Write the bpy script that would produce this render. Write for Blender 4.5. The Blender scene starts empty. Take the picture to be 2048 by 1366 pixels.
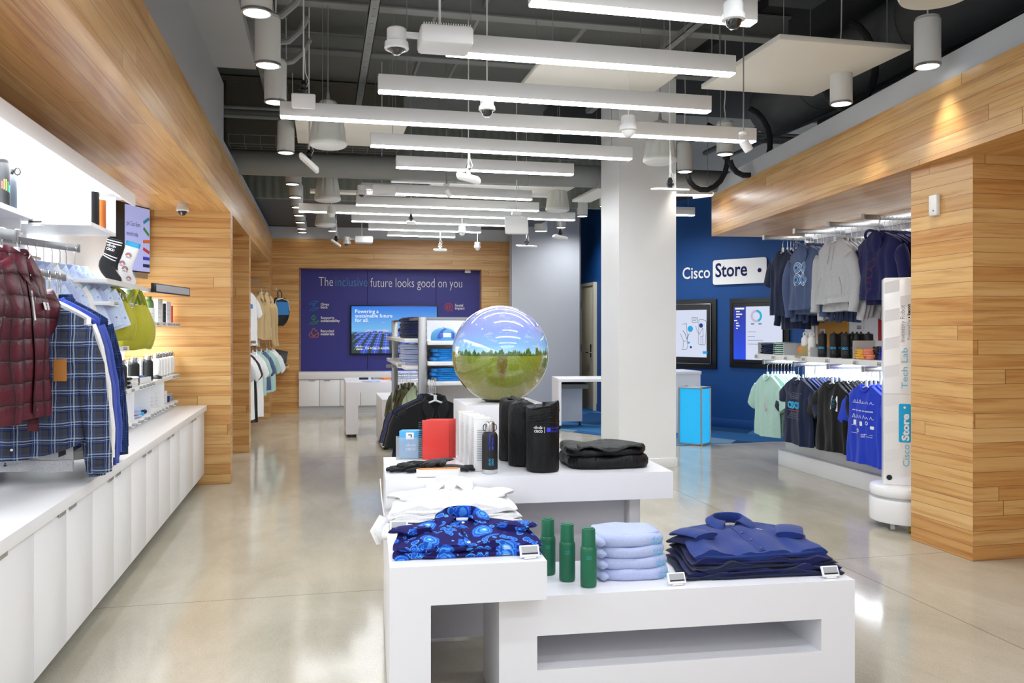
import bpy, math, random
from mathutils import Vector, Matrix
R = random.Random(7)
C = bpy.context.scene.collection
# ------------------------------------------------------------------ camera, world, exposure
FPX = 1700.0; YAW = math.atan(379/1700.0); HZ = 658.0; EYE = 1.38
sc = bpy.context.scene
cd = bpy.data.cameras.new('camera'); cam = bpy.data.objects.new('camera', cd); C.objects.link(cam)
cam.location = (0, 0, EYE); cam.rotation_euler = (math.pi/2, 0, -YAW)
cd.sensor_width = 36; cd.lens = 36*FPX/2048; cd.shift_y = -(683-HZ)/2048; cd.clip_start = .05
sc.camera = cam
w = bpy.data.worlds.new('world'); sc.world = w; w.use_nodes = True
w.node_tree.nodes['Background'].inputs[0].default_value = (.93, .96, 1, 1)
w.node_tree.nodes['Background'].inputs[1].default_value = 1.0      # soft fill added through the open side behind the viewer
sc.view_settings.view_transform = 'Standard'; sc.view_settings.look = 'None'
sc.view_settings.exposure = 0.0; sc.view_settings.gamma = 1
LED = 28.0        # ceiling bar strips
SHELF_LED = 6.0
def area(name, loc, sx, sy, power, rot=(0, 0, 0), col=(1, 1, 1)):
    l = bpy.data.lights.new(name, 'AREA'); l.shape = 'RECTANGLE'; l.size = sx; l.size_y = sy; l.energy = power; l.color = col
    o = bpy.data.objects.new(name, l); C.objects.link(o); o.location = loc; o.rotation_euler = rot; return o
# the left wall bay's lit header, the right bay's lit shelf, and unseen lamps added overhead as fill
area('header_light', (-1.42, 3.0, 2.17), .3, 5.6, 62, col=(.90, .95, 1))
area('bay_light', (4.68, 7.0, 1.06), .3, 2.4, 22, col=(.90, .96, 1))
area('bay_light', (4.86, 7.0, 2.40), .03, 2.6, 9, col=(.95, .97, 1))
area('shelf_light', (-1.5, 6.9, 1.64), .2, 1.9, 15, col=(.95, .99, 1))
area('shelf_light', (-1.5, 6.9, .965), .2, 1.9, 13, col=(.95, .99, 1))
area('shelf_light', (-1.5, 6.9, 1.40), .2, 1.9, 12, col=(.95, .99, 1))
for yy in (2.75, 1.4, 0, -1.4):
    area('overhead_fill', (1.4, yy, 2.9), 2.6, .12, 30, col=(.90, .94, 1))
for px, py, pz, pw in ((3.95, 12.9, 3.2, 120), (4.4, 10.6, 3.2, 120), (2.2, 12.6, 3.0, 60)):      # added spots with no fixture, brightening the door, carpet and far walls
    sl_ = bpy.data.lights.new('downlight', 'SPOT'); sl_.energy = pw; sl_.spot_size = math.radians(140); sl_.spot_blend = 1; sl_.shadow_soft_size = .06; sl_.color = (.93, .96, 1)  # shares its name with the pendant spots, but no pendant hangs here
    so_ = bpy.data.objects.new('downlight', sl_); C.objects.link(so_); so_.location = (px, py, pz)
def pixray(u, v):
    r = (u-1024)/FPX; s, c = math.sin(YAW), math.cos(YAW)
    return (r*c+s, -r*s+c, (HZ-v)/FPX)
def atZ(u, v, z):
    d = pixray(u, v); t = (z-EYE)/d[2]; return Vector((d[0]*t, d[1]*t, z))
def atY(u, v, y):
    d = pixray(u, v); t = y/d[1]; return Vector((d[0]*t, y, EYE+d[2]*t))
def atX(u, v, x):
    d = pixray(u, v); t = x/d[0]; return Vector((x, d[1]*t, EYE+d[2]*t))
def atD(u, v, f):
    d = pixray(u, v); return Vector((d[0]*f, d[1]*f, EYE+d[2]*f))
def onplane(u, v, p, dr):   # vertical plane through p along dr -> (distance along, z)
    d = pixray(u, v); n = (-dr[1], dr[0]); t = (n[0]*p[0]+n[1]*p[1])/(n[0]*d[0]+n[1]*d[1])
    x, y = d[0]*t-p[0], d[1]*t-p[1]; return (x*dr[0]+y*dr[1], EYE+d[2]*t)
# ------------------------------------------------------------------ object helpers
def put(name, data, parent=None, loc=(0, 0, 0), rz=0, rot=None):
    o = bpy.data.objects.new(name, data); C.objects.link(o)
    o.location = loc; o.rotation_euler = rot if rot else (0, 0, rz)
    if parent: o.parent = parent
    return o
def tag(o, label=None, cat=None, group=None, kind=None):
    if label: o['label'] = label
    if cat: o['category'] = cat
    if group: o['group'] = group
    if kind: o['kind'] = kind
    return o
def thing(name, label, cat, loc=(0, 0, 0), rz=0, group=None, rot=None):
    return tag(put(name, None, None, loc, rz, rot), label, cat, group)
def dup(root, loc, rz=None, label=None, group=None, mats=None, scale=None, rot=None):
    r = root.copy(); C.objects.link(r); r.location = loc
    if rz is not None: r.rotation_euler = (0, 0, rz)
    if rot is not None: r.rotation_euler = rot
    if label: r['label'] = label
    if group: r['group'] = group
    if scale: r.scale = scale
    def sw(o):
        if mats and o.type == 'MESH':
            for s in o.material_slots:
                if s.material and s.material.name in mats:
                    m = mats[s.material.name]; s.link = 'OBJECT'; s.material = m
    sw(r)
    for ch in list(root.children):
        c = ch.copy(); C.objects.link(c); c.parent = r; sw(c)
        for g in list(ch.children):
            d = g.copy(); C.objects.link(d); d.parent = c; sw(d)
    return r
class MB:
    def __init__(s): s.v = []; s.f = []; s.m = []; s.cur = 0; s.bev = False
    def add(s, vs, fs, M=None):
        b = len(s.v)
        s.v += [tuple(M @ Vector(p)) for p in vs] if M is not None else [tuple(p) for p in vs]
        s.f += [tuple(b+i for i in f) for f in fs]; s.m += [s.cur]*len(fs); return s
    def box(s, x0, x1, y0, y1, z0, z1, bev=0, M=None):
        if bev <= 0:
            vs = [(x, y, z) for x in (x0, x1) for y in (y0, y1) for z in (z0, z1)]
            return s.add(vs, [(0, 1, 3, 2), (4, 6, 7, 5), (0, 4, 5, 1), (2, 3, 7, 6), (0, 2, 6, 4), (1, 5, 7, 3)], M)
        import bmesh; s.bev = True
        bm = bmesh.new(); bmesh.ops.create_cube(bm, size=1)
        for v in bm.verts: v.co = Vector(((x0+x1)/2+v.co.x*(x1-x0), (y0+y1)/2+v.co.y*(y1-y0), (z0+z1)/2+v.co.z*(z1-z0)))
        bmesh.ops.bevel(bm, geom=bm.edges[:], offset=bev, segments=2, affect='EDGES', profile=.5)
        bm.verts.index_update(); vs = [v.co[:] for v in bm.verts]; fs = [tuple(v.index for v in f.verts) for f in bm.faces]
        bm.free(); return s.add(vs, fs, M)
    def prism(s, pts, z0, z1, M=None):      # plan polygon (counter-clockwise)
        n = len(pts); vs = [(p[0], p[1], z0) for p in pts]+[(p[0], p[1], z1) for p in pts]
        fs = [tuple(range(n))[::-1], tuple(range(n, 2*n))]+[(i, (i+1) % n, n+(i+1) % n, n+i) for i in range(n)]
        return s.add(vs, fs, M)
    def lathe(s, prof, n=24, M=None, cap=True, sx=1, sy=1):
        vs = []; fs = []
        for r, z in prof:
            for k in range(n):
                a = 2*math.pi*k/n; vs.append((r*sx*math.cos(a), r*sy*math.sin(a), z))
        for i in range(len(prof)-1):
            for k in range(n):
                fs.append((i*n+k, i*n+(k+1) % n, (i+1)*n+(k+1) % n, (i+1)*n+k))
        if cap: fs.append(tuple(range(n))[::-1]); fs.append(tuple((len(prof)-1)*n+k for k in range(n)))
        return s.add(vs, fs, M)
    def tube(s, pts, r, n=8, ry=None, up=(0, 0, 1), closed=False):
        pts = [Vector(p) for p in pts]; m = len(pts); rr = r if isinstance(r, (list, tuple)) else [r]*m
        ry = rr if ry is None else (ry if isinstance(ry, (list, tuple)) else [ry]*m)
        vs = []; fs = []; prev = None
        for i, p in enumerate(pts):
            if closed: t = pts[(i+1) % m]-pts[i-1]
            else: t = pts[min(i+1, m-1)]-pts[max(i-1, 0)]
            t.normalize()
            if prev is None:
                a = Vector(up)
                if abs(a.dot(t)) > .95: a = Vector((0, 1, 0)) if abs(t.y) < .9 else Vector((1, 0, 0))
                prev = (a-t*a.dot(t)).normalized()
            else: prev = (prev-t*prev.dot(t)).normalized()
            q = t.cross(prev)
            for k in range(n):
                an = 2*math.pi*k/n; vs.append(tuple(p+q*rr[i]*math.cos(an)+prev*ry[i]*math.sin(an)))
        for i in range(m if closed else m-1):
            j = (i+1) % m
            for k in range(n): fs.append((i*n+k, i*n+(k+1) % n, j*n+(k+1) % n, j*n+k))
        if not closed: fs.append(tuple(range(n))[::-1]); fs.append(tuple((m-1)*n+k for k in range(n)))
        return s.add(vs, fs)
    def cyl(s, p0, p1, r, n=12): return s.tube([p0, p1], r, n)
    def grid(s, P, nu, nv, wrapu=False, M=None):
        vs = [P(i, j) for j in range(nv) for i in range(nu)]; fs = []
        for j in range(nv-1):
            for i in range(nu if wrapu else nu-1):
                k = (i+1) % nu; fs.append((j*nu+i, j*nu+k, (j+1)*nu+k, (j+1)*nu+i))
        return s.add(vs, fs, M)
    def mesh(s, name, mats, smooth=40):
        me = bpy.data.meshes.new(name); me.from_pydata(s.v, [], s.f); me.update()
        for m in (mats if isinstance(mats, (list, tuple)) else [mats]): me.materials.append(m)
        if any(s.m): me.polygons.foreach_set('material_index', s.m)
        import bmesh
        bm = bmesh.new(); bm.from_mesh(me); bmesh.ops.recalc_face_normals(bm, faces=bm.faces[:]); bm.to_mesh(me); bm.free()
        if smooth:
            me.shade_smooth(); me.set_sharp_from_angle(angle=math.radians(min(smooth, 24) if s.bev else smooth))
        return me
    def obj(s, name, mats, parent=None, label=None, loc=(0, 0, 0), rz=0, rot=None, smooth=40):
        o = put(name, s.mesh(name, mats, smooth), parent, loc, rz, rot)
        if label: o['label'] = label
        return o
    def solo(s, name, mats, label, cat, loc=(0, 0, 0), rz=0, group=None, rot=None, smooth=40):
        return tag(s.obj(name, mats, None, None, loc, rz, rot, smooth), label, cat, group)
def struct(name, mb, mats, loc=(0, 0, 0), rz=0, smooth=30):
    return tag(mb.obj(name, mats, None, None, loc, rz, smooth=smooth), kind='structure')
def bx(*a, **k): return MB().box(*a, **k)
ORD = ['first', 'second', 'third', 'fourth', 'fifth', 'sixth', 'seventh', 'eighth', 'ninth', 'tenth', 'eleventh', 'twelfth']
# ------------------------------------------------------------------ lettering
_tc = {}
def glyphs(s, bold=0.0):
    k = (s, bold)
    if k not in _tc:
        cu = bpy.data.curves.new('lettering', 'FONT'); cu.body = s; cu.size = 1; cu.offset = bold; cu.resolution_u = 3
        o = bpy.data.objects.new('lettering', cu); C.objects.link(o)
        me = o.evaluated_get(bpy.context.evaluated_depsgraph_get()).to_mesh() if False else None
        dg = bpy.context.evaluated_depsgraph_get(); dg.update(); e = o.evaluated_get(dg); me = e.to_mesh()
        vs = [(v.co.x, v.co.y) for v in me.vertices]; fs = [tuple(p.vertices) for p in me.polygons]
        e.to_mesh_clear(); bpy.data.objects.remove(o); bpy.data.curves.remove(cu)
        x0 = min(v[0] for v in vs); x1 = max(v[0] for v in vs)
        _tc[k] = ([(v[0]-x0, v[1]) for v in vs], fs, x1-x0)
    return _tc[k]
def write(mb, s, o, right, up, size=None, width=None, align='L', bold=0.0):
    vs, fs, w_ = glyphs(s, bold); right = Vector(right); up = Vector(up)
    sx = width/w_ if width else size; sy = size if size else sx
    off = {'L': 0, 'C': -w_/2, 'R': -w_}[align]
    mb.add([tuple(Vector(o)+right*((x+off)*sx)+up*(y*sy)) for x, y in vs], fs); return mb
LB = [.30, .55, 1, .55, .30, .55, 1, .55, .30]
def logo(mb, o, right, up, w_, txt=True):       # bridge bars over the word, centred on o
    right = Vector(right); up = Vector(up); o = Vector(o); p = w_/9; bw = p*.42
    for i, h in enumerate(LB):
        cx = (i-4)*p; hh = h*w_*.30; zc = w_*.20 if h < 1 else w_*.24
        z0 = zc-hh/2; pts = []
        for k in range(8):
            a = math.pi*k/7; pts.append((cx+bw/2*math.cos(a), z0+hh+bw/2*math.sin(a)))
        for k in range(8):
            a = math.pi+math.pi*k/7; pts.append((cx+bw/2*math.cos(a), z0+bw/2*math.sin(a)))
        mb.add([tuple(o+right*x+up*y) for x, y in pts], [tuple(range(16))])
    if txt: write(mb, 'CISCO', o-up*(w_*.26), right, up, size=w_*.33, width=w_*.86, align='C', bold=.02)
    return mb
def disc(mb, c, right, up, r, n=20, r0=0, a0=0, a1=2*math.pi):
    c = Vector(c); right = Vector(right); up = Vector(up)
    P = lambda rr, a: tuple(c+right*rr*math.cos(a)+up*rr*math.sin(a))
    if r0 <= 0: mb.add([P(r, 2*math.pi*k/n) for k in range(n)], [tuple(range(n))])
    else:
        vs = []; fs = []
        for k in range(n+1):
            a = a0+(a1-a0)*k/n; vs += [P(r0, a), P(r, a)]
        for k in range(n): fs.append((2*k, 2*k+1, 2*k+3, 2*k+2))
        mb.add(vs, fs)
    return mb
def rect(mb, o, right, up, x0, x1, y0, y1):
    o = Vector(o); right = Vector(right); up = Vector(up)
    return mb.add([tuple(o+right*x+up*y) for x, y in ((x0, y0), (x1, y0), (x1, y1), (x0, y1))], [(0, 1, 2, 3)])
def rrect(mb, o, right, up, x0, x1, y0, y1, r, n=5):
    o = Vector(o); right = Vector(right); up = Vector(up); pts = []
    for cx, cy, a0 in ((x1-r, y1-r, 0), (x0+r, y1-r, 90), (x0+r, y0+r, 180), (x1-r, y0+r, 270)):
        for k in range(n+1):
            a = math.radians(a0+90*k/n); pts.append((cx+r*math.cos(a), cy+r*math.sin(a)))
    return mb.add([tuple(o+right*x+up*y) for x, y in pts], [tuple(range(len(pts)))])
def stroke(mb, o, right, up, pts, wd):
    o = Vector(o); right = Vector(right); up = Vector(up)
    for (x0, y0), (x1, y1) in zip(pts, pts[1:]):
        dx, dy = x1-x0, y1-y0; l = math.hypot(dx, dy) or 1; nx, ny = -dy/l*wd/2, dx/l*wd/2; ex, ey = dx/l*wd/3, dy/l*wd/3
        mb.add([tuple(o+right*x+up*y) for x, y in ((x0+nx-ex, y0+ny-ey), (x0-nx-ex, y0-ny-ey), (x1-nx+ex, y1-ny+ey), (x1+nx+ex, y1+ny+ey))], [(0, 1, 2, 3)])
    return mb
# ------------------------------------------------------------------ materials
def lin(c):
    if isinstance(c, str):
        c = [int(c[i:i+2], 16)/255 for i in (0, 2, 4)]; return tuple(x/12.92 if x <= .04045 else ((x+.055)/1.055)**2.4 for x in c)+(1,)
    return tuple(c)[:3]+(1,)
class NT:
    def __init__(s, name, rough=.5, metal=0, spec=.5, coat=0, coatr=.1):
        s.m = bpy.data.materials.new(name); s.m.use_nodes = True; s.t = s.m.node_tree; s.n = s.t.nodes; s.b = s.n['Principled BSDF']
        s.b.inputs['Roughness'].default_value = rough; s.b.inputs['Metallic'].default_value = metal
        s.b.inputs['Specular IOR Level'].default_value = spec
        if coat: s.b.inputs['Coat Weight'].default_value = coat; s.b.inputs['Coat Roughness'].default_value = coatr
        s.co = None
    def link(s, a, b): s.t.links.new(a, b)
    def setv(s, sock, v):
        if hasattr(v, 'is_linked') or isinstance(v, bpy.types.NodeSocket): s.link(v, sock)
        else: sock.default_value = v
    def obj(s):
        if s.co is None: s.co = s.n.new('ShaderNodeTexCoord').outputs['Object']
        return s.co
    def sep(s, v=None):
        n = s.n.new('ShaderNodeSeparateXYZ'); s.link(v if v else s.obj(), n.inputs[0]); return n.outputs
    def comb(s, x, y, z):
        n = s.n.new('ShaderNodeCombineXYZ')
        for i, a in enumerate((x, y, z)): s.setv(n.inputs[i], a)
        return n.outputs[0]
    def math(s, op, a, b=0.0, c=None):
        n = s.n.new('ShaderNodeMath'); n.operation = op; s.setv(n.inputs[0], a); s.setv(n.inputs[1], b)
        if c is not None: s.setv(n.inputs[2], c)
        return n.outputs[0]
    def mix(s, f, a, b, mode='MIX'):
        n = s.n.new('ShaderNodeMix'); n.data_type = 'RGBA'; n.blend_type = mode
        s.setv(n.inputs[0], f); s.setv(n.inputs[6], a); s.setv(n.inputs[7], b); return n.outputs[2]
    def fmix(s, f, a, b):
        n = s.n.new('ShaderNodeMix'); s.setv(n.inputs[0], f); s.setv(n.inputs[2], a); s.setv(n.inputs[3], b); return n.outputs[0]
    def noise(s, scale, vec=None, detail=3, rough=.55, dist=0):
        n = s.n.new('ShaderNodeTexNoise'); s.link(vec if vec else s.obj(), n.inputs['Vector'])
        n.inputs['Scale'].default_value = scale; n.inputs['Detail'].default_value = detail; n.inputs['Roughness'].default_value = rough
        n.inputs['Distortion'].default_value = dist; return n.outputs
    def vor(s, scale, vec=None, feat='F1'):
        n = s.n.new('ShaderNodeTexVoronoi'); n.feature = feat; s.link(vec if vec else s.obj(), n.inputs['Vector']); n.inputs['Scale'].default_value = scale; return n.outputs
    def white(s, v):
        n = s.n.new('ShaderNodeTexWhiteNoise'); n.noise_dimensions = '3D'; s.link(v, n.inputs['Vector']); return n.outputs[0]
    def scl(s, x, y, z, v=None):
        n = s.n.new('ShaderNodeMapping'); n.inputs['Scale'].default_value = (x, y, z); s.link(v if v else s.obj(), n.inputs[0]); return n.outputs[0]
    def ramp(s, f, stops, const=False):
        n = s.n.new('ShaderNodeValToRGB'); e = n.color_ramp
        if const: e.interpolation = 'CONSTANT'
        e.elements[0].position = stops[0][0]; e.elements[0].color = lin(stops[0][1]); e.elements[1].position = stops[1][0]; e.elements[1].color = lin(stops[1][1])
        for p, c in stops[2:]: k = e.elements.new(p); k.color = lin(c)
        s.link(f, n.inputs[0]); return n.outputs[0]
    def color(s, c): s.setv(s.b.inputs['Base Color'], c if isinstance(c, bpy.types.NodeSocket) else lin(c)); return s
    def bump(s, h, st=.3, dist=.01):
        n = s.n.new('ShaderNodeBump'); n.inputs['Strength'].default_value = st; n.inputs['Distance'].default_value = dist
        s.link(h, n.inputs['Height']); s.link(n.outputs[0], s.b.inputs['Normal']); return s
    def emit(s, c, st): s.setv(s.b.inputs['Emission Color'], c if isinstance(c, bpy.types.NodeSocket) else lin(c)); s.b.inputs['Emission Strength'].default_value = st; return s
def plain(name, c, rough=.5, metal=0, spec=.5, coat=0, var=.04):
    t = NT(name, rough, metal, spec, coat)
    n = t.noise(3.0)[0]; base = lin(c); dark = tuple(x*(1-var*2) for x in base[:3])+(1,)
    t.color(t.mix(n, base, dark)); return t.m
def fabric(name, c, heather=0, rough=.85, scale=220, sheen=.15, st=.25):
    t = NT(name, rough, 0, .25); base = lin(c)
    n = t.noise(scale, detail=2)[0]; w2 = t.noise(9, detail=4)[0]
    hi = tuple(min(1, x*(1+.25+heather*2)+heather*.06) for x in base[:3])+(1,); lo = tuple(x*(.82-heather*.5) for x in base[:3])+(1,)
    t.color(t.mix(t.math('MULTIPLY', n, 1.0), lo, hi))
    t.b.inputs['Sheen Weight'].default_value = sheen; t.b.inputs['Sheen Roughness'].default_value = .5
    t.bump(t.math('ADD', t.math('MULTIPLY', n, .15), w2), st, .012); return t.m
def led(name, c, st):
    t = NT(name, .4); t.color((.8, .8, .8)); t.emit(c, st); return t.m
MT = {}
def wood_mat():
    t = NT('cedar_boards', .34, 0, .4, .12, .25)
    x, y, z = t.sep()[:3]
    g = t.n.new('ShaderNodeNewGeometry'); nx, ny, nz = t.sep(g.outputs['Normal'])[:3]
    fz = t.math('GREATER_THAN', t.math('ABSOLUTE', nz), .6); fy = t.math('GREATER_THAN', t.math('ABSOLUTE', ny), .6)
    st = t.fmix(fz, z, x)                       # boards stack upwards on walls, sideways overhead
    gr = t.fmix(fy, y, x)
    q = t.math('DIVIDE', st, .0875); row = t.math('FLOOR', q); fr = t.math('FRACT', q)
    rr = t.white(t.comb(row, fy, 1.7))
    seg = t.math('FLOOR', t.math('ADD', t.math('DIVIDE', gr, 5.3), t.math('MULTIPLY', rr, 9)))
    segf = t.math('FRACT', t.math('ADD', t.math('DIVIDE', gr, 5.3), t.math('MULTIPLY', rr, 9)))
    rnd = t.white(t.comb(row, seg, t.math('MULTIPLY', fy, 3.3)))
    v = t.comb(t.math('MULTIPLY', gr, .8), t.math('MULTIPLY', st, 17), t.math('MULTIPLY', rnd, 40))
    n1 = t.noise(1.6, v, 5, .6, .6)[0]; n2 = t.noise(9, v, 3, .6, .2)[0]
    col = t.ramp(t.math('ADD', t.math('MULTIPLY', rnd, .34), t.math('MULTIPLY', n1, .62)), [(.15, 'C08548'), (.9, 'F0D09A'), (.38, 'D29E5E'), (.6, 'E0B474')])
    streak = t.ramp(n1, [(.28, 'B07A48'), (.5, 'FFFFFF')])
    col = t.mix(.4, col, streak, 'MULTIPLY')
    col = t.mix(t.math('MULTIPLY', n2, .16), col, lin('7E4A20'))
    gap = t.math('LESS_THAN', fr, .024)
    joint = t.math('LESS_THAN', segf, .0007)
    col = t.mix(t.math('MAXIMUM', gap, joint), col, lin('6B4425'))
    t.color(col); t.link(t.fmix(n2, .28, .42), t.b.inputs['Roughness']); return t.m
def concrete_mat():
    t = NT('polished_concrete', .12, 0, .5)
    n1 = t.noise(.55, detail=6, rough=.6)[0]; n2 = t.noise(140, detail=2, rough=.7)[0]; n3 = t.noise(2.6, t.scl(1, .35, 1), detail=6, rough=.65, dist=.6)[0]; v = t.vor(190)[0]
    col = t.ramp(t.fmix(.5, n1, n3), [(.3, 'A49E8E'), (.72, 'CFCBBF'), (.52, 'BBB5A5')])
    col = t.mix(t.math('MULTIPLY', t.math('LESS_THAN', v, .3), .22), col, lin('7C7462'))
    col = t.mix(t.math('MULTIPLY', t.math('GREATER_THAN', n2, .6), .35), col, lin('D9D3C4'))
    x, y, z = t.sep()[:3]
    m = None
    for ax, val in JOINTS:
        c = t.math('LESS_THAN', t.math('ABSOLUTE', t.math('SUBTRACT', x if ax == 'x' else y, val)), .0032)
        m = c if m is None else t.math('MAXIMUM', m, c)
    col = t.mix(t.math('MULTIPLY', m, .6), col, lin('5A5344')); t.color(col)
    t.link(t.fmix(n3, .04, .15), t.b.inputs['Roughness']); t.bump(n2, .05, .002); return t.m
JOINTS = [('y', (atZ(480, 1194, 0).y+atZ(1800, 1114, 0).y)/2), ('x', atZ(1804, 1187, 0).x), ('y', 9.3)]
MT['wood'] = wood_mat(); MT['floor'] = concrete_mat()
MT['white'] = plain('white_laminate', 'F2F2F4', .32, var=.01); MT['table'] = plain('table_white_laminate', 'EDEDF2', .28, var=.012)
MT['panel'] = plain('white_panel', 'F4F5F6', .5, var=.01)
MT['grey'] = plain('grey_paint', 'B4B6BA', .7, var=.03); MT['lgrey'] = plain('light_grey_paint', 'CDD0D4', .6, var=.015)
MT['colpaint'] = plain('column_paint', 'FAFBFB', .4, var=.01)
MT['fascia'] = plain('fascia_grey', 'A8A9AB', .7, var=.03); MT['deck'] = plain('deck_grey', '7E807D', .8, var=.08)
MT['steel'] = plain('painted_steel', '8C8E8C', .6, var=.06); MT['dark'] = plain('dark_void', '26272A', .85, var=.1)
MT['dgrey'] = plain('dark_bulkhead', '55585A', .8, var=.05); MT['taupe'] = plain('taupe_panel', '6B665C', .8, var=.05)
MT['fixture'] = plain('fixture_white', 'E9E9E8', .4, var=.015); MT['pendant'] = plain('pendant_white', 'D9D9D5', .5, var=.02)
MT['speaker'] = plain('speaker_shell', 'CFD0C8', .5, var=.03)
MT['black'] = plain('black_plastic', '0F1013', .4, var=.05); MT['matteblack'] = plain('matte_black', '101114', .55, var=.05)
MT['chrome'] = plain('brushed_steel', 'C9CACC', .25, 1, var=.05); MT['alu'] = plain('brushed_aluminium', 'A9AAAB', .35, 1, var=.04)
MT['dome'] = plain('smoked_dome', '101418', .05, coat=1); MT['lens'] = plain('lens_glass', '0B0D14', .05, coat=1)
MT['blue'] = plain('deep_blue_paint', '064A8E', .6, var=.05); MT['navywall'] = plain('violet_blue_panel', '34358C', .5, var=.04)
MT['led'] = led('led_strip', (.94, .97, 1), LED); MT['down'] = led('downlight_reflector', (1, .97, .92), 5.0)
MT['sled'] = led('shelf_led', (.95, .99, 1), SHELF_LED)
MT['beige'] = plain('beige_door', 'CFC8B0', .5, var=.02)
MT['acoustic'] = plain('acoustic_panel', 'E7E4DA', .8, var=.02)
def clear_mat():
    t = NT('clear_plastic', .08, 0, .5); t.color((.92, .95, .97)); t.b.inputs['Transmission Weight'].default_value = .8; t.b.inputs['IOR'].default_value = 1.2; return t.m
MT['clear'] = clear_mat(); MT['hangerwhite'] = plain('clear_hanger', 'DDE3E8', .15, var=.02)
def flat(name, c, st): return led(name, lin(c)[:3], st)
MT['price'] = plain('price_tag_white', 'F0F0F0', .5); MT['eink'] = plain('price_tag_screen', 'A9ABB0', .4); MT['ink'] = plain('ink_black', '101010', .5)
MT['inkw'] = plain('ink_white', 'F5F5F5', .6, var=.005); MT['inkb'] = plain('ink_blue', '2C7FC4', .6); MT['inkr'] = plain('ink_red', 'D2453A', .6)
MT['inkcy'] = plain('ink_cyan', '35B5E8', .6); MT['inkgr'] = plain('ink_grey', '8C939C', .6); MT['inkor'] = plain('ink_orange', 'E9823A', .6); MT['inkgn'] = plain('ink_green', '3FA553', .6)
MT['inkv'] = plain('ink_violet', '3C46E0', .5)
# ================================================================== THE SETTING
W = MT['wood']
struct('floor', bx(-3.2, 7.5, -3, 17, -.1, 0), MT['floor'])
# blue carpet area beyond the column
def carpet_mat():
    t = NT('blue_carpet', .95, 0, .1); x, y, z = t.sep()[:3]
    a = t.math('FLOOR', t.math('MULTIPLY', t.math('ADD', x, t.math('MULTIPLY', y, .6)), 1.3)); b = t.math('FLOOR', t.math('MULTIPLY', t.math('SUBTRACT', x, t.math('MULTIPLY', y, .8)), 1.1))
    r = t.white(t.comb(a, b, 0)); c = t.ramp(r, [(0, '20466E'), (1, '5B8FB8'), (.35, '2E5F92'), (.6, '3E78AC'), (.85, '6F8FA8')], True)
    c = t.mix(t.math('MULTIPLY', t.noise(300)[0], .3), c, lin('1C2F4A')); t.color(c); return t.m
p = [atZ(1100, 859, 0), atZ(1198, 871, 0), atZ(1360, 892, 0), atZ(1545, 883, 0)]
struct('floor_carpet', MB().prism([(v.x, v.y) for v in p]+[(7, 9), (7, 16.5), (p[0].x-.2, 16.5)], .0, .008), carpet_mat())
struct('ceiling', bx(-3.2, 7.5, -3, 17, 4.15, 4.3), MT['deck'])
# left side: white display bay, wooden piers, wooden soffit, painted fascia
struct('wall_left', bx(-1.8, -1.68, -2.5, 7.95, 0, 2.42), MT['panel'])
for y0, y1 in ((7.95, 8.12), (9.91, 10.12), (13.6, 14.9)):
    struct('wall_left_pier', bx(-1.9, -.80, y0, y1, 0, 2.42), W)
struct('wall_left_niche', bx(-1.9, -1.8, 7.95, 14.9, 0, 2.42), W)
struct('ceiling_soffit_left', bx(-1.9, -.80, -2.5, 14.9, 2.42, 2.88), W)
yb = atX(448, 300, -.80).y
struct('trim_1', bx(-1.9, -.803, -2.5, yb, 2.88, 3.42), MT['fascia'])
struct('trim_2', bx(-1.9, -.803, yb, 14.9, 2.88, 2.95), MT['fascia'])
struct('trim_3', bx(-.803, -.50, -2.5, yb-.6, 3.38, 3.46), MT['fascia'])
struct('wall_left_upper', bx(-2.2, -1.85, -2.5, 15, 2.9, 4.15), MT['dgrey'])
# back wall: wood frame round a violet-blue recessed panel
BWP = (-.80, 14.40); ba = -math.radians(4.5); BWD = (math.cos(ba), math.sin(ba))
def bw(u, v): return onplane(u, v, BWP, BWD)
xl = bw(598, 650)[0]; xr = bw(963, 650)[0]; xe = bw(1027.5, 650)[0]; zt = 2.385; zc = bw(690, 742)[1]
struct('wall_back', MB().box(-.1, xl, 0, .3, 0, 2.86).box(xr, xe, 0, .45, 0, 2.86).box(xl, xr, 0, .45, zt, 2.86), W, BWP+(0,), ba)
struct('wall_back_panel', bx(xl, xr, .30, .36, 0, zt), MT['navywall'], BWP+(0,), ba)
struct('wall_back_fascia', bx(-.1, xe+.02, .02, .12, 2.86, 3.06), MT['lgrey'], BWP+(0,), ba)
struct('wall_back_bulkhead', bx(-1.9, 3.4, 11.4, 14.3, 3.06, 3.2), MT['dgrey'])
def corr_mat():
    t = NT('ribbed_panel', .8); x = t.sep()[0]; s = t.math('SINE', t.math('MULTIPLY', x, 60)); t.color(t.mix(t.math('MULTIPLY', t.math('ADD', s, 1), .18), lin('7E8278'), lin('5C5F57'))); t.bump(s, .3, .01); return t.m
struct('wall_back_upper', bx(-1.9, 3.9, 11.3, 11.4, 3.06, 4.15), corr_mat())
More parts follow.
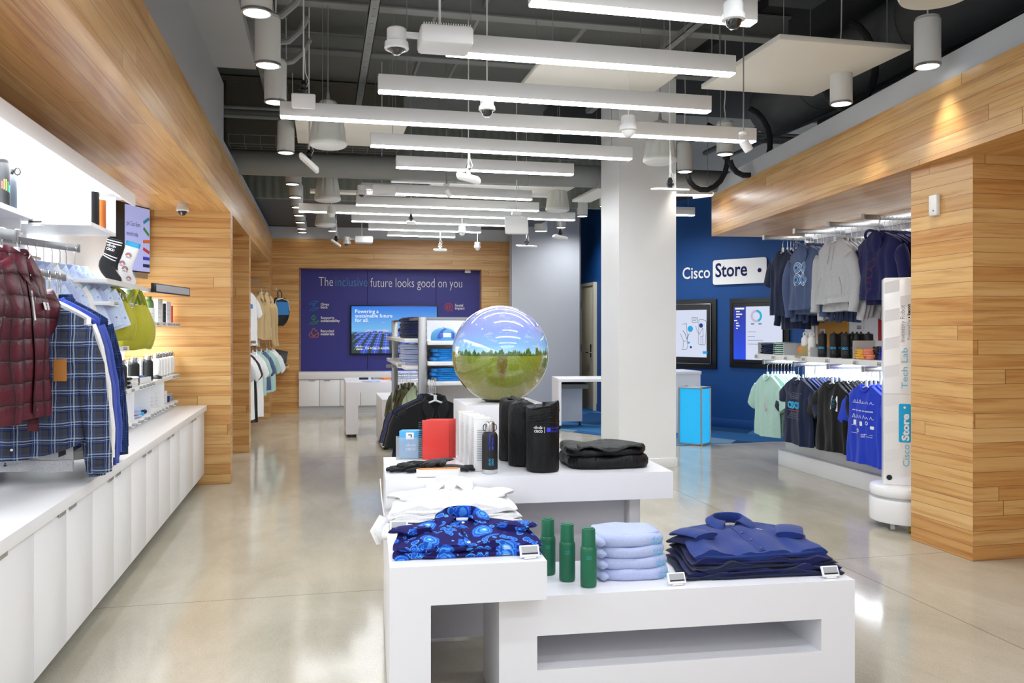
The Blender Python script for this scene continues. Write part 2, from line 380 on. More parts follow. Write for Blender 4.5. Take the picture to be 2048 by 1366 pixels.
# grey wall right of the wood, blue walls further back
g0 = atY(1024, 600, 13.55).x; g1 = atY(1160.5, 600, 13.55).x
struct('wall_right_back', bx(g0, g1, 13.55, 13.75, 0, 4.15), MT['grey'])
struct('trim_4', bx(g1-.012, g1+.004, 13.53, 13.76, 0, 4.15), MT['dgrey'])
struct('wall_right_blue', bx(4.5, 4.6, 12.45, 16.5, 0, 4.15), MT['blue'])
struct('wall_far', bx(-2, 7.5, 16.4, 16.5, 0, 4.15), MT['dark'])
BP = (4.5, 12.45); bd = Vector((5.757-4.6, 10.499-12.3)).normalized(); BD = (bd.x, bd.y); bang = math.atan2(BD[1], BD[0])
def bl(u, v): return onplane(u, v, BP, BD)
BLL = bl(1600, 700)[0]+.4
struct('wall_right_sign', bx(-.02, BLL, 0, .1, 0, 3.25), MT['blue'], BP+(0,), bang)
struct('baseboard_blue', bx(0, BLL, -.012, 0, 0, .13, .003), MT['blue'], BP+(0,), bang)
struct('baseboard_blue', bx(4.488, 4.5, 12.5, 13.62, 0, .13), MT['blue'])
# grey column
cx0 = 2.853; cx1 = 3.455
struct('wall_column', bx(cx0, cx1, 7.95, 8.5, 0, 4.15), MT['colpaint'])
struct('baseboard_column', bx(cx0-.012, cx1+.012, 7.938, 8.512, 0, .09, .003), MT['colpaint'])
# right wooden beam that flares towards the viewer, painted strip above, pier, display bay
bm = lambda y: 4.26-.1372*(8.82-y)
struct('ceiling_beam_right', MB().prism([(bm(-2.5), -2.5), (5.6, -2.5), (5.6, 8.7), (4.26, 8.82)], 2.42, 2.87), W)
struct('trim_5', MB().prism([(bm(-2.5)+.02, -2.5), (5.6, -2.5), (5.6, 8.7), (4.28, 8.81)], 2.87, 3.035), MT['lgrey'])
struct('wall_right_pier', bx(3.768, 5.3, 4.33, 4.872, 0, 2.42), W)
struct('wall_right', bx(4.98, 5.08, 4.87, 8.1, 0, 2.42), MT['panel'])
struct('wall_right_near', bx(5.3, 5.4, -2.5, 4.4, 0, 2.42), W)
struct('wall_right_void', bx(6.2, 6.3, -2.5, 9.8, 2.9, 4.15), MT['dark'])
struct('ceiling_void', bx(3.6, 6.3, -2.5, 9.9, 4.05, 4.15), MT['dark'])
# beige door in the blue wall
yd0 = 14.35; yd1 = 13.68
dr = struct('door_1', bx(4.455, 4.497, yd1, yd0, .01, 2.12, .003), MT['beige'])
MB().box(4.44, 4.5, yd1-.05, yd1, 0, 2.17).box(4.44, 4.5, yd0, yd0+.05, 0, 2.17).box(4.44, 4.5, yd1, yd0, 2.12, 2.17).obj('door_frame', MT['beige'], dr)
MB().cyl((4.455, yd1+.1, .98), (4.40, yd1+.1, .98), .012).cyl((4.40, yd1+.09, .98), (4.40, yd1+.24, .98), .011).box(4.44, 4.455, yd1+.07, yd1+.13, .9, 1.12).obj('door_handle', MT['chrome'], dr)
for zz in (.35, 1.05, 1.8): bx(4.437, 4.455, yd0-.02, yd0+.02, zz-.06, zz+.06).obj('hinge', MT['chrome'], dr)
# wall-mounted sensor, soffit camera
t = thing('wall_sensor', 'white rectangular sensor box on the wooden pier at right', 'sensor', (3.768, atX(1873, 411, 3.768).y, atX(1873, 411, 3.768).z), -math.pi/2)
bx(-.035, .035, -.03, 0, -.065, .065, .006).obj('case', MT['fixture'], t); bx(.005, .012, -.032, -.029, -.04, -.03).obj('indicator', MT['ink'], t)
# ================================================================== OVERHEAD SERVICES
a0 = atY(452, 324, 8.80); a1 = atY(1455, 364, 8.72)
t = thing('air_duct', 'big round grey duct crossing under the ceiling behind the light bars', 'duct', a0)
v = a1-a0; MB().cyl((0, 0, 0), tuple(v), .118, 28).obj('duct_pipe', MT['steel'], t)
for k in range(1, 7): MB().cyl(tuple(v*(k/7-.002)), tuple(v*(k/7+.002)), .124, 28).obj('joint_band', MT['steel'], t)
t = thing('air_duct', 'large dark round duct running away above the white ceiling panel at upper right', 'duct', (4.0, 1.5, 3.75))
MB().cyl((.1, -1, .05), (.55, 6.5, -.1), .27, 28).obj('duct_pipe', MT['dgrey'], t)
for k in range(5): MB().cyl((.13+k*.09, -.5+k*1.5, .04-k*.03), (.132+k*.09, -.47+k*1.5, .04-k*.03), .28, 28).obj('joint_band', MT['dgrey'], t)
# beams across under the deck
for i, (y, z0, h_) in enumerate(((2.9, 3.9, .12), (4.55, 3.88, .14), (5.5, 3.92, .12), (6.6, 3.85, .18), (7.9, 3.9, .14))):
    MB().box(-1.85, 3.9, y, y+.02, z0, z0+h_).box(-1.85, 3.9, y-.05, y+.07, z0+h_, z0+h_+.012).box(-1.85, 3.9, y-.05, y+.07, z0-.012, z0).solo('steel_beam', MT['steel'], '%s grey steel beam counted from the viewer, crossing under the roof deck' % ORD[i], 'beam', group='steel beams under the roof deck')
for i, (x, z0) in enumerate(((-.52, 3.66), (-.36, 3.62), (.35, 3.60), (2.75, 3.66))):
    m = MB().box(x-.035, x+.035, 1.5, 8.6, z0, z0+.005).box(x-.035, x-.03, 1.5, 8.6, z0, z0+.045).box(x+.03, x+.035, 1.5, 8.6, z0, z0+.045)
    for k in range(46): m.box(x-.012, x+.012, 1.6+k*.15, 1.66+k*.15, z0-.003, z0)
    lab = ['leftmost slotted steel channel overhead, beside the grey fascia', 'second slotted steel channel overhead from the grey fascia', 'slotted steel channel overhead above the left row of spherical speakers', 'slotted steel channel overhead right of the light bars'][i].replace('spherical', 'bell')
    m.solo('strut_channel', MT['steel'], lab, 'channel', group='strut channels overhead')
for i, (x, y0, y1, z, r) in enumerate(((.9, 2, 9, 3.95, .02), (1.25, 2, 9, 3.93, .016), (2.2, 2, 9, 3.97, .025), (4.5, 3, 9.5, 3.5, .03), (4.75, 3, 9.5, 3.45, .02), (5.0, 3, 9.5, 3.62, .045))):
    lab = ['thin conduit under the deck, leftmost of the six lengthwise pipes', 'thin conduit under the deck, second of the lengthwise pipes', 'pipe under the deck above the long light bars', 'pipe in the dark void above the right beam, nearest the room', 'thin pipe in the dark void above the right beam', 'thick pipe deep in the dark void above the right beam'][i]
    MB().cyl((x, y0, z), (x, y1, z), r, 10).solo('conduit', MT['steel'] if i < 3 else MT['dgrey'], lab, 'pipe')
for i, (y, z, r) in enumerate(((8.45, 3.4, .02), (8.6, 3.52, .016), (9.6, 3.7, .05))):
    MB().cyl((-1.8, y, z), (6.1, y, z+.03), r, 10).solo('conduit', MT['steel'], ['thin cross pipe just above the round duct', 'second thin cross pipe above the round duct', 'thick cross pipe beyond the round duct'][i], 'pipe')
# cable tray with wire rungs above the duct
t = thing('cable_tray', 'wire mesh cable tray crossing just above the round grey duct', 'cable tray', (-.9, 8.85, 3.2))
m = MB()
for yy in (-.12, 0, .12):
    m.cyl((0, yy, 0), (4.6, yy, .04), .004, 5)
for k in range(31): m.cyl((k*.15, -.12, .001*k), (k*.15, .12, .001*k), .0035, 5).cyl((k*.15, -.12, .001*k), (k*.15, -.12, .09+.001*k), .0035, 5)
m.cyl((0, -.12, .09), (4.6, -.12, .13), .004, 5); m.obj('wire_mesh', MT['steel'], t)
t = thing('rectangular_duct', 'big taupe rectangular duct panel high at left behind the hanging cylinder lights', 'duct', (-1.0, 9.7, 3.2))
MB().box(-.5, 1.9, 0, .5, .05, .90).box(-.5, 1.9, -.03, 0, 0, .05).box(-.02, .03, -.03, 0, .05, .88).box(.75, .79, -.03, 0, .05, .88).box(-.5, 1.9, -.03, 0, .88, .93).obj('duct_wall', MT['taupe'], t)
bx(.0, 1.9, -.035, -.028, .08, .12).obj('flange', MT['steel'], t)
MB().box(2.7, 3.9, 9.8, 10.3, 3.5, 4.1).solo('duct_box', MT['dgrey'], 'dark rectangular duct box high behind the white column', 'duct')
MB().box(3.15, 3.5, 3.6, 5.6, 3.72, 4.02).solo('duct_box', MT['dgrey'], 'dark duct box with a grille beside the long bar at upper right', 'duct')
t = thing('air_grille', 'slatted grey air grille on the dark duct at upper right', 'grille', (3.14, 4.6, 3.72))
MB().box(-.01, 0, -.35, .35, 0, .02).box(-.01, 0, -.35, .35, .2, .22).box(-.01, 0, -.35, -.33, 0, .22).box(-.01, 0, .33, .35, 0, .22).obj('frame', MT['steel'], t)
m = MB()
for k in range(22): m.box(-.012, 0, -.32+k*.03, -.31+k*.03, .02, .2)
m.obj('slats', MT['steel'], t)
# flexible hoses in the void
for i, (u, v, f) in enumerate(((1415, 330, 8.6), (1500, 300, 8.4), (1700, 150, 6.5))):
    c = atD(u, v, f); pts = [(c.x+.22*math.sin(a), c.y, c.z-.25*math.cos(a)+.05*a) for a in [k*.35-1.4 for k in range(14)]]
    MB().tube(pts, .028, 8).solo('flexible_hose', MT['dark'], ['curled grey flexible hose above the far end of the wooden beam', 'second curled flexible hose left of the wooden beam top', 'curled flexible hose in the dark void at upper right'][i], 'hose')
# bent conduits
for i, (u, v, f) in enumerate(((590, 40, 5.2), (600, 90, 6.0), (606, 130, 6.6))):
    c = atD(u, v, f); MB().tube([(c.x-.3, c.y, c.z+.02), (c.x-.18, c.y, c.z), (c.x-.08, c.y, c.z+.02), (c.x, c.y, c.z+.1), (c.x+.05, c.y, c.z+.2)], .022, 8).solo('flexible_hose', MT['steel'], ['nearest bent grey conduit by the slotted channels at upper left', 'middle bent grey conduit by the slotted channels at upper left', 'farthest bent grey conduit by the slotted channels at upper left'][i], 'hose')
# acoustic panels
PAN = [(-1.9, 3.4, 11.4, 14.3, 3.06)]
def topz(x, y):
    for a, b, c, d, z in PAN:
        if a-.03 < x < b+.03 and c-.03 < y < d+.03: return z-.001
    return 4.15
def apanel(pts, z, label, th=.035, ym=0, yM=99):
    q = [atZ(u, v, z) for u, v in pts]; c = sum(q, Vector())/len(q); x0 = min(p.x for p in q); x1 = max(p.x for p in q); y0 = max(ym, min(p.y for p in q)); y1 = min(yM, max(p.y for p in q)); PAN.append((x0, x1, y0, y1, z))
    t = thing('ceiling_panel', label, 'ceiling panel', ((x0+x1)/2, (y0+y1)/2, z), 0, 'white acoustic panels hanging overhead')
    hx = (x1-x0)/2; hy = (y1-y0)/2
    bx(-hx, hx, -hy, hy, 0, th, .004).obj('board', MT['acoustic'], t)
    m = MB()
    for sx in (-.8, .8):
        for sy in (-.8, .8): m.cyl((sx*hx, sy*hy, th), (sx*hx, sy*hy, 4.15-z), .003, 5)
    m.obj('hanging_wires', MT['steel'], t)
apanel([(1432, 180), (1541, 90), (1822, 100)], 3.15, 'white square acoustic panel near the right wooden beam')
apanel([(1048, 166), (1082, 126), (1360, 147), (1300, 190)], 3.15, 'white acoustic panel seen between the second and third light bars')
apanel([(595, 282), (590, 240), (815, 250), (780, 295)], 3.15, 'white acoustic panel behind the left end of the longest near light bar')
apanel([(1150, 375), (900, 354), (860, 372), (1100, 396)], 3.0, 'white acoustic panel left of the column, beyond the duct', ym=9.35)
apanel([(620, 383), (800, 392), (622, 405), (800, 412)], 3.0, 'white acoustic panel behind the far left bell speaker', ym=9.35, yM=10.45)
apanel([(1145, 404), (1195, 378), (1150, 404), (1230, 382)], 3.0, 'small white acoustic panel tucked beside the column')
# ------------------------------------------------------------------ linear light bars
def light_bar(a, b, z, label):
    A = Vector(a); B = Vector(b); L = (B-A).length; c = (A+B)/2; rz = math.atan2(B.y-A.y, B.x-A.x)
    t = thing('light_bar', label, 'lamp', (c.x, c.y, z), rz, 'linear light bars over the aisle')
    bx(-L/2, L/2, -.035, .035, .009, .105, .002).obj('housing', MT['fixture'], t)
    bx(-L/2+.004, L/2-.004, -.034, .034, 0, .0095, .002).obj('diffuser', MT['led'], t, 'glowing white strip')
    for s in (-1, 1):
        MB().cyl((s*L*.42, 0, .105), (s*L*.42, 0, topz(c.x+s*L*.42, c.y)-z), .0022, 5).obj('cable', MT['steel'], t)
    return t
bars = [((.886, 3.612), (1.967, 3.628), 'nearest light bar, cut by the top of the picture'),
 ((.625, 4.37), (2.249, 4.385), 'second light bar from the viewer, its left end behind the box antenna'),
 ((.326, 5.157), (2.483, 5.173), 'third light bar from the viewer, above the hanging dome camera'),
 ((-.279, 5.915), (3.218, 5.93), 'fourth and longest near light bar, with a small spotlight at its right end'),
 ((.364, 6.70), (2.533, 6.76), 'fifth light bar, ending at the bell speaker by the column'),
 ((.633, 7.54), (2.262, 7.552), 'sixth light bar, short, just in front of the round duct'),
 ((.392, 9.0), (2.254, 9.12), 'first light bar beyond the duct, behind the paired camera and antenna'),
 ((.376, 9.92), (2.548, 9.96), 'second light bar beyond the duct, ending by the far bell speaker'),
 ((-.283, 10.63), (3.228, 10.71), 'longest light bar beyond the duct'),
 ((.374, 11.43), (2.481, 11.50), 'fourth light bar beyond the duct, behind the big white antenna'),
 ((.641, 12.3), (2.281, 12.36), 'fifth light bar beyond the duct, above the wood wall'),
 ((.964, 13.03), (2.01, 13.1), 'farthest and shortest light bar, close to the wood wall'),
 ((3.5, 8.47), (4.06, 8.40), 'upper light bar right of the column over the blue wall'),
 ]
for a, b, l in bars: light_bar(a, b, 2.8, l)
q = atZ(1388, 432, 2.8); light_bar((q.x-1.0, q.y+.03), (q.x, q.y), 2.8, 'lower light bar poking out right of the column over the sign')
MB().box(-.9, .9, -.05, .05, 0, .08).solo('ceiling_channel', MT['fixture'], 'unlit white channel just behind the sixth light bar', 'channel', (1.62, 9.22, 2.965))
# ------------------------------------------------------------------ cylinder pendants
pend = thing('pendant_light', 'x', 'lamp', (0, 0, 0), 0, 'white cylinder downlights')
MB().lathe([(.0735, 0), (.0745, .004), (.0745, .27), (.07, .275), (.066, .29), (.02, .29)], 32).obj('housing', MT['pendant'], pend)
m = MB(); m.lathe([(.0765, -.004), (.0765, .008), (.07, .008), (.066, -.006), (.0765, -.004)], 32, cap=False); m.obj('rim', MT['alu'], pend, 'brushed metal rim')
m = MB(); m.lathe([(.064, -.005), (.052, -.0045), (.0, -.004)], 28, cap=False); m.obj('reflector', MT['down'], pend, 'glowing reflector')
MB().tube([(0, 0, .29), (.004, .004, .36), (-.008, 0, .42), (.0, .0, .5), (.004, 0, .75), (0, 0, 1.2)], .005, 6).obj('cord', MT['fixture'], pend)
pl = []
ly = [4.391, 5.25, 6.095, 7.817, 9.5, 10.45, 11.3, 12.1, 12.9, 13.7, 14.2]
for i, y in enumerate(ly): pl.append((-.318, y, '%s cylinder downlight of the left row, counted from the viewer' % (ORD[i] if i < len(ly)-1 else 'last and farthest')))
for i, y in enumerate((4.413, 5.278, 7.027, 7.895, 10.337, 11.318)):
    pl.append((3.525, y, ['large cylinder downlight nearest the right wooden beam', 'cylinder downlight in front of the square white ceiling panel', 'cylinder downlight behind the spotlight end of the long bar', 'cylinder downlight right of the bell speaker over the column', 'cylinder downlight almost hidden left of the column', 'cylinder downlight in front of the dark blue wall left of the column'][i]))
for u, v, l in ((665, 474, 'small far cylinder downlight near the left speaker'), (1078, 479, 'far cylinder downlight left of the flat white antenna'), (1086, 466, 'far cylinder downlight behind the big square antenna'), (1122, 449, 'far cylinder downlight behind the end of the long bar'), (1070, 480, 'far cylinder downlight over the grey wall')):
    f = min(13.6, atZ(u, v, 2.95).length); q = atD(u, v, f); pl.append((q.x, q.y, l))
pl = pl[:-2]+[pl[-2]]
for i, (x, y, l) in enumerate(pl):
    if i == 0: o = pend; o.location = (x, y, 2.95); o['label'] = l
    else: o = dup(pend, (x, y, 2.95), 0, l)
    if i < 17 and i != 10:
        s = bpy.data.lights.new('downlight', 'SPOT'); s.energy = 30; s.spot_size = math.radians(80); s.spot_blend = .8; s.shadow_soft_size = .05; s.color = (1, .93, .82)
        so = put('downlight', s, None, (x, y, 2.93)); 
# ------------------------------------------------------------------ bell speakers
spk = thing('pendant_speaker', 'x', 'speaker', (0, 0, 0), 0, 'bell shaped pendant speakers')
prof = [(.135, .02), (.142, .03), (.142, .05), (.137, .06), (.128, .14), (.112, .24), (.088, .32), (.06, .36), (.02, .375)]
m = MB()
def P(i, j):
    r, z = prof[j]; a = 2*math.pi*i/64; rib = (.010 if 4 <= j <= 6 else 0)*(1 if (i % 8) in (0, 1) else 0)
    return ((r-rib)*math.cos(a), (r-rib)*math.sin(a), z)
m.grid(P, 64, len(prof), True); m.obj('shell', MT['speaker'], spk)
MB().lathe([(.0, .0), (.06, .002), (.11, .01), (.134, .022)], 32, cap=False).obj('grille', MT['fixture'], spk)
MB().lathe([(.018, .37), (.012, .41), (.01, .43)], 12).cyl((0, 0, .42), (0, 0, 1.4), .004, 6).obj('hanger', MT['steel'], spk)
for i, (u, v, l) in enumerate(((656, 298, 'bell speaker behind the left part of the longest near light bar'), (1320, 330, 'bell speaker in front of the column top'), (1115, 425, 'bell speaker left of the column beyond the duct'), (655, 405, 'bell speaker at left just beyond the duct'), (651, 455, 'farthest bell speaker, low at left over the wood wall'))):
    q = atZ(u, v, 2.75)
    if i == 0: spk.location = q; spk['label'] = l
    else: dup(spk, q, .4*i, l)
MB().lathe([(.16, 0), (.17, .02), (.15, .1), (.08, .16)], 32).cyl((0, 0, .15), (0, 0, .6), .004, 6).solo('pendant_speaker', MT['speaker'], 'round white speaker bottom cut by the top edge above the nearest right downlight', 'speaker', atD(1870, -4, 4.2))
# ------------------------------------------------------------------ cameras, antennas
def rod(t, top, mat='fixture'): MB().cyl((0, 0, 0), (0, 0, top), .005, 6).obj('rod', MT[mat], t)
def dome_cam(u, v, f, label, s=1.0, flat_=False):
    q = atD(u, v, f); t = thing('dome_camera', label, 'camera', q, 0, 'dome cameras overhead')
    MB().lathe([(.05*s, 0), (.058*s, .004), (.056*s, .03*s), (.048*s, .04*s), (.048*s, .085*s), (.042*s, .095*s)], 28).obj('body', MT['fixture'], t)
    MB().lathe([(.0, -.042*s), (.02*s, -.038*s), (.035*s, -.022*s), (.042*s, 0)], 24, cap=False).obj('dome', MT['dome'] if not flat_ else MT['fixture'], t, 'dark glossy dome' if not flat_ else None)
    MB().cyl((0, 0, .09*s), (0, 0, topz(q.x, q.y)-q.z), .005, 6).obj('rod', MT['fixture'], t); return t
def antenna(u, v, f, w_, d_, h_, rot, label, r=.02, mount='black'):
    q = atD(u, v, f); t = thing('wireless_antenna', label, 'antenna', q, 0, 'wireless antennas overhead')
    p_ = bx(-w_/2, w_/2, -d_/2, d_/2, -h_/2, h_/2, min(r, h_*.48)).obj('case', MT['fixture'], t, rot=rot)
    m = MB().lathe([(.012, h_/2), (.022, h_/2+.02), (.014, h_/2+.035), (.024, h_/2+.055), (.012, h_/2+.085)], 12); m.box(-.03, .03, -.008, .008, h_/2+.025, h_/2+.04)
    m.obj('ball_mount', MT['black'] if mount == 'black' else MT['chrome'], t)
    MB().cyl((0, 0, h_/2+.08), (0, 0, topz(q.x, q.y)-q.z), .005, 6).obj('rod', MT['fixture'], t)
    MB().tube([(.01, .01, h_/2+.03), (.035, .01, h_/2+.08), (.012, .005, h_/2+.14), (.006, 0, h_/2+.3)], .003, 5).obj('cord', MT['fixture'], t)
    return t
def combo(u, v, f, s, label):
    q = atD(u, v, f); t = thing('camera_antenna_unit', label, 'camera', q, -.02, 'paired camera and antenna units')
    bx(-.02*s, .23*s, -.10*s, .10*s, -.03*s, .06*s, .018*s).obj('antenna_box', MT['fixture'], t)
    m = MB()
    for k in range(20): m.box((-.005+k*.0115)*s, (-.001+k*.0115)*s, -.09*s, .09*s, .058*s, .066*s)
    m.obj('fins', MT['fixture'], t)
    MB().box(-.09*s, 0, -.012*s, .012*s, .015*s, .04*s).obj('bracket', MT['fixture'], t)
    MB().lathe([(.054*s, -.045*s), (.058*s, -.04*s), (.055*s, -.01*s), (.046*s, -.005*s), (.046*s, .05*s), (.04*s, .056*s)], 28, M=Matrix.Translation((-.125*s, 0, 0))).obj('camera_body', MT['fixture'], t)
    MB().lathe([(0, -.07*s), (.016*s, -.067*s), (.028*s, -.055*s), (.046*s, -.044*s)], 20, M=Matrix.Translation((-.125*s, 0, 0)), cap=False).obj('lens', MT['dome'], t, 'dark fisheye lens')
    MB().cyl((.08*s, 0, .06*s), (.08*s, 0, topz(q.x+.08, q.y)-q.z), .006, 6).obj('rod', MT['fixture'], t)
combo(846, 84, 4.05, 1.0, 'large paired dome camera and finned antenna box by the second light bar')
combo(748, 382, 8.8, 1.0, 'paired camera and antenna unit beyond the duct')
combo(712, 482, 12.4, 1.05, 'paired camera and antenna unit low over the wood wall')
dome_cam(974, 222, 5.4, 'hanging dome camera in front of the longest near light bar', .92)
dome_cam(1467, 42, 3.62, 'dome camera at the right end of the nearest light bar', .86)
dome_cam(1257, 262, 5.9, 'white sensor knob hanging in front of the longest near light bar', 1.1, True)
dome_cam(955, 496, 12.6, 'tiny sensor hanging over the wood wall centre', .9, True)
dome_cam(924, 466, 10.9, 'small white box sensor below the fourth far light bar', .9, True)
dome_cam(663, 428, 10.2, 'small grey box sensor at the left of the long far light bar', 1.0, True)
t = dome_cam(365, 414, 7.2, 'dome camera fixed to the wooden soffit at left', .9); t.location = atZ(365, 408, 2.42)-Vector((0, 0, .06))
for ch in list(t.children):
    if ch.name.startswith('rod'): bpy.data.objects.remove(ch)
antenna(607, 202, 5.6, .155, .02, .10, (math.radians(25), 0, 0), 'square white antenna tilted below a black ball joint at upper left', .01)
antenna(618, 326, 6.6, .19, .15, .035, (0, math.radians(42), 0), 'oval white antenna tilted steeply, left of the fifth light bar', .017)
antenna(937, 356, 6.9, .2, .16, .05, (math.radians(20), math.radians(12), 0), 'oval white antenna in front of the sixth light bar', .024, 'chrome')
antenna(1340, 379, 6.8, .26, .20, .02, (math.radians(8), 0, 0), 'flat white antenna against the column top', .009)
antenna(822, 446, 10.6, .12, .1, .05, (.2, 0, 0), 'small white antenna under a black joint over the middle far bars', .02)
antenna(672, 486, 11.8, .16, .12, .03, (0, .6, 0), 'small oval antenna tilted near the left speaker', .014)
antenna(880, 500, 12.4, .19, .15, .04, (.1, 0, 0), 'small rounded antenna in front of the wood wall centre', .018, 'chrome')
antenna(1120, 475, 10.6, .18, .14, .04, (0, .22, 0), 'small oval antenna in front of the grey wall', .018)
antenna(1053, 492, 11.0, .24, .18, .02, (.15, 0, .1), 'flat white antenna over the edge of the grey wall', .009)
q = atD(1033, 450, 8.9); t = thing('wireless_antenna', 'big square white antenna hanging upright near the column', 'antenna', q, 0, 'wireless antennas overhead')
bx(-.125, .125, -.02, .02, -.10, .09, .018).obj('case', MT['fixture'], t, rot=(-.15, 0, 0)); bx(-.05, .05, -.04, .04, .10, .14, .01).obj('junction_box', MT['fixture'], t); MB().cyl((0, 0, .13), (0, 0, 1.4), .006, 6).obj('rod', MT['fixture'], t)
for u, v, f, l in ((1487, 283, 5.6, 'small white spotlight at the right end of the longest near bar'), (893, 380, 8.4, 'small tilted spotlight hanging beyond the duct')):
    q = atD(u, v, f); t = thing('spotlight', l, 'lamp', q, 0, 'small adjustable spotlights')
    MB().lathe([(.03, 0), (.033, .01), (.03, .07), (.02, .075)], 20).obj('head', MT['fixture'], t, rot=(0, math.radians(145), 0))
    MB().lathe([(.03, .045), (.033, .05), (.03, .06), (.01, .064)], 20).tube([(0, 0, .045), (-.03, 0, .03), (-.03, 0, 0), (0, 0, -.02)], .003, 6).obj('bracket', MT['fixture'], t)
    MB().cyl((0, 0, .06), (0, 0, 1.35), .005, 6).obj('rod', MT['steel'], t)
# ================================================================== GARMENTS
MT['knit_navy'] = fabric('navy_cotton', '14203F'); MT['knit_black'] = fabric('black_cotton', '0E0F12'); MT['knit_royal'] = fabric('royal_blue_cotton', '1F3FC4')
MT['knit_mint'] = fabric('mint_cotton', 'A9CDC3'); MT['knit_slate'] = fabric('slate_blue_cotton', '4C5C82'); MT['knit_grey'] = fabric('heather_grey', 'A9ABAE', .25)
MT['knit_deepnavy'] = fabric('deep_navy_cotton', '161C50'); MT['knit_white'] = fabric('white_cotton', 'F1F2F2', 0, .8, 150, .05); MT['knit_light'] = fabric('oatmeal_heather', 'D7D6D0', .15)
MT['knit_blue'] = fabric('cornflower_blue_cotton', '3A4FA8'); MT['knit_olive'] = fabric('olive_pique', '55583C'); MT['knit_sage'] = fabric('sage_cotton', '9FAE92')
MT['knit_tan'] = fabric('tan_canvas', 'C2A677'); MT['knit_teal'] = fabric('teal_cotton', '27515A'); MT['knit_lblue'] = fabric('pale_blue_cotton', 'AEB9DC')
MT['knit_indigo'] = fabric('indigo_cotton', '1D3478'); MT['knit_yellow'] = fabric('yellow_cotton', 'E9B23C'); MT['knit_coral'] = fabric('coral_cotton', 'F28C70')
def quilt_mat():
    t = NT('quilted_maroon', .42, 0, .35); x, y, z = t.sep()[:3]
    def ridge(a, p): return t.math('POWER', t.math('ABSOLUTE', t.math('SINE', t.math('MULTIPLY', a, math.pi/p))), .45)
    n = t.noise(40, detail=4, dist=.5)[0]
    xx = t.math('ADD', x, t.math('MULTIPLY', t.noise(7)[0], .02)); zz = t.math('ADD', z, t.math('MULTIPLY', t.noise(9)[0], .02))
    r = t.math('MULTIPLY', ridge(xx, .085), ridge(zz, .085)); t.color(t.mix(r, lin('2A0A14'), lin('5E1A2A')))
    t.bump(t.math('ADD', r, t.math('MULTIPLY', n, .35)), .8, .012); return t.m
def plaid_mat(name, base, a, b, c, p=.07):
    t = NT(name, .85, 0, .2); x, y, z = t.sep()[:3]
    def band(v, per, off, wd): return t.math('LESS_THAN', t.math('FRACT', t.math('ADD', t.math('DIVIDE', v, per), off)), wd)
    n = t.noise(9)[0]; xx = t.math('ADD', x, t.math('MULTIPLY', n, .012)); zz = t.math('ADD', z, t.math('MULTIPLY', n, .016))
    col = lin(base)
    for cc, off, wd, k in ((b, 0, .42, .55), (a, .50, .09, .22), (c, .66, .08, .42), (c, .80, .03, .6), (a, .90, .04, .5)):
        col = t.mix(t.math('MULTIPLY', band(xx, p, off, wd), k), col, lin(cc)); col = t.mix(t.math('MULTIPLY', band(zz, p, off, wd), k), col, lin(cc))
    t.color(col); t.bump(t.noise(14, detail=4)[0], .35, .014); return t.m
def floral_mat(name, base, c1, c2, c3, sc=17):
    t = NT(name, .85, 0, .15); d = t.noise(9, detail=2)
    v = t.n.new('ShaderNodeVectorMath'); v.operation = 'ADD'; v2 = t.n.new('ShaderNodeVectorMath'); v2.operation = 'SCALE'; t.link(d[1], v2.inputs[0]); v2.inputs['Scale'].default_value = .05
    t.link(t.obj(), v.inputs[0]); t.link(v2.outputs[0], v.inputs[1]); vv = v.outputs[0]
    vo = t.vor(sc, vv); col = t.ramp(t.math('ADD', vo[0], t.math('MULTIPLY', t.noise(60)[0], .16)), [(0, c3), (.60, base), (.22, c2), (.30, c1), (.36, c2), (.44, c1), (.52, c2), (.54, c1)], True); sel = t.sep(vo[1])[0]
    col = t.mix(t.math('GREATER_THAN', sel, .55), col, t.ramp(t.vor(sc*2.1, vv)[0], [(0, c1), (.46, base), (.14, c2), (.2, c1), (.38, c2)], True)); t.color(col)
    t.bump(t.noise(10, detail=4)[0], .4, .015); return t.m
MT['quilt'] = quilt_mat(); MT['plaid'] = plaid_mat('blue_plaid_flannel', '3C3E46', '3D5FA8', '161D42', 'BCD0E6'); MT['plaid2'] = plaid_mat('navy_plaid', '16264F', '27407F', '101A38', '3E5F9E')
MT['floral'] = floral_mat('blue_floral_print', '24205E', '2458C4', '4F9BEA', 'BFE0F4', 14); MT['ditsy'] = floral_mat('pale_blue_print', 'C9D8F0', 'C9D8F0', 'A9BFE2', '4A5E86', 30)
MT['camo'] = floral_mat('dark_camo_print', '17233F', '2C4468', '10192C', '3A5B78', 30); MT['stripe'] = NT('striped_mint', .85).m
def stripe_mat():
    t = NT('striped_mint_knit', .85); z = t.sep()[2]; t.color(t.mix(t.math('LESS_THAN', t.math('FRACT', t.math('DIVIDE', z, .016)), .35), lin('B9D6CB'), lin('3C5C58'))); return t.m
MT['stripe'] = stripe_mat()
MT['seam'] = MT['ink']
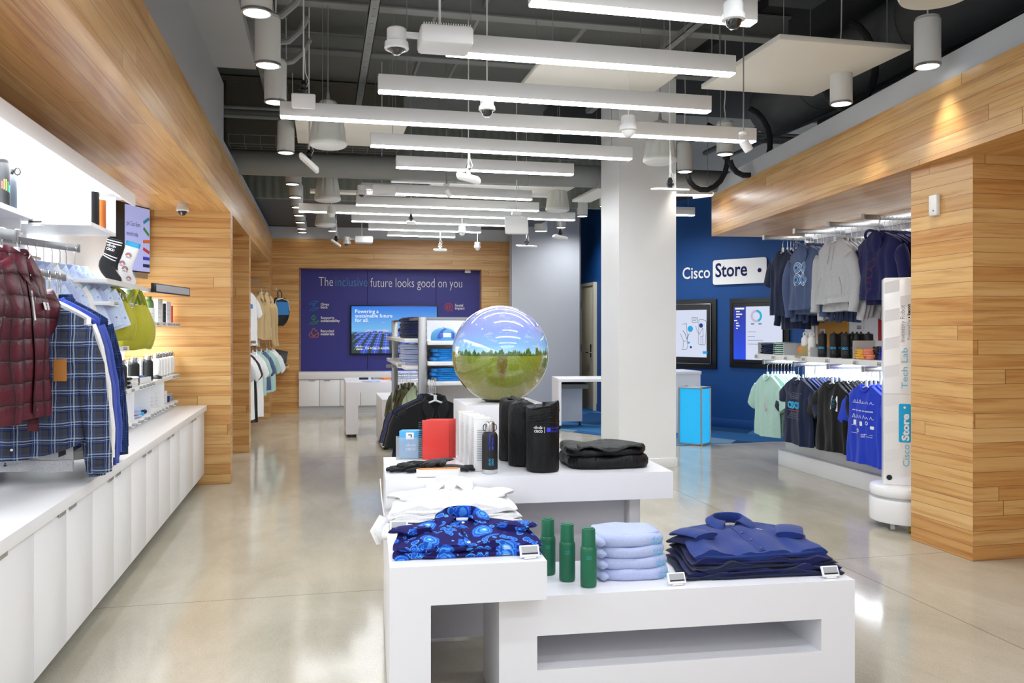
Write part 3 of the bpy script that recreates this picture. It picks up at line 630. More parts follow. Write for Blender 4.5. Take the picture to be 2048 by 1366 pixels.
class Garment:
    """Local frame: rod at z=0, width along x, front towards -y, back towards +y."""
    def __init__(s, W=.25, L=.66, dep=.05, sleeve='short', neck='crew', fold=1.0, seed=1, tail=0.0, off=.135, slope=.085, spread=.012, pw=2.6):
        s.pw = pw
        s.W, s.L, s.dep, s.sl, s.nk, s.fo, s.tail, s.off, s.slope, s.spread = W, L, dep, sleeve, neck, fold, tail, off, slope, spread
        s.r = random.Random(seed); s.ph = [s.r.uniform(0, 6.28) for _ in range(8)]
        s.nw = {'crew': .075, 'polo': .07, 'collar': .07, 'hood': .085, 'jacket': .075}[neck]; s.fd = {'crew': .055, 'polo': .10, 'collar': .06, 'hood': .06, 'jacket': .05}[neck]
    def ztop(s, x, front):
        a = abs(x); z = -s.off-s.slope*max(0, (a-s.nw))/(s.W-s.nw)*1.0-.012*(a/s.W)**4
        if a < s.nw: z = -s.off-(s.fd if front else .012)*math.cos(a/s.nw*math.pi/2)**.8
        return z
    def hw(s, t): return s.W*(1.0-.07*math.sin(math.pi*min(1, t*1.1))**2+.02*t)
    def zbot(s, a): return -s.off-s.L+s.tail*abs(a)**2.2+.006*math.sin(3*a+s.ph[0])
    def y(s, a, t, front):
        r = max(0.0, 1-abs(a)**s.pw)**.5; d = s.dep*r*(.38+.62*min(1, t*3.2))
        f = s.fo*t**.6*(.010*math.sin(7*a+s.ph[1]+1.5*t)+.007*math.sin(13*a+s.ph[2]-2*t)+.004*math.sin(23*a+s.ph[3])) + s.fo*.004*math.sin(11*t+5*a+s.ph[4])
        if not front: f = s.fo*t**.6*(.010*math.sin(6*a+s.ph[5])+.006*math.sin(12*a+s.ph[6]))
        f *= min(1, r*1.5)
        return -d-f if front else d+f
    def pt(s, a, t, front):
        zt = s.ztop(a*s.W, front); z = zt+(s.zbot(a)-zt)*t; tt = (-s.off-z)/s.L
        return (a*s.hw(max(0, tt)), s.y(a, t, front), z)
    def surf(s, x, z, front=True, lift=.0025):
        a = max(-1, min(1, x/s.hw(.5))); zt = s.ztop(a*s.W, front); t = max(0, min(1, (z-zt)/(s.zbot(a)-zt)))
        a = max(-1, min(1, x/s.hw(max(0, (-s.off-z)/s.L)))); yy = s.y(a, t, front); return (x, yy-lift if front else yy+lift, z)
    def body(s, mat, parent, name='torso', nu=29, nv=16):
        m = MB(); A = [-math.cos(math.pi*i/(nu-1)) if False else -1+2*i/(nu-1) for i in range(nu)]
        A = [math.copysign(abs(a)**.8, a) for a in A]
        m.grid(lambda i, j: s.pt(A[i], j/(nv-1), True), nu, nv); m.grid(lambda i, j: s.pt(A[i], j/(nv-1), False), nu, nv)
        n = nu*nv
        for i in range(nu-1): m.f += [(i, i+1, n+i+1, n+i), ((nv-1)*nu+i, (nv-1)*nu+i+1, n+(nv-1)*nu+i+1, n+(nv-1)*nu+i)]; m.m += [0, 0]
        for j in range(nv-1):
            for e in (0, nu-1): m.f += [(j*nu+e, (j+1)*nu+e, n+(j+1)*nu+e, n+j*nu+e)]; m.m += [0]
        return m.obj(name, mat, parent, smooth=75)
    def sleeves(s, mat, parent, length=None, ang=None, thick=None):
        if s.sl == 'none': return
        short = s.sl == 'short'; Ls = length or (.21 if short else .60); out = ang if ang is not None else (.62 if short else .20)
        for sd in (-1, 1):
            x0 = sd*(s.W-.045); z0 = -s.off-s.slope-.062; n = 5 if short else 12; pts = []; rx = []; ry = []
            for k in range(n):
                q = k/(n-1); bend = s.spread*math.sin(q*math.pi) if not short else 0
                pts.append((x0+sd*(Ls*q*math.sin(out)+bend+.02*min(1, q*4)), -.004*q+(.012*math.sin(q*5+s.ph[1]) if not short else 0), z0-Ls*q*math.cos(out)))
                wv = 1+.05*math.sin(q*19+s.ph[2])
                a0, a1 = (.078, .075) if short else (.074, .046)
                rx.append((a0+(a1-a0)*q)*wv*(1.0 if q < .93 or short else .9)); ry.append((s.dep*.75+.004)*(1.0-.25*q)*(2-wv) if q > 0 else s.dep*.5)
            m = MB().tube(pts, rx, 16, ry=ry, up=(0, 1, 0))
            o = m.obj('sleeve', mat, parent, smooth=75)
            if not short:
                p0 = Vector(pts[-2])*.15+Vector(pts[-1])*.85; p1 = Vector(pts[-1])+(Vector(pts[-1])-Vector(pts[-2]))*.55
                MB().tube([p0, (p0+p1)/2, p1], [rx[-1]*1.06, rx[-1]*1.02, rx[-1]*.98], 16, ry=[ry[-1]*1.15]*3, up=(0, 1, 0)).obj('cuff', mat, parent, smooth=60)
    def ring(s, mat, parent, r=.007, name='neckband'):
        pts = []
        for k in range(24):
            a = 2*math.pi*k/24; fr = math.sin(a) < 0; x = s.nw*math.cos(a)*1.0
            pts.append((x, .028*math.sin(a) if fr else .026*math.sin(a), s.ztop(x*.999, fr)+.003))
        MB().tube(pts, r, 6, closed=True).obj(name, mat, parent)
    def collar(s, mat, parent, w_=.062, stand=.028):
        m = MB(); n = 25; vs = []
        for k in range(n):
            q = -1+2*k/(n-1); a = math.radians(90+q*168); x = s.nw*1.02*math.cos(a); y = .036*math.sin(a)
            fr = max(0, abs(q)-.45)/.55; z = -s.off+stand-(s.fd*.9)*fr**1.6
            px, pz = x*(1.0), z; ox = x*1.0+math.copysign(.030+.022*fr, x)*min(1, abs(x)/.03)*(1-.25*fr); oy = y*1.55-.012*fr; oz = z-w_*(1+.45*fr**3)
            base = (x*.96, y*.96, z-stand-.01)
            vs.append((base, (px, y, pz), (px*1.06, y*1.12, pz+.002), (ox, oy, oz), (ox*.985, oy*.94, oz-.002)))
        m.grid(lambda i, j: vs[i][j], n, 5)
        m.add([vs[0][i] for i in range(5)]+[vs[-1][i] for i in range(5)], [(0, 1, 2, 3, 4), (5, 6, 7, 8, 9)])
        return m.obj('collar', mat, parent, smooth=60)
    def hood(s, mat, parent, front=False):
        sg = -1 if front else 1; m = MB(); ph = s.ph
        def P(i, j):
            a = 2*math.pi*i/28; q = j/13; r = math.sin(math.pi*min(.999, q*.96+.02))**.75
            x = .125*r*math.cos(a)*(1-.25*q); y = sg*(.028+.045*r*(.5+.5*math.sin(a)))*1.0+.004*math.sin(5*a+ph[2]); z = -s.off+.025-.21*q+.012*math.sin(a*2+ph[3])*r
            return (x, y, z)
        m.grid(P, 28, 14, True); o = m.obj('hood', mat, parent, smooth=75)
        pts = []
        for k in range(28):
            a = 2*math.pi*k/28; pts.append((.105*math.cos(a), sg*(.045)+.038*math.sin(a)*sg, -s.off-.028+.045*math.sin(a)+.006*math.sin(3*a+ph[1])))
        MB().tube(pts, .012, 8, closed=True).obj('hood_rim', mat, o, smooth=75); return o
    def band(s, mat, parent, h=.05, front_only=False):
        m = MB(); n = 29
        for fr in (True, False):
            m.grid(lambda i, j: (lambda p: (p[0]*1.005, p[1]+(-.004 if fr else .004), p[2]-.004))(s.surf((-1+2*i/(n-1))*s.hw(1)*.99, s.zbot(-1+2*i/(n-1))+h*j+.004, fr, .002)), n, 2)
        return m.obj('hem_band', mat, parent, smooth=75)
    def placket(s, mat, parent, bmat, L=None, w_=.03, x=0.0, nb=3, pull=0.0):
        L = L or .16; z0 = s.ztop(0, True)
        m = MB().grid(lambda i, j: s.surf(x-w_/2+w_*i/2, z0-L*j/8-.004, True, .004), 3, 9); o = m.obj('placket', mat, parent, smooth=75)
        for k in range(nb):
            p = s.surf(x, z0-.02-(L-.03)*k/max(1, nb-1), True, .006); m = MB().tube([p, (p[0], p[1]-.003, p[2])], .0055, 12); m.obj('button', bmat, o)
        return o
    def mapped(s, mb2, parent, name, mat, front=True, lift=.004, label=None):
        mb2.v = [s.surf(v[0], v[2], front, lift+max(0, -v[1])) for v in mb2.v]; return mb2.obj(name, mat, parent, label, smooth=0)
    def pocket(s, mat, parent, x, z, w_=.09, h=.10):
        m = MB().grid(lambda i, j: s.surf(x-w_/2+w_*i/4, z-h*j/4-(.02*(1-abs(i-2)/2) if j == 4 else 0), True, .005), 5, 5); return m.obj('pocket', mat, parent, smooth=75)
HOOKM = MT['chrome']
def hanger(parent, W=.2, mat=None, off=.135, slope=.075, clear=True):
    pts = [(0, -.012+.0, -.012)]; r = .019
    pts = [(0, r*math.cos(a), r*math.sin(a)-r+.006) for a in [math.radians(x) for x in range(200, -91, -24)]]
    pts += [(0, 0, -.06), (0, 0, -off+.03)]
    pts = [(p[0], p[1], p[2]) for p in pts]
    o = MB().tube([(0, 0, -off-.004), (W*.5, 0, -off-.012-slope*.4), (W, 0, -off-slope*.95), ], .007, 8).tube([(0, 0, -off-.004), (-W*.5, 0, -off-.012-slope*.4), (-W, 0, -off-slope*.95)], .007, 8).tube([(0, 0, -off+.035), (0, 0, -off-.01)], .012, 8).obj('hanger', MT['hangerwhite'] if clear else mat or MT['fixture'], parent)
    MB().tube(pts, .0022, 6).obj('hook', HOOKM, o)
    return o
def tshirt(label, mat, W=.25, L=.66, seed=1, loc=(0, 0, 0), rz=0, sleeve='short', group=None, dep=.045, cat='t-shirt', name='tshirt', ang=None):
    t = thing(name, label, cat, loc, rz, group); g = Garment(W, L, dep, sleeve, 'crew', 1, seed); g.body(mat, t); g.sleeves(mat, t, ang=ang); g.ring(mat, t); hanger(t); return t, g
def shirt(label, mat, W=.25, L=.70, seed=1, loc=(0, 0, 0), rz=0, sleeve='long', group=None, dep=.05, cat='shirt', name='button_shirt', neck='collar', full=True, ang=None, tail=.05):
    t = thing(name, label, cat, loc, rz, group); g = Garment(W, L, dep, sleeve, neck, 1, seed, tail=tail); g.body(mat, t); g.sleeves(mat, t, ang=ang); g.collar(mat, t)
    g.placket(mat, t, MT['ink'] if neck == 'polo' else MT['fixture'], L=L-.1 if full else .14, nb=6 if full else 2); hanger(t); return t, g
def hoodie(label, mat, W=.27, L=.62, seed=1, loc=(0, 0, 0), rz=0, group=None, hood='back', dep=.06, strings=True, ang=.10):
    t = thing('hoodie', label, 'hoodie', loc, rz, group); g = Garment(W, L, dep, 'long', 'hood', 1.1, seed, spread=.035); g.body(mat, t); g.sleeves(mat, t, length=L*.84, ang=ang); g.hood(mat, t, hood == 'front'); g.band(mat, t)
    if strings and hood == 'back':
        for sx in (-.025, .03):
            MB().tube([g.surf(sx, g.ztop(sx, True)-.005, True, .006), g.surf(sx*1.3, -.30, True, .006), g.surf(sx*1.4, -.38-sx, True, .006)], .003, 6).obj('drawstring', mat, t)
        m = MB()
        for sd in (-1, 1): m.tube([g.surf(sd*.13, -.135-L+.23, True, .003), g.surf(sd*.155, -.135-L+.15, True, .004), g.surf(sd*.16, -.135-L+.08, True, .003)], .005, 6)
        m.obj('pocket_opening', mat, t)
    hanger(t); return t, g
def row(proto, n, start, step, rz, noun, where, group, seed=3, mats=None, jz=.01, first=1, sc=(1, .55, 1), jr=.06):
    """copies hanging behind proto on the same rail; mats: list of material maps"""
    rr = random.Random(seed); out = []
    for k in range(n):
        p = Vector(start)+Vector(step)*(k+rr.uniform(-.15, .15)); s_ = rr.uniform(.97, 1.0)
        mm = mats[k % len(mats)] if mats else None
        out.append(dup(proto, (p.x, p.y, p.z), rz+rr.uniform(-jr, jr), '%s hanging %s in line %s' % (noun[k] if isinstance(noun, list) else noun, ORD[k+first], where), group, mm, (s_*sc[0], sc[1], s_*sc[2])))
    return out
# ------------------------------------------------------------------ folded things
def slab(m, w_, d_, z0, th, seed, wob=.006, ox=0, oy=0, top=1.0, rnd=3.2, sag=0.0):
    rr = random.Random(seed); ph = [rr.uniform(0, 6.28) for _ in range(6)]; n = 36; prof = [(0.0, .0), (.80, .0), (.955, .06), (1, .35), (1, .65), (.955, .94), (.80, 1), (.4, 1.0), (0.001, 1.0)]
    def P(i, j):
        a = 2*math.pi*i/n; r, h = prof[j]; c, s_ = math.cos(a), math.sin(a); sup = (abs(c)**rnd+abs(s_)**rnd)**(-1/rnd)
        wv = 1+wob/w_*(math.sin(3*a+ph[0])+.6*math.sin(7*a+ph[1])+.5*math.sin(11*a+ph[2]*(1+h)))*(r > .5)
        x = w_/2*c*sup*r*wv; y = d_/2*s_*sup*r*wv
        z = z0+th*h+(.0 if j < 4 else wob*.5*math.sin(4*x/w_*3+ph[3]+5*y/d_)+wob*.35*math.sin(13*x+ph[4]))*(h > .3)*1.0-sag*(h > .5)*abs(2*x/w_)**3*th
        return (x+ox, y+oy, z)
    m.grid(P, n, len(prof), True); return m
def folded(name, label, cat, mat, w_, d_, th, loc, rz=0, seed=1, group=None, layers=2, roll=False, logo_=None, fold_side=-1):
    t = thing(name, label, cat, loc, rz, group); m = MB(); lt = th/layers
    for k in range(layers): slab(m, w_*(1-.015*k), d_*(1-.02*((k+1) % 2)), k*lt*.97, lt*1.06, seed*7+k, .005, ox=.004*math.sin(k*2.1+seed), oy=.004*(k % 2))
    m.obj('fabric_layers', mat, t, smooth=80)
    m = MB(); m.tube([(fold_side*w_*q, d_*e, th*.5) for q, e in ((.40, -.47), (.455, -.44), (.475, -.2), (.48, .1), (.455, .44))], [th*.12, th*.40, th*.47, th*.45, th*.2], 12); m.obj('folded_edge', mat, t, smooth=80)
    return t
def stack(n, th, name, noun, where, cat, mats, w_, d_, loc, rz=0, seed=1, group=None, jit=.006, layers=2, fold_side=-1):
    rr = random.Random(seed); z = 0; out = []
    for k in range(n):
        pos = 'lowest' if k == 0 else 'topmost' if k == n-1 else ORD[k]+' from the bottom'
        if n == 1: pos = ''
        out.append(folded(name, ('%s, %s in the pile %s' % (noun, pos, where)) if n > 1 else '%s %s' % (noun, where), cat, mats[k % len(mats)], w_*(1-.01*k), d_, th*rr.uniform(.93, 1.05), (loc[0]+rr.uniform(-jit, jit), loc[1]+rr.uniform(-jit, jit), loc[2]+z), rz+rr.uniform(-.03, .03), seed*5+k, group, layers, fold_side=fold_side)); z += th*1.0
    return out
# ------------------------------------------------------------------ bottles, boxes, tags
def price_tag(label, loc, rz=0, s=1.0, tilt=1.0, group='small price displays'):
    t = thing('price_display', label, 'price tag', loc, rz, group)
    M = Matrix.Rotation(-tilt*.5, 4, 'X')
    MB().box(-.034*s, .034*s, -.004*s, .004*s, .006*s, .046*s, .002*s, M=M).box(-.02*s, .02*s, -.0, .02*s, 0, .006*s).obj('case', MT['price'], t)
    o = MB().box(-.028*s, .028*s, -.0048*s, -.004*s, .014*s, .041*s, M=M).obj('screen', MT['eink'], t)
    m = MB().box(-.028*s, .028*s, -.0052*s, -.0048*s, .014*s, .019*s, M=M); m.obj('dark_strip', MT['ink'], t)
    return t
def bottle(name, label, cat, loc, r, h, mat, kind='steel', group=None, capmat=None, deco=None, rz=0):
    t = thing(name, label, cat, loc, rz, group)
    if kind == 'steel':        # straight body, steel foot, steel cap with loop
        MB().lathe([(r*.93, 0), (r, .004), (r, h*.085)], 32).obj('base_ring', MT['chrome'], t, 'brushed steel foot')
        MB().lathe([(r*1.0, h*.085), (r*1.01, h*.09), (r*1.01, h*.70), (r*.97, h*.745), (r*.80, h*.79), (r*.62, h*.81)], 32).obj('bottle_body', mat, t)
        c = MB().lathe([(r*.60, h*.81), (r*.62, h*.83), (r*.62, h*.955), (r*.56, h*.985), (r*.5, h)], 32).obj('cap', MT['chrome'], t)
        m = MB()
        for sd in (-1, 1): m.tube([(sd*r*.62, 0, h*.95), (sd*r*.82, 0, h*.93), (sd*r*.86, 0, h*.86), (sd*r*.72, 0, h*.825), (sd*r*.6, 0, h*.83)], r*.06, 6)
        m.obj('cap_loop', MT['black'], c)
    elif kind == 'flask':      # green thermos: body, cup lid
        MB().lathe([(r*.9, 0), (r*.98, .004), (r, .012), (r, h*.62), (r*.96, h*.66), (r*.84, h*.685)], 36).obj('bottle_body', mat, t)
        MB().lathe([(r*.82, h*.685), (r*.85, h*.69), (r*.83, h*.96), (r*.78, h*.985), (r*.62, h*.99), (r*.60, h*.983), (r*.60, h*1.0), (r*.2, h*1.0)], 36).obj('cup_lid', mat, t)
    elif kind == 'sport':      # wide bottle with black lid and spout
        MB().lathe([(r*.93, 0), (r, .006), (r, h*.78), (r*.95, h*.82)], 28).obj('bottle_body', mat, t)
        MB().lathe([(r*.97, h*.82), (r*1.0, h*.83), (r*.97, h*.90), (r*.6, h*.93), (r*.25, h*.94), (r*.22, h*.99), (r*.1, h)], 28).obj('lid', capmat or MT['black'], t)
    elif kind == 'loop':       # white bottle with round loop handle
        MB().lathe([(r*.93, 0), (r, .006), (r, h*.68), (r*.9, h*.74), (r*.62, h*.79)], 28).obj('bottle_body', mat, t)
        pts = [(.62*r*math.cos(a), 0, h*.88+.62*r*math.sin(a)) for a in [2*math.pi*k/16 for k in range(16)]]
        c = MB().lathe([(r*.6, h*.79), (r*.62, h*.85), (r*.3, h*.86)], 20).obj('cap', capmat or mat, t); MB().tube(pts, r*.16, 8, closed=True).obj('loop_handle', capmat or mat, c)
    elif kind == 'dome':       # rounded shoulder bottle with small cap
        MB().lathe([(r*.92, 0), (r, .006), (r, h*.70), (r*.92, h*.80), (r*.7, h*.86), (r*.5, h*.88)], 28).obj('bottle_body', mat, t)
        MB().lathe([(r*.5, h*.88), (r*.54, h*.89), (r*.54, h*.97), (r*.48, h)], 24).obj('cap', capmat or mat, t)
    elif kind == 'can':
        MB().lathe([(r*.95, 0), (r, .003), (r, h*.97), (r*.97, h)], 28).obj('cylinder', mat, t); MB().lathe([(r*.98, h), (r*.98, h*1.03), (r*.9, h*1.035)], 24).obj('lid', capmat or MT['fixture'], t)
    return t
def carton(name, label, cat, loc, w_, d_, h, mat, rz=0, group=None, inkm=None, lines=8):
    t = thing(name, label, cat, loc, rz, group); bx(-w_/2, w_/2, -d_/2, d_/2, 0, h, .0015).obj('box_body', mat, t)
    m = MB()
    for k in range(lines): rect(m, (0, -d_/2-.0006, 0), (1, 0, 0), (0, 0, 1), -w_*.32, w_*(.05+.2*((k*37) % 5)/5), h*(.2+.6*k/lines), h*(.2+.6*k/lines)+.0025)
    for k in range(lines): rect(m, (-w_/2-.0006, 0, 0), (0, 1, 0), (0, 0, 1), -d_*.3, d_*(.0+.25*((k*17) % 4)/4), h*(.15+.7*k/lines), h*(.15+.7*k/lines)+.0025)
    m.obj('small_print', inkm or MT['inkgr'], t, smooth=0)
    MB().box(-w_/2, w_/2, -d_/2-.0008, d_/2+.0008, h-.0012, h+.0006).obj('lid_flap', mat, t); return t
def on_cyl(m, r, zc, a0=-math.pi/2, k=1.004):
    """wrap lettering laid out in the x/z plane (centred) round a cylinder of radius r"""
    m.v = [(r*k*math.cos(a0+v[0]/r), r*k*math.sin(a0+v[0]/r), v[2]+zc) for v in m.v]; return m
def cap_hat(name, label, loc, rz, mat, brim, group=None, patch=None, s=1.0):
    t = thing(name, label, 'cap', loc, rz, group); r = .085*s
    MB().lathe([(r, 0), (r*1.02, r*.35), (r*.95, r*.85), (r*.7, r*1.2), (r*.35, r*1.38), (r*.02, r*1.42)], 28, sy=1.12).obj('crown', mat, t, smooth=70)
    m = MB(); vs = []; n = 17
    for k in range(n):
        a = math.radians(200+140*k/(n-1)); b = a
        vs.append([(r*1.0*math.cos(a), r*1.12*math.sin(a), .006), (r*1.0*math.cos(a), r*1.12*math.sin(a)-r*.85*max(0, -math.sin(a))**1.2, .0+.006*math.cos(a)**2), (r*1.0*math.cos(a), r*1.12*math.sin(a)-r*.85*max(0, -math.sin(a))**1.2, -.003), (r*1.0*math.cos(a), r*1.12*math.sin(a), .0)])
    m.grid(lambda i, j: vs[i][j % 4], n, 5); m.obj('brim', brim, t, smooth=60)
    MB().lathe([(.006, r*1.42), (.006, r*1.46), (.001, r*1.47)], 10).obj('top_button', mat, t)
    if patch: rrect(MB(), (0, -r*1.16, r*.62), (1, 0, 0), (0, 0, 1), -.028*s, .028*s, -.02*s, .02*s, .004).obj('patch', patch, t, smooth=0)
    return t
# ================================================================== FRONT DISPLAY TABLES
TO = Vector((.214, 2.794, 0)); TR = -.055; tc, ts = math.cos(TR), math.sin(TR)
def T(x, y, z=0): return Vector((TO.x+x*tc-y*ts, TO.y+x*ts+y*tc, z))
TB = MT['table']
t = thing('display_table', 'white bridge-shaped table holding the white and the floral shirts', 'table', T(0, 0), TR)
bx(0, .524, 0, .872, .47, .60).obj('tabletop', TB, t); bx(0, .134, 0, .872, 0.012, .47).obj('leg', TB, t)
t = thing('display_table', 'tall white table behind the others, holding the black bottle and pouches', 'table', T(0, .79), TR)
bx(0, 1.258, 0, .63, .632, .75).obj('tabletop', TB, t); bx(0, .134, .09, .63, .012, .632).obj('leg', TB, t); bx(1.095, 1.145, .12, .62, .012, .6315, .002).obj('leg', TB, t)
bx(.135, 1.085, .17, .19, .012, .6315).obj('back_panel', plain('table_panel_grey', 'D8D8DE', .4), t)
t = thing('display_bench', 'low white bench with a long rectangular slot at right front', 'bench', T(.376, .1), TR)
bx(0, 1.334, 0, .42, .312, .45).obj('tabletop', TB, t); bx(0, .134, 0, .42, .012, .312).obj('leg', TB, t); bx(1.2, 1.334, 0, .42, .012, .312).obj('leg', TB, t)
bx(.134, 1.2, 0, .42, .012, .192).obj('lower_shelf', TB, t); bx(.1345, 1.1995, .40, .419, .193, .3115).obj('back_panel', TB, t)
# pedestal and globe
t = thing('pedestal', 'tall white square pedestal carrying the shiny globe', 'pedestal', (.753+.22, 4.50+.23, 0), 0)
bx(-.22, .22, -.23, .23, 0, .97, .002).obj('column', TB, t); bx(-.2, .2, -.21, .21, 0, .02).obj('plinth', MT['dgrey'], t)
def globe_mat():
    t = NT('globe_image', .08, 0, .5, 1.0, .03); x, y, z = t.sep()[:3]
    ang = t.n.new('ShaderNodeMath'); ang.operation = 'ARCTAN2'; t.link(x, ang.inputs[0]); t.link(t.math('MULTIPLY', y, -1), ang.inputs[1]); az = ang.outputs[0]
    n = t.noise(3.5, t.comb(az, t.math('MULTIPLY', z, 9), 0), 5)[0]; tr = t.noise(7, t.comb(az, 0, 3), 6, .75)[0]; gr = t.noise(16, t.comb(t.math('MULTIPLY', az, 2), t.math('MULTIPLY', z, 8), 1), 8, .75, .5)[0]
    zz = t.math('MULTIPLY', z, 1/.275)
    sky = t.ramp(t.math('ADD', t.math('MULTIPLY', zz, .5), .5), [(.5, 'A9DFF5'), (1, 'A7A8D8'), (.6, '86B9EE'), (.75, '8FA0E0')])
    sky = t.mix(t.math('MULTIPLY', t.math('GREATER_THAN', n, .58), .25), sky, lin('DDE9F4'))
    g1 = t.ramp(gr, [(.3, '3E4A16'), (.72, 'B5C44A'), (.5, '76862A')]); bl_ = t.ramp(t.math('ADD', t.math('MULTIPLY', zz, -1), t.math('MULTIPLY', t.math('ABSOLUTE', az), .4)), [(0, '8A9A3A'), (1, '745C36'), (.35, '77852F'), (.65, '6A6630')])
    grass = t.mix(.55, g1, bl_)
    rock = t.math('LESS_THAN', t.math('ADD', t.math('MULTIPLY', t.math('POWER', t.math('ABSOLUTE', t.math('ADD', az, .17)), 1.6), 5.5), t.math('POWER', t.math('ABSOLUTE', t.math('ADD', zz, .18)), 1.6)), t.math('ADD', -.05, t.math('MULTIPLY', gr, .42)))
    grass = t.mix(t.math('MULTIPLY', rock, .7), grass, t.ramp(gr, [(.35, '4A3520'), (.7, '8A6E48')]))
    trees = t.ramp(gr, [(.35, '22351A'), (.7, '6B8A3C')])
    ht = t.math('MULTIPLY', t.math('SUBTRACT', tr, .40), .75)
    c = t.mix(t.math('LESS_THAN', zz, t.math('MAXIMUM', ht, .005)), sky, trees); c = t.mix(t.math('LESS_THAN', zz, -.015), c, grass)
    t.color(c); t.emit(c, .22); return t.m
t = thing('globe', 'large glossy globe showing a green field under a blue sky, on the pedestal', 'globe', (.985, 4.72, .97+.268))
m = MB(); n = 64
m.lathe([(.275*math.sin(a)+.00001, -.275*math.cos(a)) for a in [math.pi*(k+.0)/40 for k in range(5, 41)]], 72, cap=True); m.obj('screen_sphere', globe_mat(), t, smooth=90)
MB().lathe([(.085, -.268), (.088, -.262), (.105, -.256), (.10, -.25)], 40).obj('base_ring', MT['black'], t)
# ------------------------------------------------------------------ laid-out shirts
def laid_collar(g, mat, parent, dep):
    n = 27; vs = []
    for k in range(n):
        q = -1+2*k/(n-1); a = math.radians(90+q*158); fr = max(0, abs(q)-.35)/.65; c = math.cos(a); s_ = math.sin(a)
        top = (.064*c, .034*s_-.004, .026-.012*fr)                       # x, towards the neck (+) or the hem (-), height
        foot = (.050*c, .022*s_-.004, -.014)
        out = (.088*c+math.copysign(.034*fr**1.2, c)*(1 if abs(c) > .05 else 0), .062*s_-.045*fr**2, .008-.007*fr)
        tip = (out[0]*1.01, out[1]-.004, out[2]-.004)
        vs.append([(p[0], -(dep+p[2]), -.05-.018+p[1]) for p in (foot, top, (top[0]*1.05, top[1]*1.12, top[2]+.001), out, tip)])
    m = MB().grid(lambda i, j: vs[i][j], n, 5); o = m.obj('collar', mat, parent, smooth=50)
    md = o.modifiers.new('thickness', 'SOLIDIFY'); md.thickness = .003
    return o
def laid(label, mat, W_, L_, dep, x, yf, z, rz=0, seed=1, group=None, collar=True, fold=True, btn=None, buttons=3, lab=False, cat='shirt', pocket=False, name='laid_shirt', cw=1.0, tilt=0.0):
    tilt = math.radians(tilt)
    g = Garment(W_, L_, dep, 'none', 'collar', .7, seed, off=.05, slope=.075, pw=9)
    g.nw = .062*cw; p = T(x, yf+(.05+L_)*math.cos(tilt), z+dep*1.05+(.05+L_)*math.sin(tilt))
    t = thing(name, label, cat, p, 0, group, rot=(-math.pi/2+tilt, 0, TR+rz)); g.body(mat, t, 'folded_body', 33, 14)
    m = MB(); rr = random.Random(seed)
    for k in range(2): m.tube([(-W_*.96, -dep*.1+dep*.55*k, -.05-L_+.012+.006*k), (-W_*.5, -dep*.15+dep*.5*k+.003, -.05-L_-.004+.005*k), (0, -dep*.1+dep*.5*k, -.05-L_-.002+.005*k), (W_*.5, -dep*.15+dep*.5*k, -.05-L_-.003+.005*k), (W_*.96, -dep*.1+dep*.5*k, -.05-L_+.012+.006*k)], dep*.42, 10)
    m.obj('front_fold', mat, t, smooth=80)
    if fold:
        for sd in (-1, 1):
            m = MB(); a = g.surf(sd*W_*.86, -.05-.11); b = g.surf(sd*W_*.66, -.05-L_*.62); e = 0
            m.tube([(a[0]*1.05, a[1]+.012, a[2]+.03), (a[0], a[1]-.006, a[2]), ((a[0]+b[0])/2, (a[1]+b[1])/2-.010, (a[2]+b[2])/2), (b[0], b[1]-.009, b[2])], [.045, .055, .054, .052], 14, ry=[.010, .012, .012, .010], up=(0, 1, 0)); m.obj('folded_sleeve', mat, t, smooth=75)
            c = MB().tube([(b[0]+sd*.004, b[1]-.0095, b[2]+.012), (b[0]-sd*.002, b[1]-.0095, b[2]-.006)], .055, 14, ry=.013, up=(0, 1, 0)); c.obj('sleeve_hem', mat, t, smooth=75)
    if collar:
        laid_collar(g, mat, t, dep)
        g.placket(mat, t, btn or MT['fixture'], L=L_*.8, nb=buttons, w_=.024)
    if lab:
        o = MB().box(-.016, .016, -.0, .002, 0, .02).obj('neck_label', MT['fixture'], t); o.location = (.004, .012, -.052)
    if pocket:
        rect(MB(), (0, 0, 0), (1, 0, 0), (0, 0, 1), -.013, .013, -.002, .002); m = rect(MB(), (.09, 0, -.05-.13), (1, 0, 0), (0, 0, 1), -.013, .013, -.002, .002); g.mapped(m, t, 'chest_label', MT['inkw'])
    return t, g
z = .600
for k in range(5):
    top = k == 4
    laid(('white button shirt with crisp collar on top of the white shirt pile' if top else 'white shirt, %s in the pile under the collared white one' % ('lowest' if k == 0 else ORD[k]+' from the bottom')), MT['knit_white'], .268-.006*k, .27+.004*k, (.0078 if not top else .015), .262+.003*(k % 3), .505+.004*k, z, .012*((k % 3)-1), 40+k, 'pile of white shirts', collar=top, fold=top, buttons=2, tilt=1.2+2.0*k)
    z += .0128
for k in range(2): laid(('floral shirt with raised collar on top of the floral pair' if k else 'floral shirt lying beneath the other floral shirt'), MT['floral'], .252, .27-.01*k, .010+.004*k, .268, .082+.006*k, .60+.018*k, .004*k, 60+k, 'pair of blue floral shirts', collar=k == 1, fold=k == 1, buttons=2, tilt=4+6.5*k)
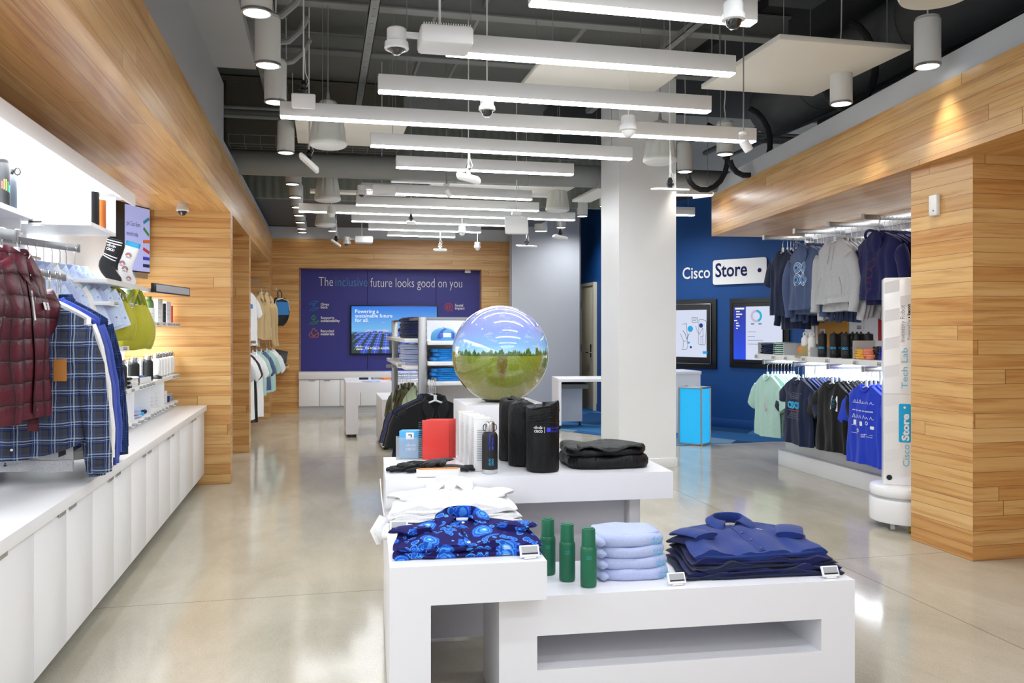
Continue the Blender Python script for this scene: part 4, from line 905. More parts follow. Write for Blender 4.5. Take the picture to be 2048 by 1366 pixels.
for k in range(5):
    top = k == 4
    laid(('indigo button shirt with collar and chest label on top of the navy pile' if top else 'dark navy shirt, %s in the pile under the indigo shirt' % ('lowest' if k == 0 else ORD[k]+' from the bottom')), MT['knit_indigo'] if top else MT['knit_deepnavy'] if k % 2 else MT['knit_navy'], .312-.012*k, .40-.012*k, .0085 if not top else .015, 1.400+.004*(k % 2), .175+.008*k, .45+.0150*k, -.02+.015*(k % 3), 80+k, 'pile of dark blue shirts', collar=top, fold=top or k == 3, btn=MT['alu'], buttons=4, lab=top, pocket=top, tilt=.8+1.6*k)
# tied white sleeves hanging beside the pile
t = thing('fabric_tie', 'white knotted cloth tie at the left edge beside the white shirts', 'tie', T(.0, .52, .62), TR)
m = MB()
for a, b, c, r in (((-.01, 0, .03), (-.03, -.01, .0), (-.02, -.02, -.05), .022), ((-.005, 0, .0), (.0, -.03, -.03), (.02, -.05, -.025), .02), ((-.02, 0, .02), (-.045, 0, -.02), (-.03, .01, -.07), .018)): m.tube([a, b, c], [r, r*1.1, r*.6], 10)
m.obj('knot', MT['knit_white'], t, smooth=80)
MB().tube([(-.01, 0, .04), (-.02, .01, .11), (-.025, .01, .18)], .0022, 6).obj('string', MT['knit_white'], t)
price_tag('price display in front of the white shirts', T(.045, .47, .602), TR-.02); price_tag('price display at the right corner under the floral shirts', T(.472, .028, .602), TR+.05)
price_tag('price display in front of the folded pale blue hoodies', T(1.035, .135, .452), TR+.05); price_tag('price display at the right front corner of the navy shirts', T(1.632, .125, .452), TR+.02)
# ------------------------------------------------------------------ green flasks
gm = plain('green_powder_coat', '17694B', .45, var=.03)
for (x, y), l in (((.602, .36), 'green flask at left, half hidden by the floral shirt table'), ((.656, .268), 'middle green flask of the three'), ((.716, .186), 'green flask nearest the folded hoodies')):
    b = bottle('green_flask', l, 'bottle', T(x, y, .4505), .0295, .212, gm, 'flask', 'row of green flasks')
    m = logo(MB(), (0, 0, 0), (1, 0, 0), (0, 0, 1), .022); on_cyl(m, .0295, .108, -math.pi/2-.25); m.obj('printed_logo', MT['inkgn2'] if 'inkgn2' in MT else MT.setdefault('inkgn2', plain('ink_teal', '2FA5A0', .5)), b, 'teal printed logo', smooth=0)
# ------------------------------------------------------------------ folded pale blue hoodies
zz = .4505
for k in range(4):
    l = ['lowest folded pale blue hoodie of the pile', 'second folded pale blue hoodie from the bottom', 'third folded pale blue hoodie from the bottom', 'topmost folded pale blue hoodie of the pile'][k]
    t = folded('folded_hoodie', l, 'hoodie', MT['knit_lblue'], .285-.006*k, .24, .040, T(.915-.006*k, .33+.004*k, zz), TR+.01*(k % 2), 11+k, 'pile of folded pale blue hoodies', 1)
    m = logo(MB(), (.095-.004*k, -.1225, .021), (1, 0, .03), (0, 0, 1), .042) if k < 3 else logo(MB(), (.09, -.121, .021), (1, 0, .03), (0, .15, 1), .046)
    m.obj('printed_logo', MT['inkcy'], t, 'cyan printed logo', smooth=0)
    if k == 3:
        m = MB(); slab(m, .25, .2, .034, .012, 5, .006, ox=.0, oy=.01); m.obj('folded_hood', MT['knit_lblue'], t, smooth=80)
    zz += .0402
# ------------------------------------------------------------------ items on the tall table
def holder():
    t = thing('notebook_holder', 'clear acrylic holder with blue notebooks at the left end of the table', 'holder', T(.128, 1.36, .7505), TR-.04)
    MB().box(-.068, .068, -.032, -.029, 0, .105).box(-.068, .068, .03, .033, 0, .105).box(-.068, -.065, -.029, .03, 0, .105).box(.065, .068, -.029, .03, 0, .105).box(-.065, .065, -.029, .03, 0, .003).obj('tray', MT['clear'], t)
    for k in range(3):
        n_ = thing('blue_notebook', ['front blue notebook with white label in the acrylic holder', 'second blue notebook in the acrylic holder', 'rear blue notebook in the acrylic holder'][k], 'notebook', T(.13+.006*k, 1.345+.016*k, .7545), TR-.04, 'blue notebooks in the holder')
        bx(-.055, .055, -.006, .006, 0, .132+.001*k, .002).obj('cover', MT.setdefault('nbblue', plain('notebook_blue', '4FB0EC', .4)), n_)
        bx(.0552, .058, -.005, .005, .003, .128).obj('pages', MT['inkw'], n_)
        if k == 0:
            o = rrect(MB(), (-.004, -.0064, .108), (1, 0, 0), (0, 0, 1), -.019, .019, -.016, .016, .003).obj('label', MT['inkw'], n_, smooth=0)
            m = rect(MB(), (-.004, -.0068, .108), (1, 0, 0), (0, 0, 1), -.009, .009, .003, .007); rect(m, (-.004, -.0068, .108), (1, 0, 0), (0, 0, 1), .004, .009, -.007, .003); m.obj('label_print', MT['ink'], o, smooth=0)
            logo(MB(), (0, -.0064, .052), (1, 0, 0), (0, 0, 1), .052).obj('printed_logo', MT['inkw'], n_, 'white printed logo', smooth=0)
holder()
rm = plain('notebook_red', 'DB3B33', .35)
for k in range(3):
    t = thing('spiral_notebook', ['front red spiral notebook standing on the table', 'middle red spiral notebook', 'rear red spiral notebook, beside the pedestal'][k], 'notebook', T(.250+.019*k, 1.315+.028*k, .7505), TR-.10, 'standing red spiral notebooks')
    bx(-.066, .063, -.0125, -.010, 0, .188, .001).obj('cover', rm, t); bx(-.066, .063, .010, .0125, 0, .188, .001).obj('back_cover', rm, t); bx(-.06, .061, -.0098, .0098, .002, .185).obj('pages', plain('pink_page_edge', 'F8E2DC', .6) if k == 0 else bpy.data.materials['pink_page_edge'], t)
    m = MB()
    for i in range(17): m.tube([(-.066+.012*math.cos(a)-.005, .015*math.sin(a), .012+i*.0103) for a in [2*math.pi*q/10 for q in range(10)]], .0016, 5, closed=True)
    m.obj('spiral_binding', MT['black'], t)
    if k == 0: rect(MB(), (0, -.0128, 0), (1, 0, 0), (0, 0, 1), -.066, .063, .021, .0225).obj('elastic_line', MT['inkr'], t, smooth=0)
# gloves
glm = fabric('black_glove_knit', '121316', .02)
def glove(label, x, y, ang, z, flip=1, txt=True):
    t = thing('glove', label, 'glove', T(x, y, z), TR+ang, 'black knit gloves')
    m = MB()
    def P(i, j):       # palm and cuff, x is the finger direction
        q = j/9; a = 2*math.pi*i/18; wd = [.034, .035, .034, .033, .036, .042, .045, .045, .043, .036][j]; th = [.006, .007, .007, .007, .009, .011, .011, .010, .009, .007][j]
        return (-.10+.155*q, wd*math.cos(a), .011+th*math.sin(a))
    m.grid(P, 18, 10, True); m.f += [tuple(range(18))[::-1], tuple(162+k for k in range(18))]; m.m += [0, 0]; m.obj('hand_and_cuff', glm, t, smooth=80)
    for k, (yy, ln, sp) in enumerate(((-.032, .058, -.22), (-.0115, .074, -.07), (.0105, .078, .05), (.031, .068, .18))):
        MB().tube([(.045, yy*.95, .011), (.045+ln*.5*math.cos(sp), yy+ln*.5*math.sin(sp), .013), (.045+ln*.9*math.cos(sp), yy+ln*.9*math.sin(sp), .010), (.045+ln*math.cos(sp), yy+ln*math.sin(sp), .008)], [.0105, .010, .009, .004], 10, ry=[.008, .008, .0075, .004]).obj('finger', glm, t, smooth=80)
    MB().tube([(-.02, flip*.036, .011), (.01, flip*.058, .012), (.035, flip*.066, .010), (.045, flip*.068, .009)], [.013, .012, .0105, .004], 10, ry=[.009, .009, .008, .004]).obj('thumb', glm, t, smooth=80)
    m = logo(MB(), (-.02, 0, .0235), (0, flip*1, 0) if False else (-.6, .8, 0), (.8, .6, 0), .026); m.obj('printed_logo', MT['inkv'] if 'middle' in label else MT['inkcy'], t, smooth=0)
glove('leftmost black glove, fingers pointing left', .125, 1.00, math.radians(187), .7505)
glove('middle black glove, second from the left', .165, 1.03, math.radians(205), .762, -1)
glove('middle black glove, third from the left', .225, 1.05, math.radians(228), .768)
glove('rightmost black glove with fingers pointing right', .30, 1.00, math.radians(-32), .7505, -1)
t = thing('storage_tray', 'long white rounded case with an orange inside, at the table front', 'case', T(.224, .835, .7505), TR+.02)
m = MB(); P = lambda r, x, z: None
def stad(m, hx, ry, z0, z1):
    pts = [(hx-ry+ry*math.cos(a), ry*math.sin(a)) for a in [math.radians(-90+180*k/10) for k in range(11)]]+[(-hx+ry+ry*math.cos(a), ry*math.sin(a)) for a in [math.radians(90+180*k/10) for k in range(11)]]
    return m.prism(pts, z0, z1)
stad(MB(), .094, .024, .002, .032).obj('case_body', MT['fixture'], t, smooth=60); stad(MB(), .092, .022, 0, .003).obj('foot_line', MT['ink'], t); stad(MB(), .089, .019, .032, .0335).obj('orange_lining', plain('orange_felt', 'D98A3C', .8), t, 'orange lining')
# black bottle
b = bottle('steel_bottle', 'black bottle with steel lid and foot, front of the tall table', 'bottle', T(.452, .878, .7505), .0345, .225, MT['matteblack'], 'steel')
m = logo(MB(), (-.045, 0, 0), (1, 0, 0), (0, 0, 1), .034); m.v = [(-v[2], 0, v[0]) for v in m.v]; on_cyl(m, .0345, .098, k=1.02); m.obj('printed_logo', MT['inkcy'], b, smooth=0)
m = MB(); write(m, 'Covenant', (.020, 0, .004), (1, 0, 0), (0, 0, 1), .0135); write(m, 'House', (.020, 0, -.009), (1, 0, 0), (0, 0, 1), .0135)
rrect(m, (0, 0, 0), (1, 0, 0), (0, 0, 1), .0, .017, -.008, .009, .003); m.v = [(-v[2], 0, v[0]) for v in m.v]; on_cyl(m, .0345, .105, k=1.02); m.obj('charity_print', MT['inkv'], b, smooth=0)
for k in range(4):
    carton('bottle_carton', ['tall white bottle carton just behind the black bottle', 'second white bottle carton behind the black bottle', 'third white bottle carton behind the black bottle', 'rear white bottle carton nearest the pedestal'][k], 'box', T(.428-.012*k, .972+.098*k, .7505), .076, .076, .232, MT['fixture'], TR-.02, 'row of white bottle cartons', lines=18)
# stuff sacks
nyl = NT('black_nylon', .5, 0, .3); nyl.color(lin('0B0C0E')); nyl.bump(nyl.noise(16, nyl.scl(1, 1, .35), 5, .6, .6)[0], .9, .02); nyl = nyl.m
def sack(label, x, y, r, h, seed, front=False):
    t = thing('stuff_sack', label, 'bag', T(x, y, .7505), TR, 'black nylon stuff sacks'); rr = random.Random(seed); ph = [rr.uniform(0, 6) for _ in range(5)]
    prof = [(.0, 0), (.85, 0), (.98, .015), (1.0, .05), (1.0, .5), (.99, .8), (.96, .90), (.88, .955), (.6, .985), (.25, .98), (.0, .97)] if not front else [(.0, 0), (.88, 0), (.98, .012), (1, .04), (.99, .5), (1.0, .8), (1.02, .9), (1.01, .965), (.96, .99), (.8, .975), (.0, .96)]
    def P(i, j):
        a = 2*math.pi*i/64; q, z = prof[j]; wv = 1+.02*math.sin(3*a+ph[0]+z*3)+.012*math.sin(7*a+ph[1]-z*5)+(.035*math.sin(26*a)*max(0, z-.82)*5 if not front else 0)
        return (r*q*wv*math.cos(a), r*q*wv*math.sin(a), h*z+(.02*h*math.sin(a*2+ph[2]) if z > .8 else 0)+(h*.045*math.cos(a) if front and z > .8 else 0))
    MB().grid(P, 64, len(prof), True).obj('sack_body', nyl, t, smooth=80)
    if not front:
        MB().tube([(r*.3*math.cos(a), r*.3*math.sin(a), h*.985) for a in [2*math.pi*k/14 for k in range(14)]], .006, 6, closed=True).lathe([(.012, h*.97), (.014, h*1.0), (.006, h*1.03)], 12).obj('drawstring_neck', MT['black'], t)
    else:
        m = MB()
        for k, (zz, s0) in enumerate(((.80, 185), (.86, 200), (.93, 190))):
            m.tube([(r*(1.0+.012*math.sin(q*.9+k))*math.cos(a), r*(1.0+.012*math.sin(q*.9+k))*math.sin(a), h*(zz+.05*math.cos(a+.5*k))) for q, a in [(q, math.radians(s0+150*q/18)) for q in range(19)]], [.001]+[.0035+.0015*math.sin(q*1.3+k) for q in range(17)]+[.001], 8)
        m.obj('folded_top', nyl, t, smooth=80)
        MB().tube([(r*1.01*math.cos(a), r*1.01*math.sin(a), h*.735) for a in [2*math.pi*k/40 for k in range(40)]], .0022, 5, closed=True).obj('seam_line', nyl, t)
        m = logo(MB(), (-.033, 0, 0), (1, 0, 0), (0, 0, 1), .044); rect(m, (-.006, 0, 0), (1, 0, 0), (0, 0, 1), -.0007, .0007, -.013, .013); on_cyl(m, r*1.005, h*.635, k=1.012); m.obj('printed_logo', MT['inkw'], t, smooth=0)
        m = MB(); rrect(m, (0, 0, 0), (1, 0, 0), (0, 0, 1), .004, .022, -.009, .010, .003); write(m, 'Covenant', (.026, 0, .002), (1, 0, 0), (0, 0, 1), .0155); write(m, 'House', (.026, 0, -.012), (1, 0, 0), (0, 0, 1), .0155); on_cyl(m, r*1.005, h*.635, k=1.014); m.obj('charity_print', MT['inkv'], t, smooth=0)
sack('front black stuff sack with printed logos', .692, .905, .0735, .298, 4, True)
sack('middle black stuff sack with gathered neck', .632, 1.07, .066, .30, 5)
sack('rear black stuff sack with gathered neck, next to the pedestal', .612, 1.235, .066, .30, 6)
t = thing('folded_blanket', 'folded black padded blanket at the right end of the table', 'blanket', T(1.01, 1.045, .7505), TR)
m = MB(); slab(m, .385, .33, 0, .058, 91, .007, rnd=5); m.obj('lower_fold', nyl, t, smooth=80)
m = MB(); slab(m, .37, .32, .055, .040, 92, .012, ox=-.012, oy=.0, rnd=4); m.obj('upper_fold', nyl, t, smooth=80)
m = MB().grid(lambda i, j: (-.16+.30*i/10+.03*(j/6), -.165+.15*j/6+.012*math.sin(i), .097+.012*math.sin(i*.9+j*.4)*(1-j/8)-.006*(j == 0)), 11, 7); o = m.obj('loose_flap', nyl, t, smooth=80)
md = o.modifiers.new('thickness', 'SOLIDIFY'); md.thickness = .004
# ================================================================== LEFT DISPLAY BAY
LXF = -1.24
def LY(u, x=LXF): return atX(u, 650, x).y
t = thing('worktop', 'long white worktop running over the low cabinets along the left wall', 'worktop', (0, 0, 0))
bx(-1.68, -1.0, -1.5, 7.94, .657, .705, .002).obj('slab', MT['white'], t)
bx(-1.6, -1.12, -1.5, 7.9, 0, .098).solo('plinth', MT['dgrey'], 'dark recessed plinth under the left cabinets', 'plinth')
ys = [LY(u, -1.02) for u in (67.6, 186.5, 263.6, 318.3, 360.6)]; wd = (ys[3]-ys[0])/3
edges = [ys[0]-2*wd, ys[0]-wd]+[ys[0]+wd*k for k in range(0, 5)]+[7.93]
cb = ['nearest white two-door cabinet in the left row', 'second white two-door cabinet of the left row, cut by the picture edge', 'white two-door cabinet below the plaid shirt', 'white two-door cabinet right of the seam below the blue sweatshirts', 'white two-door cabinet below the black bottles', 'white two-door cabinet below the small lower shelf', 'last white cabinet of the left row against the wood pier']
for k in range(len(edges)-1):
    y0, y1 = edges[k], edges[k+1]; t = thing('base_cabinet', cb[k], 'cabinet', (-1.02, y0, .1), 0, 'white cabinets along the left wall')
    L = y1-y0; bx(-.64, -.021, .003, L-.003, 0, .556).obj('carcass', MT['white'], t)
    nd = 2 if L > .6 else 1
    for d in range(nd):
        a, b = L*d/nd+.0015, L*(d+1)/nd-.0015
        dr = bx(-.02, 0, a, b, 0, .55, .001).obj('door', MT['white'], t)
        hy = (b-.075 if d == 0 and nd == 2 else a+.075)
        MB().box(-.004, .006, hy-.045, hy+.045, .546, .552).box(.004, .007, hy-.045, hy+.045, .534, .552).obj('handle', MT['chrome'], dr)
# canopy with light
t = thing('light_canopy', 'white lit canopy over the left display bay', 'canopy', (0, 0, 0))
bx(-1.679, -1.185, -1.5, 5.82, 2.20, 2.24, .001).obj('top_panel', MT['white'], t); bx(-1.185, -1.165, -1.5, 5.82, 2.165, 2.24, .001).obj('front_lip', MT['white'], t)
bx(-1.50, -1.36, -1.2, 5.7, 2.188, 2.2).obj('light_strip', MT['sled'], t, 'glowing strip')
for yy in (3.95, 5.82): bx(-1.679, -1.655, yy-.012, yy+.012, .706, 2.2).solo('wall_divider', MT['white'], 'thin white upright on the back wall %s' % ('behind the hanging garments' if yy < 5 else 'behind the sock displays'), 'upright')
# box shelf with two cylinders
t = thing('box_shelf', 'white box shelf hanging under the canopy with black and orange cylinders', 'shelf', (-1.2, 4.89, 1.93))
MB().box(-.479, 0, 0, .56, 0, .02).box(-.479, 0, 0, .012, .02, .234).box(-.479, 0, .548, .56, .02, .234).box(-.479, -.46, .012, .548, .02, .234).obj('shelf_case', MT['white'], t)
bottle('tumbler_can', 'black cylinder can in the box shelf', 'can', (-1.235, 5.06, 1.9505), .036, .175, MT['matteblack'], 'can', 'cylinder cans in the box shelf', MT['black'])
bottle('tumbler_can', 'orange cylinder can in the box shelf', 'can', (-1.235, 5.21, 1.9505), .036, .155, MT['inkor'], 'can', 'cylinder cans in the box shelf', MT['inkor'])
# bottle shelf at the far left
t = thing('wall_shelf', 'white shelf at the far left holding two dark bottles', 'shelf', (0, 0, 0)); bx(-1.679, -1.40, 2.6, 4.68, 1.92, 1.945, .001).obj('board', MT['white'], t); MB().box(-1.66, -1.45, 4.60, 4.62, 1.84, 1.92).obj('bracket', MT['white'], t)
q = atD(4, 425, 4.05); b = bottle('dark_bottle', 'black bottle with coloured stripes at the left picture edge', 'bottle', (q.x, q.y, 1.9455), .035, .28, MT['matteblack'], 'dome', None, MT['chrome'])
for k, (c, h) in enumerate((('inkr', .045), ('inkor', .055), ('knit_yellow', .055), ('inkgn', .045), ('inkcy', .03))): o = on_cyl(rect(MB(), (0, 0, 0), (1, 0, 0), (0, 0, 1), -.004+.009*k, .001+.009*k, -.02-.004*k, h-.03), .035, .12, -1.2).obj('stripe', MT[c], b, 'coloured stripe', smooth=0)
q = atD(20, 425, 4.15); b = bottle('dark_bottle', 'dark grey bottle with steel lid and ring handle on the left shelf', 'bottle', (q.x, q.y, 1.9455), .031, .215, plain('slate_grey', '3A424C', .45), 'dome', None, MT['black'])
MB().lathe([(.019, .213), (.019, .24), (.016, .242)], 24).obj('steel_lid', MT['chrome'], b); MB().tube([(.033+.013*math.cos(a), 0, .205+.017*math.sin(a)) for a in [2*math.pi*k/14 for k in range(14)]], .004, 6, closed=True).obj('ring_handle', MT['black'], b)
q = atD(38, 432, 4.15); price_tag('price display clipped under the left bottle shelf', (-1.385, 4.62, 1.89), -.3, 1.2, .2)
carton('display_block', 'white block beside the dark bottles on the left shelf', 'box', (-1.58, 4.60, 1.9455), .09, .09, .14, MT['fixture'], 0, lines=0)
# rails
def rail(p0, p1, label, h=.04):
    a, b = Vector(p0), Vector(p1); v = b-a; L = v.length; t = thing('hang_rail', label, 'rail', a, math.atan2(v.y, v.x))
    bx(0, L, -.006, .006, -h/2, h/2, .001).obj('bar', MT['alu'], t); MB().box(L, L+.006, -.010, .010, -h*.62, h*.62).obj('end_plate', MT['alu'], t); return t
RX = -1.285; RZ_ = 1.655
rail((-1.62, 1.9, 1.745), (atD(30, 450, 3.33).x, atD(30, 450, 3.33).y, 1.79), 'steel rail at the left edge carrying the maroon jackets')
rail((RX, 3.7, RZ_-.012), (RX, 4.72, RZ_-.012), 'steel rail packed with hangers behind the plaid shirt', .03)
MB().box(-1.679, RX, 4.66, 4.68, RZ_-.03, RZ_-.005).box(-1.679, RX, 3.74, 3.76, RZ_-.03, RZ_-.005).solo('rail_bracket', MT['alu'], 'steel brackets holding the plaid shirt rail to the wall', 'bracket')
r3a = Vector((-1.67, 5.02, 1.865)); r3b = Vector((-1.44, 5.58, 1.865)); rail(r3a, r3b, 'slanted steel rail carrying the pale blue short-sleeve shirts')
MB().cyl((-1.66, 4.0, 1.80), (-1.66, 5.6, 1.80), .012, 8).solo('wall_bar', MT['alu'], 'steel wall bar behind the pale shirts', 'rail')
# maroon jackets
HOOKM = MT['chrome']
for i, (u, f, rz) in enumerate(((34, 3.42, 1.48), (4, 3.36, 1.55))):
    q = atD(u, 470, f); q.z = 1.775; t = thing('quilted_jacket', ['maroon quilted jacket with snap collar and small logo label', 'maroon quilted jacket cut by the left picture edge'][i], 'jacket', q, rz, 'maroon quilted jackets')
    g = Garment(.27, .66, .07, 'long', 'jacket', 1.1, 21+i, off=.10, spread=.03); g.body(MT['quilt'], t); g.sleeves(MT['quilt'], t, length=.56, ang=.10); g.collar(MT['quilt'], t, .075, .035); hanger(t, .19, off=.10)
    p = g.placket(MT['quilt'], t, MT['chrome'], L=.58, w_=.045, nb=2)
    for dx, dz in ((-.02, -.03), (.024, -.03), (-.02, -.11), (.03, -.12)): s_ = g.surf(dx, g.ztop(0, True)+dz, True, .008); MB().tube([s_, (s_[0], s_[1]-.004, s_[2])], .008, 12).obj('snap', MT['chrome'], p)
    s0 = g.surf(.012, -.24, True, .009); s1 = g.surf(-.008, -.36, True, .009); MB().tube([s0, s1], .004, 6).obj('zip_line', MT['fixture'], t)
    m = rect(MB(), (.11, 0, -.30), (1, 0, 0), (0, 0, 1), -.045, .045, -.016, .016); o = g.mapped(m, t, 'logo_label', MT['inkw'], lift=.008, label='white logo label')
    m = logo(MB(), (.085, 0, -.30), (1, 0, 0), (0, 0, 1), .026, False); write(m, 'CISCO', (.104, 0, -.309), (1, 0, 0), (0, 0, 1), size=.02, bold=.01); g.mapped(m, o if False else t, 'label_print', MT['ink'], lift=.010)
# plaid shirt and its rail mates
PX, PY = RX, 4.02
t, g = shirt('blue plaid flannel shirt at the front of the packed rail', MT['plaid'], .27, .70, 31, (PX, PY, RZ_), .10, 'long', 'plaid flannel shirts', .055, tail=.07, ang=.15); plaid0 = t
g.pocket(MT['plaid'], t, .105, -.33, .10, .11); g.pocket(MT['plaid'], t, -.105, -.33, .10, .11)
m = write(MB(), 'CISCO', (.09, 0, -.345), (1, 0, 0), (0, 0, 1), size=.013, bold=.02); g.mapped(m, t, 'logo_print', MT['inkw'], lift=.010)
m = MB().box(.155, .205, -.004, -.002, -.50, -.405); m.v = [g.surf(v[0], v[2], True, .006) if v[1] > -.003 else g.surf(v[0], v[2], True, .009) for v in m.v]; m.obj('paper_tag', plain('kraft_tag', 'B5752E', .7), t, 'brown kraft tag', smooth=0)
t2, g2 = shirt('x', MT['plaid'], .265, .71, 32, (PX, PY+.03, RZ_), .08, 'long', None, .035, tail=.07, ang=.16)
seq = ['plaid', 'plaid', 'knit_grey', 'knit_light', 'knit_light', 'knit_white', 'knit_light', 'knit_indigo', 'knit_blue', 'knit_blue', 'knit_blue', 'knit_indigo', 'knit_blue', 'plaid2', 'plaid2', 'knit_navy', 'knit_indigo']
nm = {'plaid': 'blue plaid flannel shirt', 'knit_grey': 'heather grey sweatshirt', 'knit_light': 'oatmeal sweatshirt', 'knit_white': 'white sweatshirt', 'knit_indigo': 'indigo sweatshirt', 'knit_blue': 'cornflower blue sweatshirt', 'plaid2': 'navy checked shirt', 'knit_navy': 'navy sweatshirt'}
sweat, gs = tshirt('x', MT['knit_grey'], .27, .715, 33, (0, 0, -20), .05, 'long', None, .05, 'sweatshirt', 'sweatshirt', .16); gs.band(MT['knit_grey'], sweat)
rr = random.Random(5); cnt = {}
for k, s_ in enumerate(seq):
    y = PY+.055+.038*k; cnt[s_] = cnt.get(s_, 0)+1
    lab = '%s, %s of its colour on the packed left rail' % (nm[s_], ORD[cnt[s_]-1]); loc = (RX+rr.uniform(-.01, .01), y, RZ_)
    base = t2 if s_ in ('plaid', 'plaid2') else sweat; src = 'blue_plaid_flannel' if base is t2 else 'heather_grey'
    o = dup(base, loc, .05+rr.uniform(-.05, .05), lab, nm[s_]+'s on the packed left rail', {src: MT[s_]}, (rr.uniform(.86, .90)-.003*k, .8, rr.uniform(.96, 1.03)))
    o['category'] = 'shirt' if base is t2 else 'sweatshirt'
def kill(r):
    for c in list(r.children):
        for g_ in list(c.children): bpy.data.objects.remove(g_)
        bpy.data.objects.remove(c)
    bpy.data.objects.remove(r)
kill(t2); kill(sweat)
t, g = tshirt('heather grey sweatshirt hanging low behind the plaid shirt', MT['knit_grey'], .27, .76, 39, (RX-.06, PY+.045, RZ_), .02, 'none', None, .03, 'sweatshirt', 'sweatshirt'); g.band(MT['knit_grey'], t)
# pale blue short sleeve shirts
d3 = (r3b-r3a).normalized()
t, g = shirt('pale blue printed short-sleeve shirt at the end of the slanted rail', MT['ditsy'], .22, .60, 41, r3b-d3*.03, .62, 'short', 'pale short-sleeve shirts', .05, ang=.32, tail=.03); g.pocket(MT['ditsy'], t, .10, -.30, .085, .10)
row(t, 7, r3b-d3*.10, -d3*.062, .62, 'pale short-sleeve shirt', 'on the slanted left rail', 'pale short-sleeve shirts', 6, [{'pale_blue_print': MT[x]} for x in ('ditsy', 'knit_lblue', 'ditsy', 'knit_white', 'ditsy', 'knit_lblue', 'ditsy')])
# ------------------------------------------------------------------ shelves
def shelf(name, y0, y1, z, label, x0=-1.679, x1=LXF, th=.022, lip=.0):
    t = thing('wall_shelf', label, 'shelf', (0, (y0+y1)/2, z), 0, 'white wall shelves'); h = (y1-y0)/2
    bx(x0, x1, -h, h, -th, 0, .001).obj('board', MT['white'], t); bx(x1-.001, x1+.003, -h, h, -th-.004, .004).obj('ticket_edge', MT['fixture'], t)
    bx(x0+.06, x0+.09, -h+.05, h-.05, -th-.006, -th).obj('light_strip', MT['sled'], t, 'glowing strip'); return t
zA, zB, zC, zD, zE, zF = 1.675, 1.545, 1.43, 1.265, .985, .745
yA0, yA1 = LY(213), LY(303); yW = 7.93
shelf('a', yA0, yA1, zA, 'upper white shelf carrying the two sock displays'); shelf('b', LY(219), LY(275), zB, 'white shelf under the sock shelf, holding navy caps')
shelf('c', LY(283), yW, zC, 'white shelf with green bottles against the wood pier'); shelf('d', LY(217), LY(270), zD, 'white shelf holding folded white shirts below the yellow bags')
shelf('e', LY(205), yW, zE, 'long white shelf with black bottles and white cartons'); shelf('f', LY(205), yW, zF+.012, 'lowest white shelf just above the worktop', th=.015)
for z0, z1, u0 in ((zF, zE, 268), (zF, zE, 301), (zF, zE, 328)):
    bx(-1.67, LXF, LY(u0)-.004, LY(u0)+.004, z0+.014, z1-.03).solo('shelf_divider', MT['white'], 'white upright divider of the lowest shelf, %s' % {268: 'behind the blue rolled towels', 301: 'left of the small cartons', 328: 'beside the coloured cans'}[u0], 'divider')
def tags(us, z, where, n0=0, s=.75):
    for k, u in enumerate(us):
        price_tag('price display %s from the left on %s' % (ORD[k+n0], where), (LXF+.012, LY(u), z-.028), 1.2, s, .1, 'price displays on '+where)
tags((228, 258), zB, 'the cap shelf'); tags((312, 325, 334, 339, 345, 350, 354), zC, 'the green bottle shelf', 0, .6); tags((246, 266), zD, 'the folded white shirt shelf')
tags((246, 262, 278, 285, 292, 297, 303, 345, 349, 353), zE, 'the long black bottle shelf', 0, .65); tags((263, 275, 288, 301, 307, 312, 317, 323, 330, 337, 347), zF+.008, 'the lowest shelf', 0, .65)
# socks
def sock(label, u, vb, f, mat, pts, rad, stripes=None, cuff=None, toe=None):
    q = atD(u, vb, f); t = thing('sock_display', label, 'sock', (q.x, q.y, zA+.0005), -YAW-.1, 'sock displays'); k = f/FPX
    P_ = [((a-u)*k, 0, (vb-b)*k) for a, b in pts]; R_ = [r*k for r in rad]
    # smooth the path
    PP = []; RR = []
    for i in range(len(P_)-1):
        p0, p1, p2, p3 = P_[max(i-1, 0)], P_[i], P_[i+1], P_[min(i+2, len(P_)-1)]
        for s_ in (0, .25, .5, .75):
            PP.append(tuple(.5*((2*p1[c])+(-p0[c]+p2[c])*s_+(2*p0[c]-5*p1[c]+4*p2[c]-p3[c])*s_**2+(-p0[c]+3*p1[c]-3*p2[c]+p3[c])*s_**3) for c in range(3))); RR.append(R_[i]*(1-s_)+R_[i+1]*s_)
    PP.append(P_[-1]); RR.append(R_[-1])
    MB().tube(PP, RR, 20, ry=[r*.45 for r in RR], up=(0, 1, 0)).obj('sock_body', mat, t, smooth=80)
    return t, PP, RR, k
bs = [(231, 474), (226, 492), (219, 510), (212, 526), (222, 544), (236, 557), (241, 562)]
MT['sock'] = fabric('black_sock_knit', '17181B'); MT['sockw'] = fabric('white_sock_knit', 'F0F1F2')
t, PP, RR, k = sock('black crew sock display with white stripes', 221, 563, 5.55, MT['sock'], bs, [16, 15.5, 14.5, 16, 13, 10, 4])
for i in (1, 2, 7, 8): MB().tube([PP[i], tuple(Vector(PP[i])+(Vector(PP[i+1])-Vector(PP[i]))*.35)], RR[i]*1.03, 20, ry=RR[i]*.49, up=(0, 1, 0)).obj('white_stripe', MT['inkw'], t, smooth=0)
c = PP[4]; rt = Vector((.96, 0, -.28)); up = Vector((.28, 0, .96)); logo(MB(), (c[0], -RR[4]*.47, c[2]), rt, up, RR[4]*1.3).obj('knit_logo', MT['inkw'], t, smooth=0)
dx = 33
t, PP, RR, k = sock('white crew sock display with rainbows and a blue cuff', 254, 566, 5.85, MT['sockw'], [(268, 479), (262, 498), (255, 515), (250, 530), (254, 545), (264, 559), (268, 565)], [15, 14.5, 14, 15, 13, 10, 4])
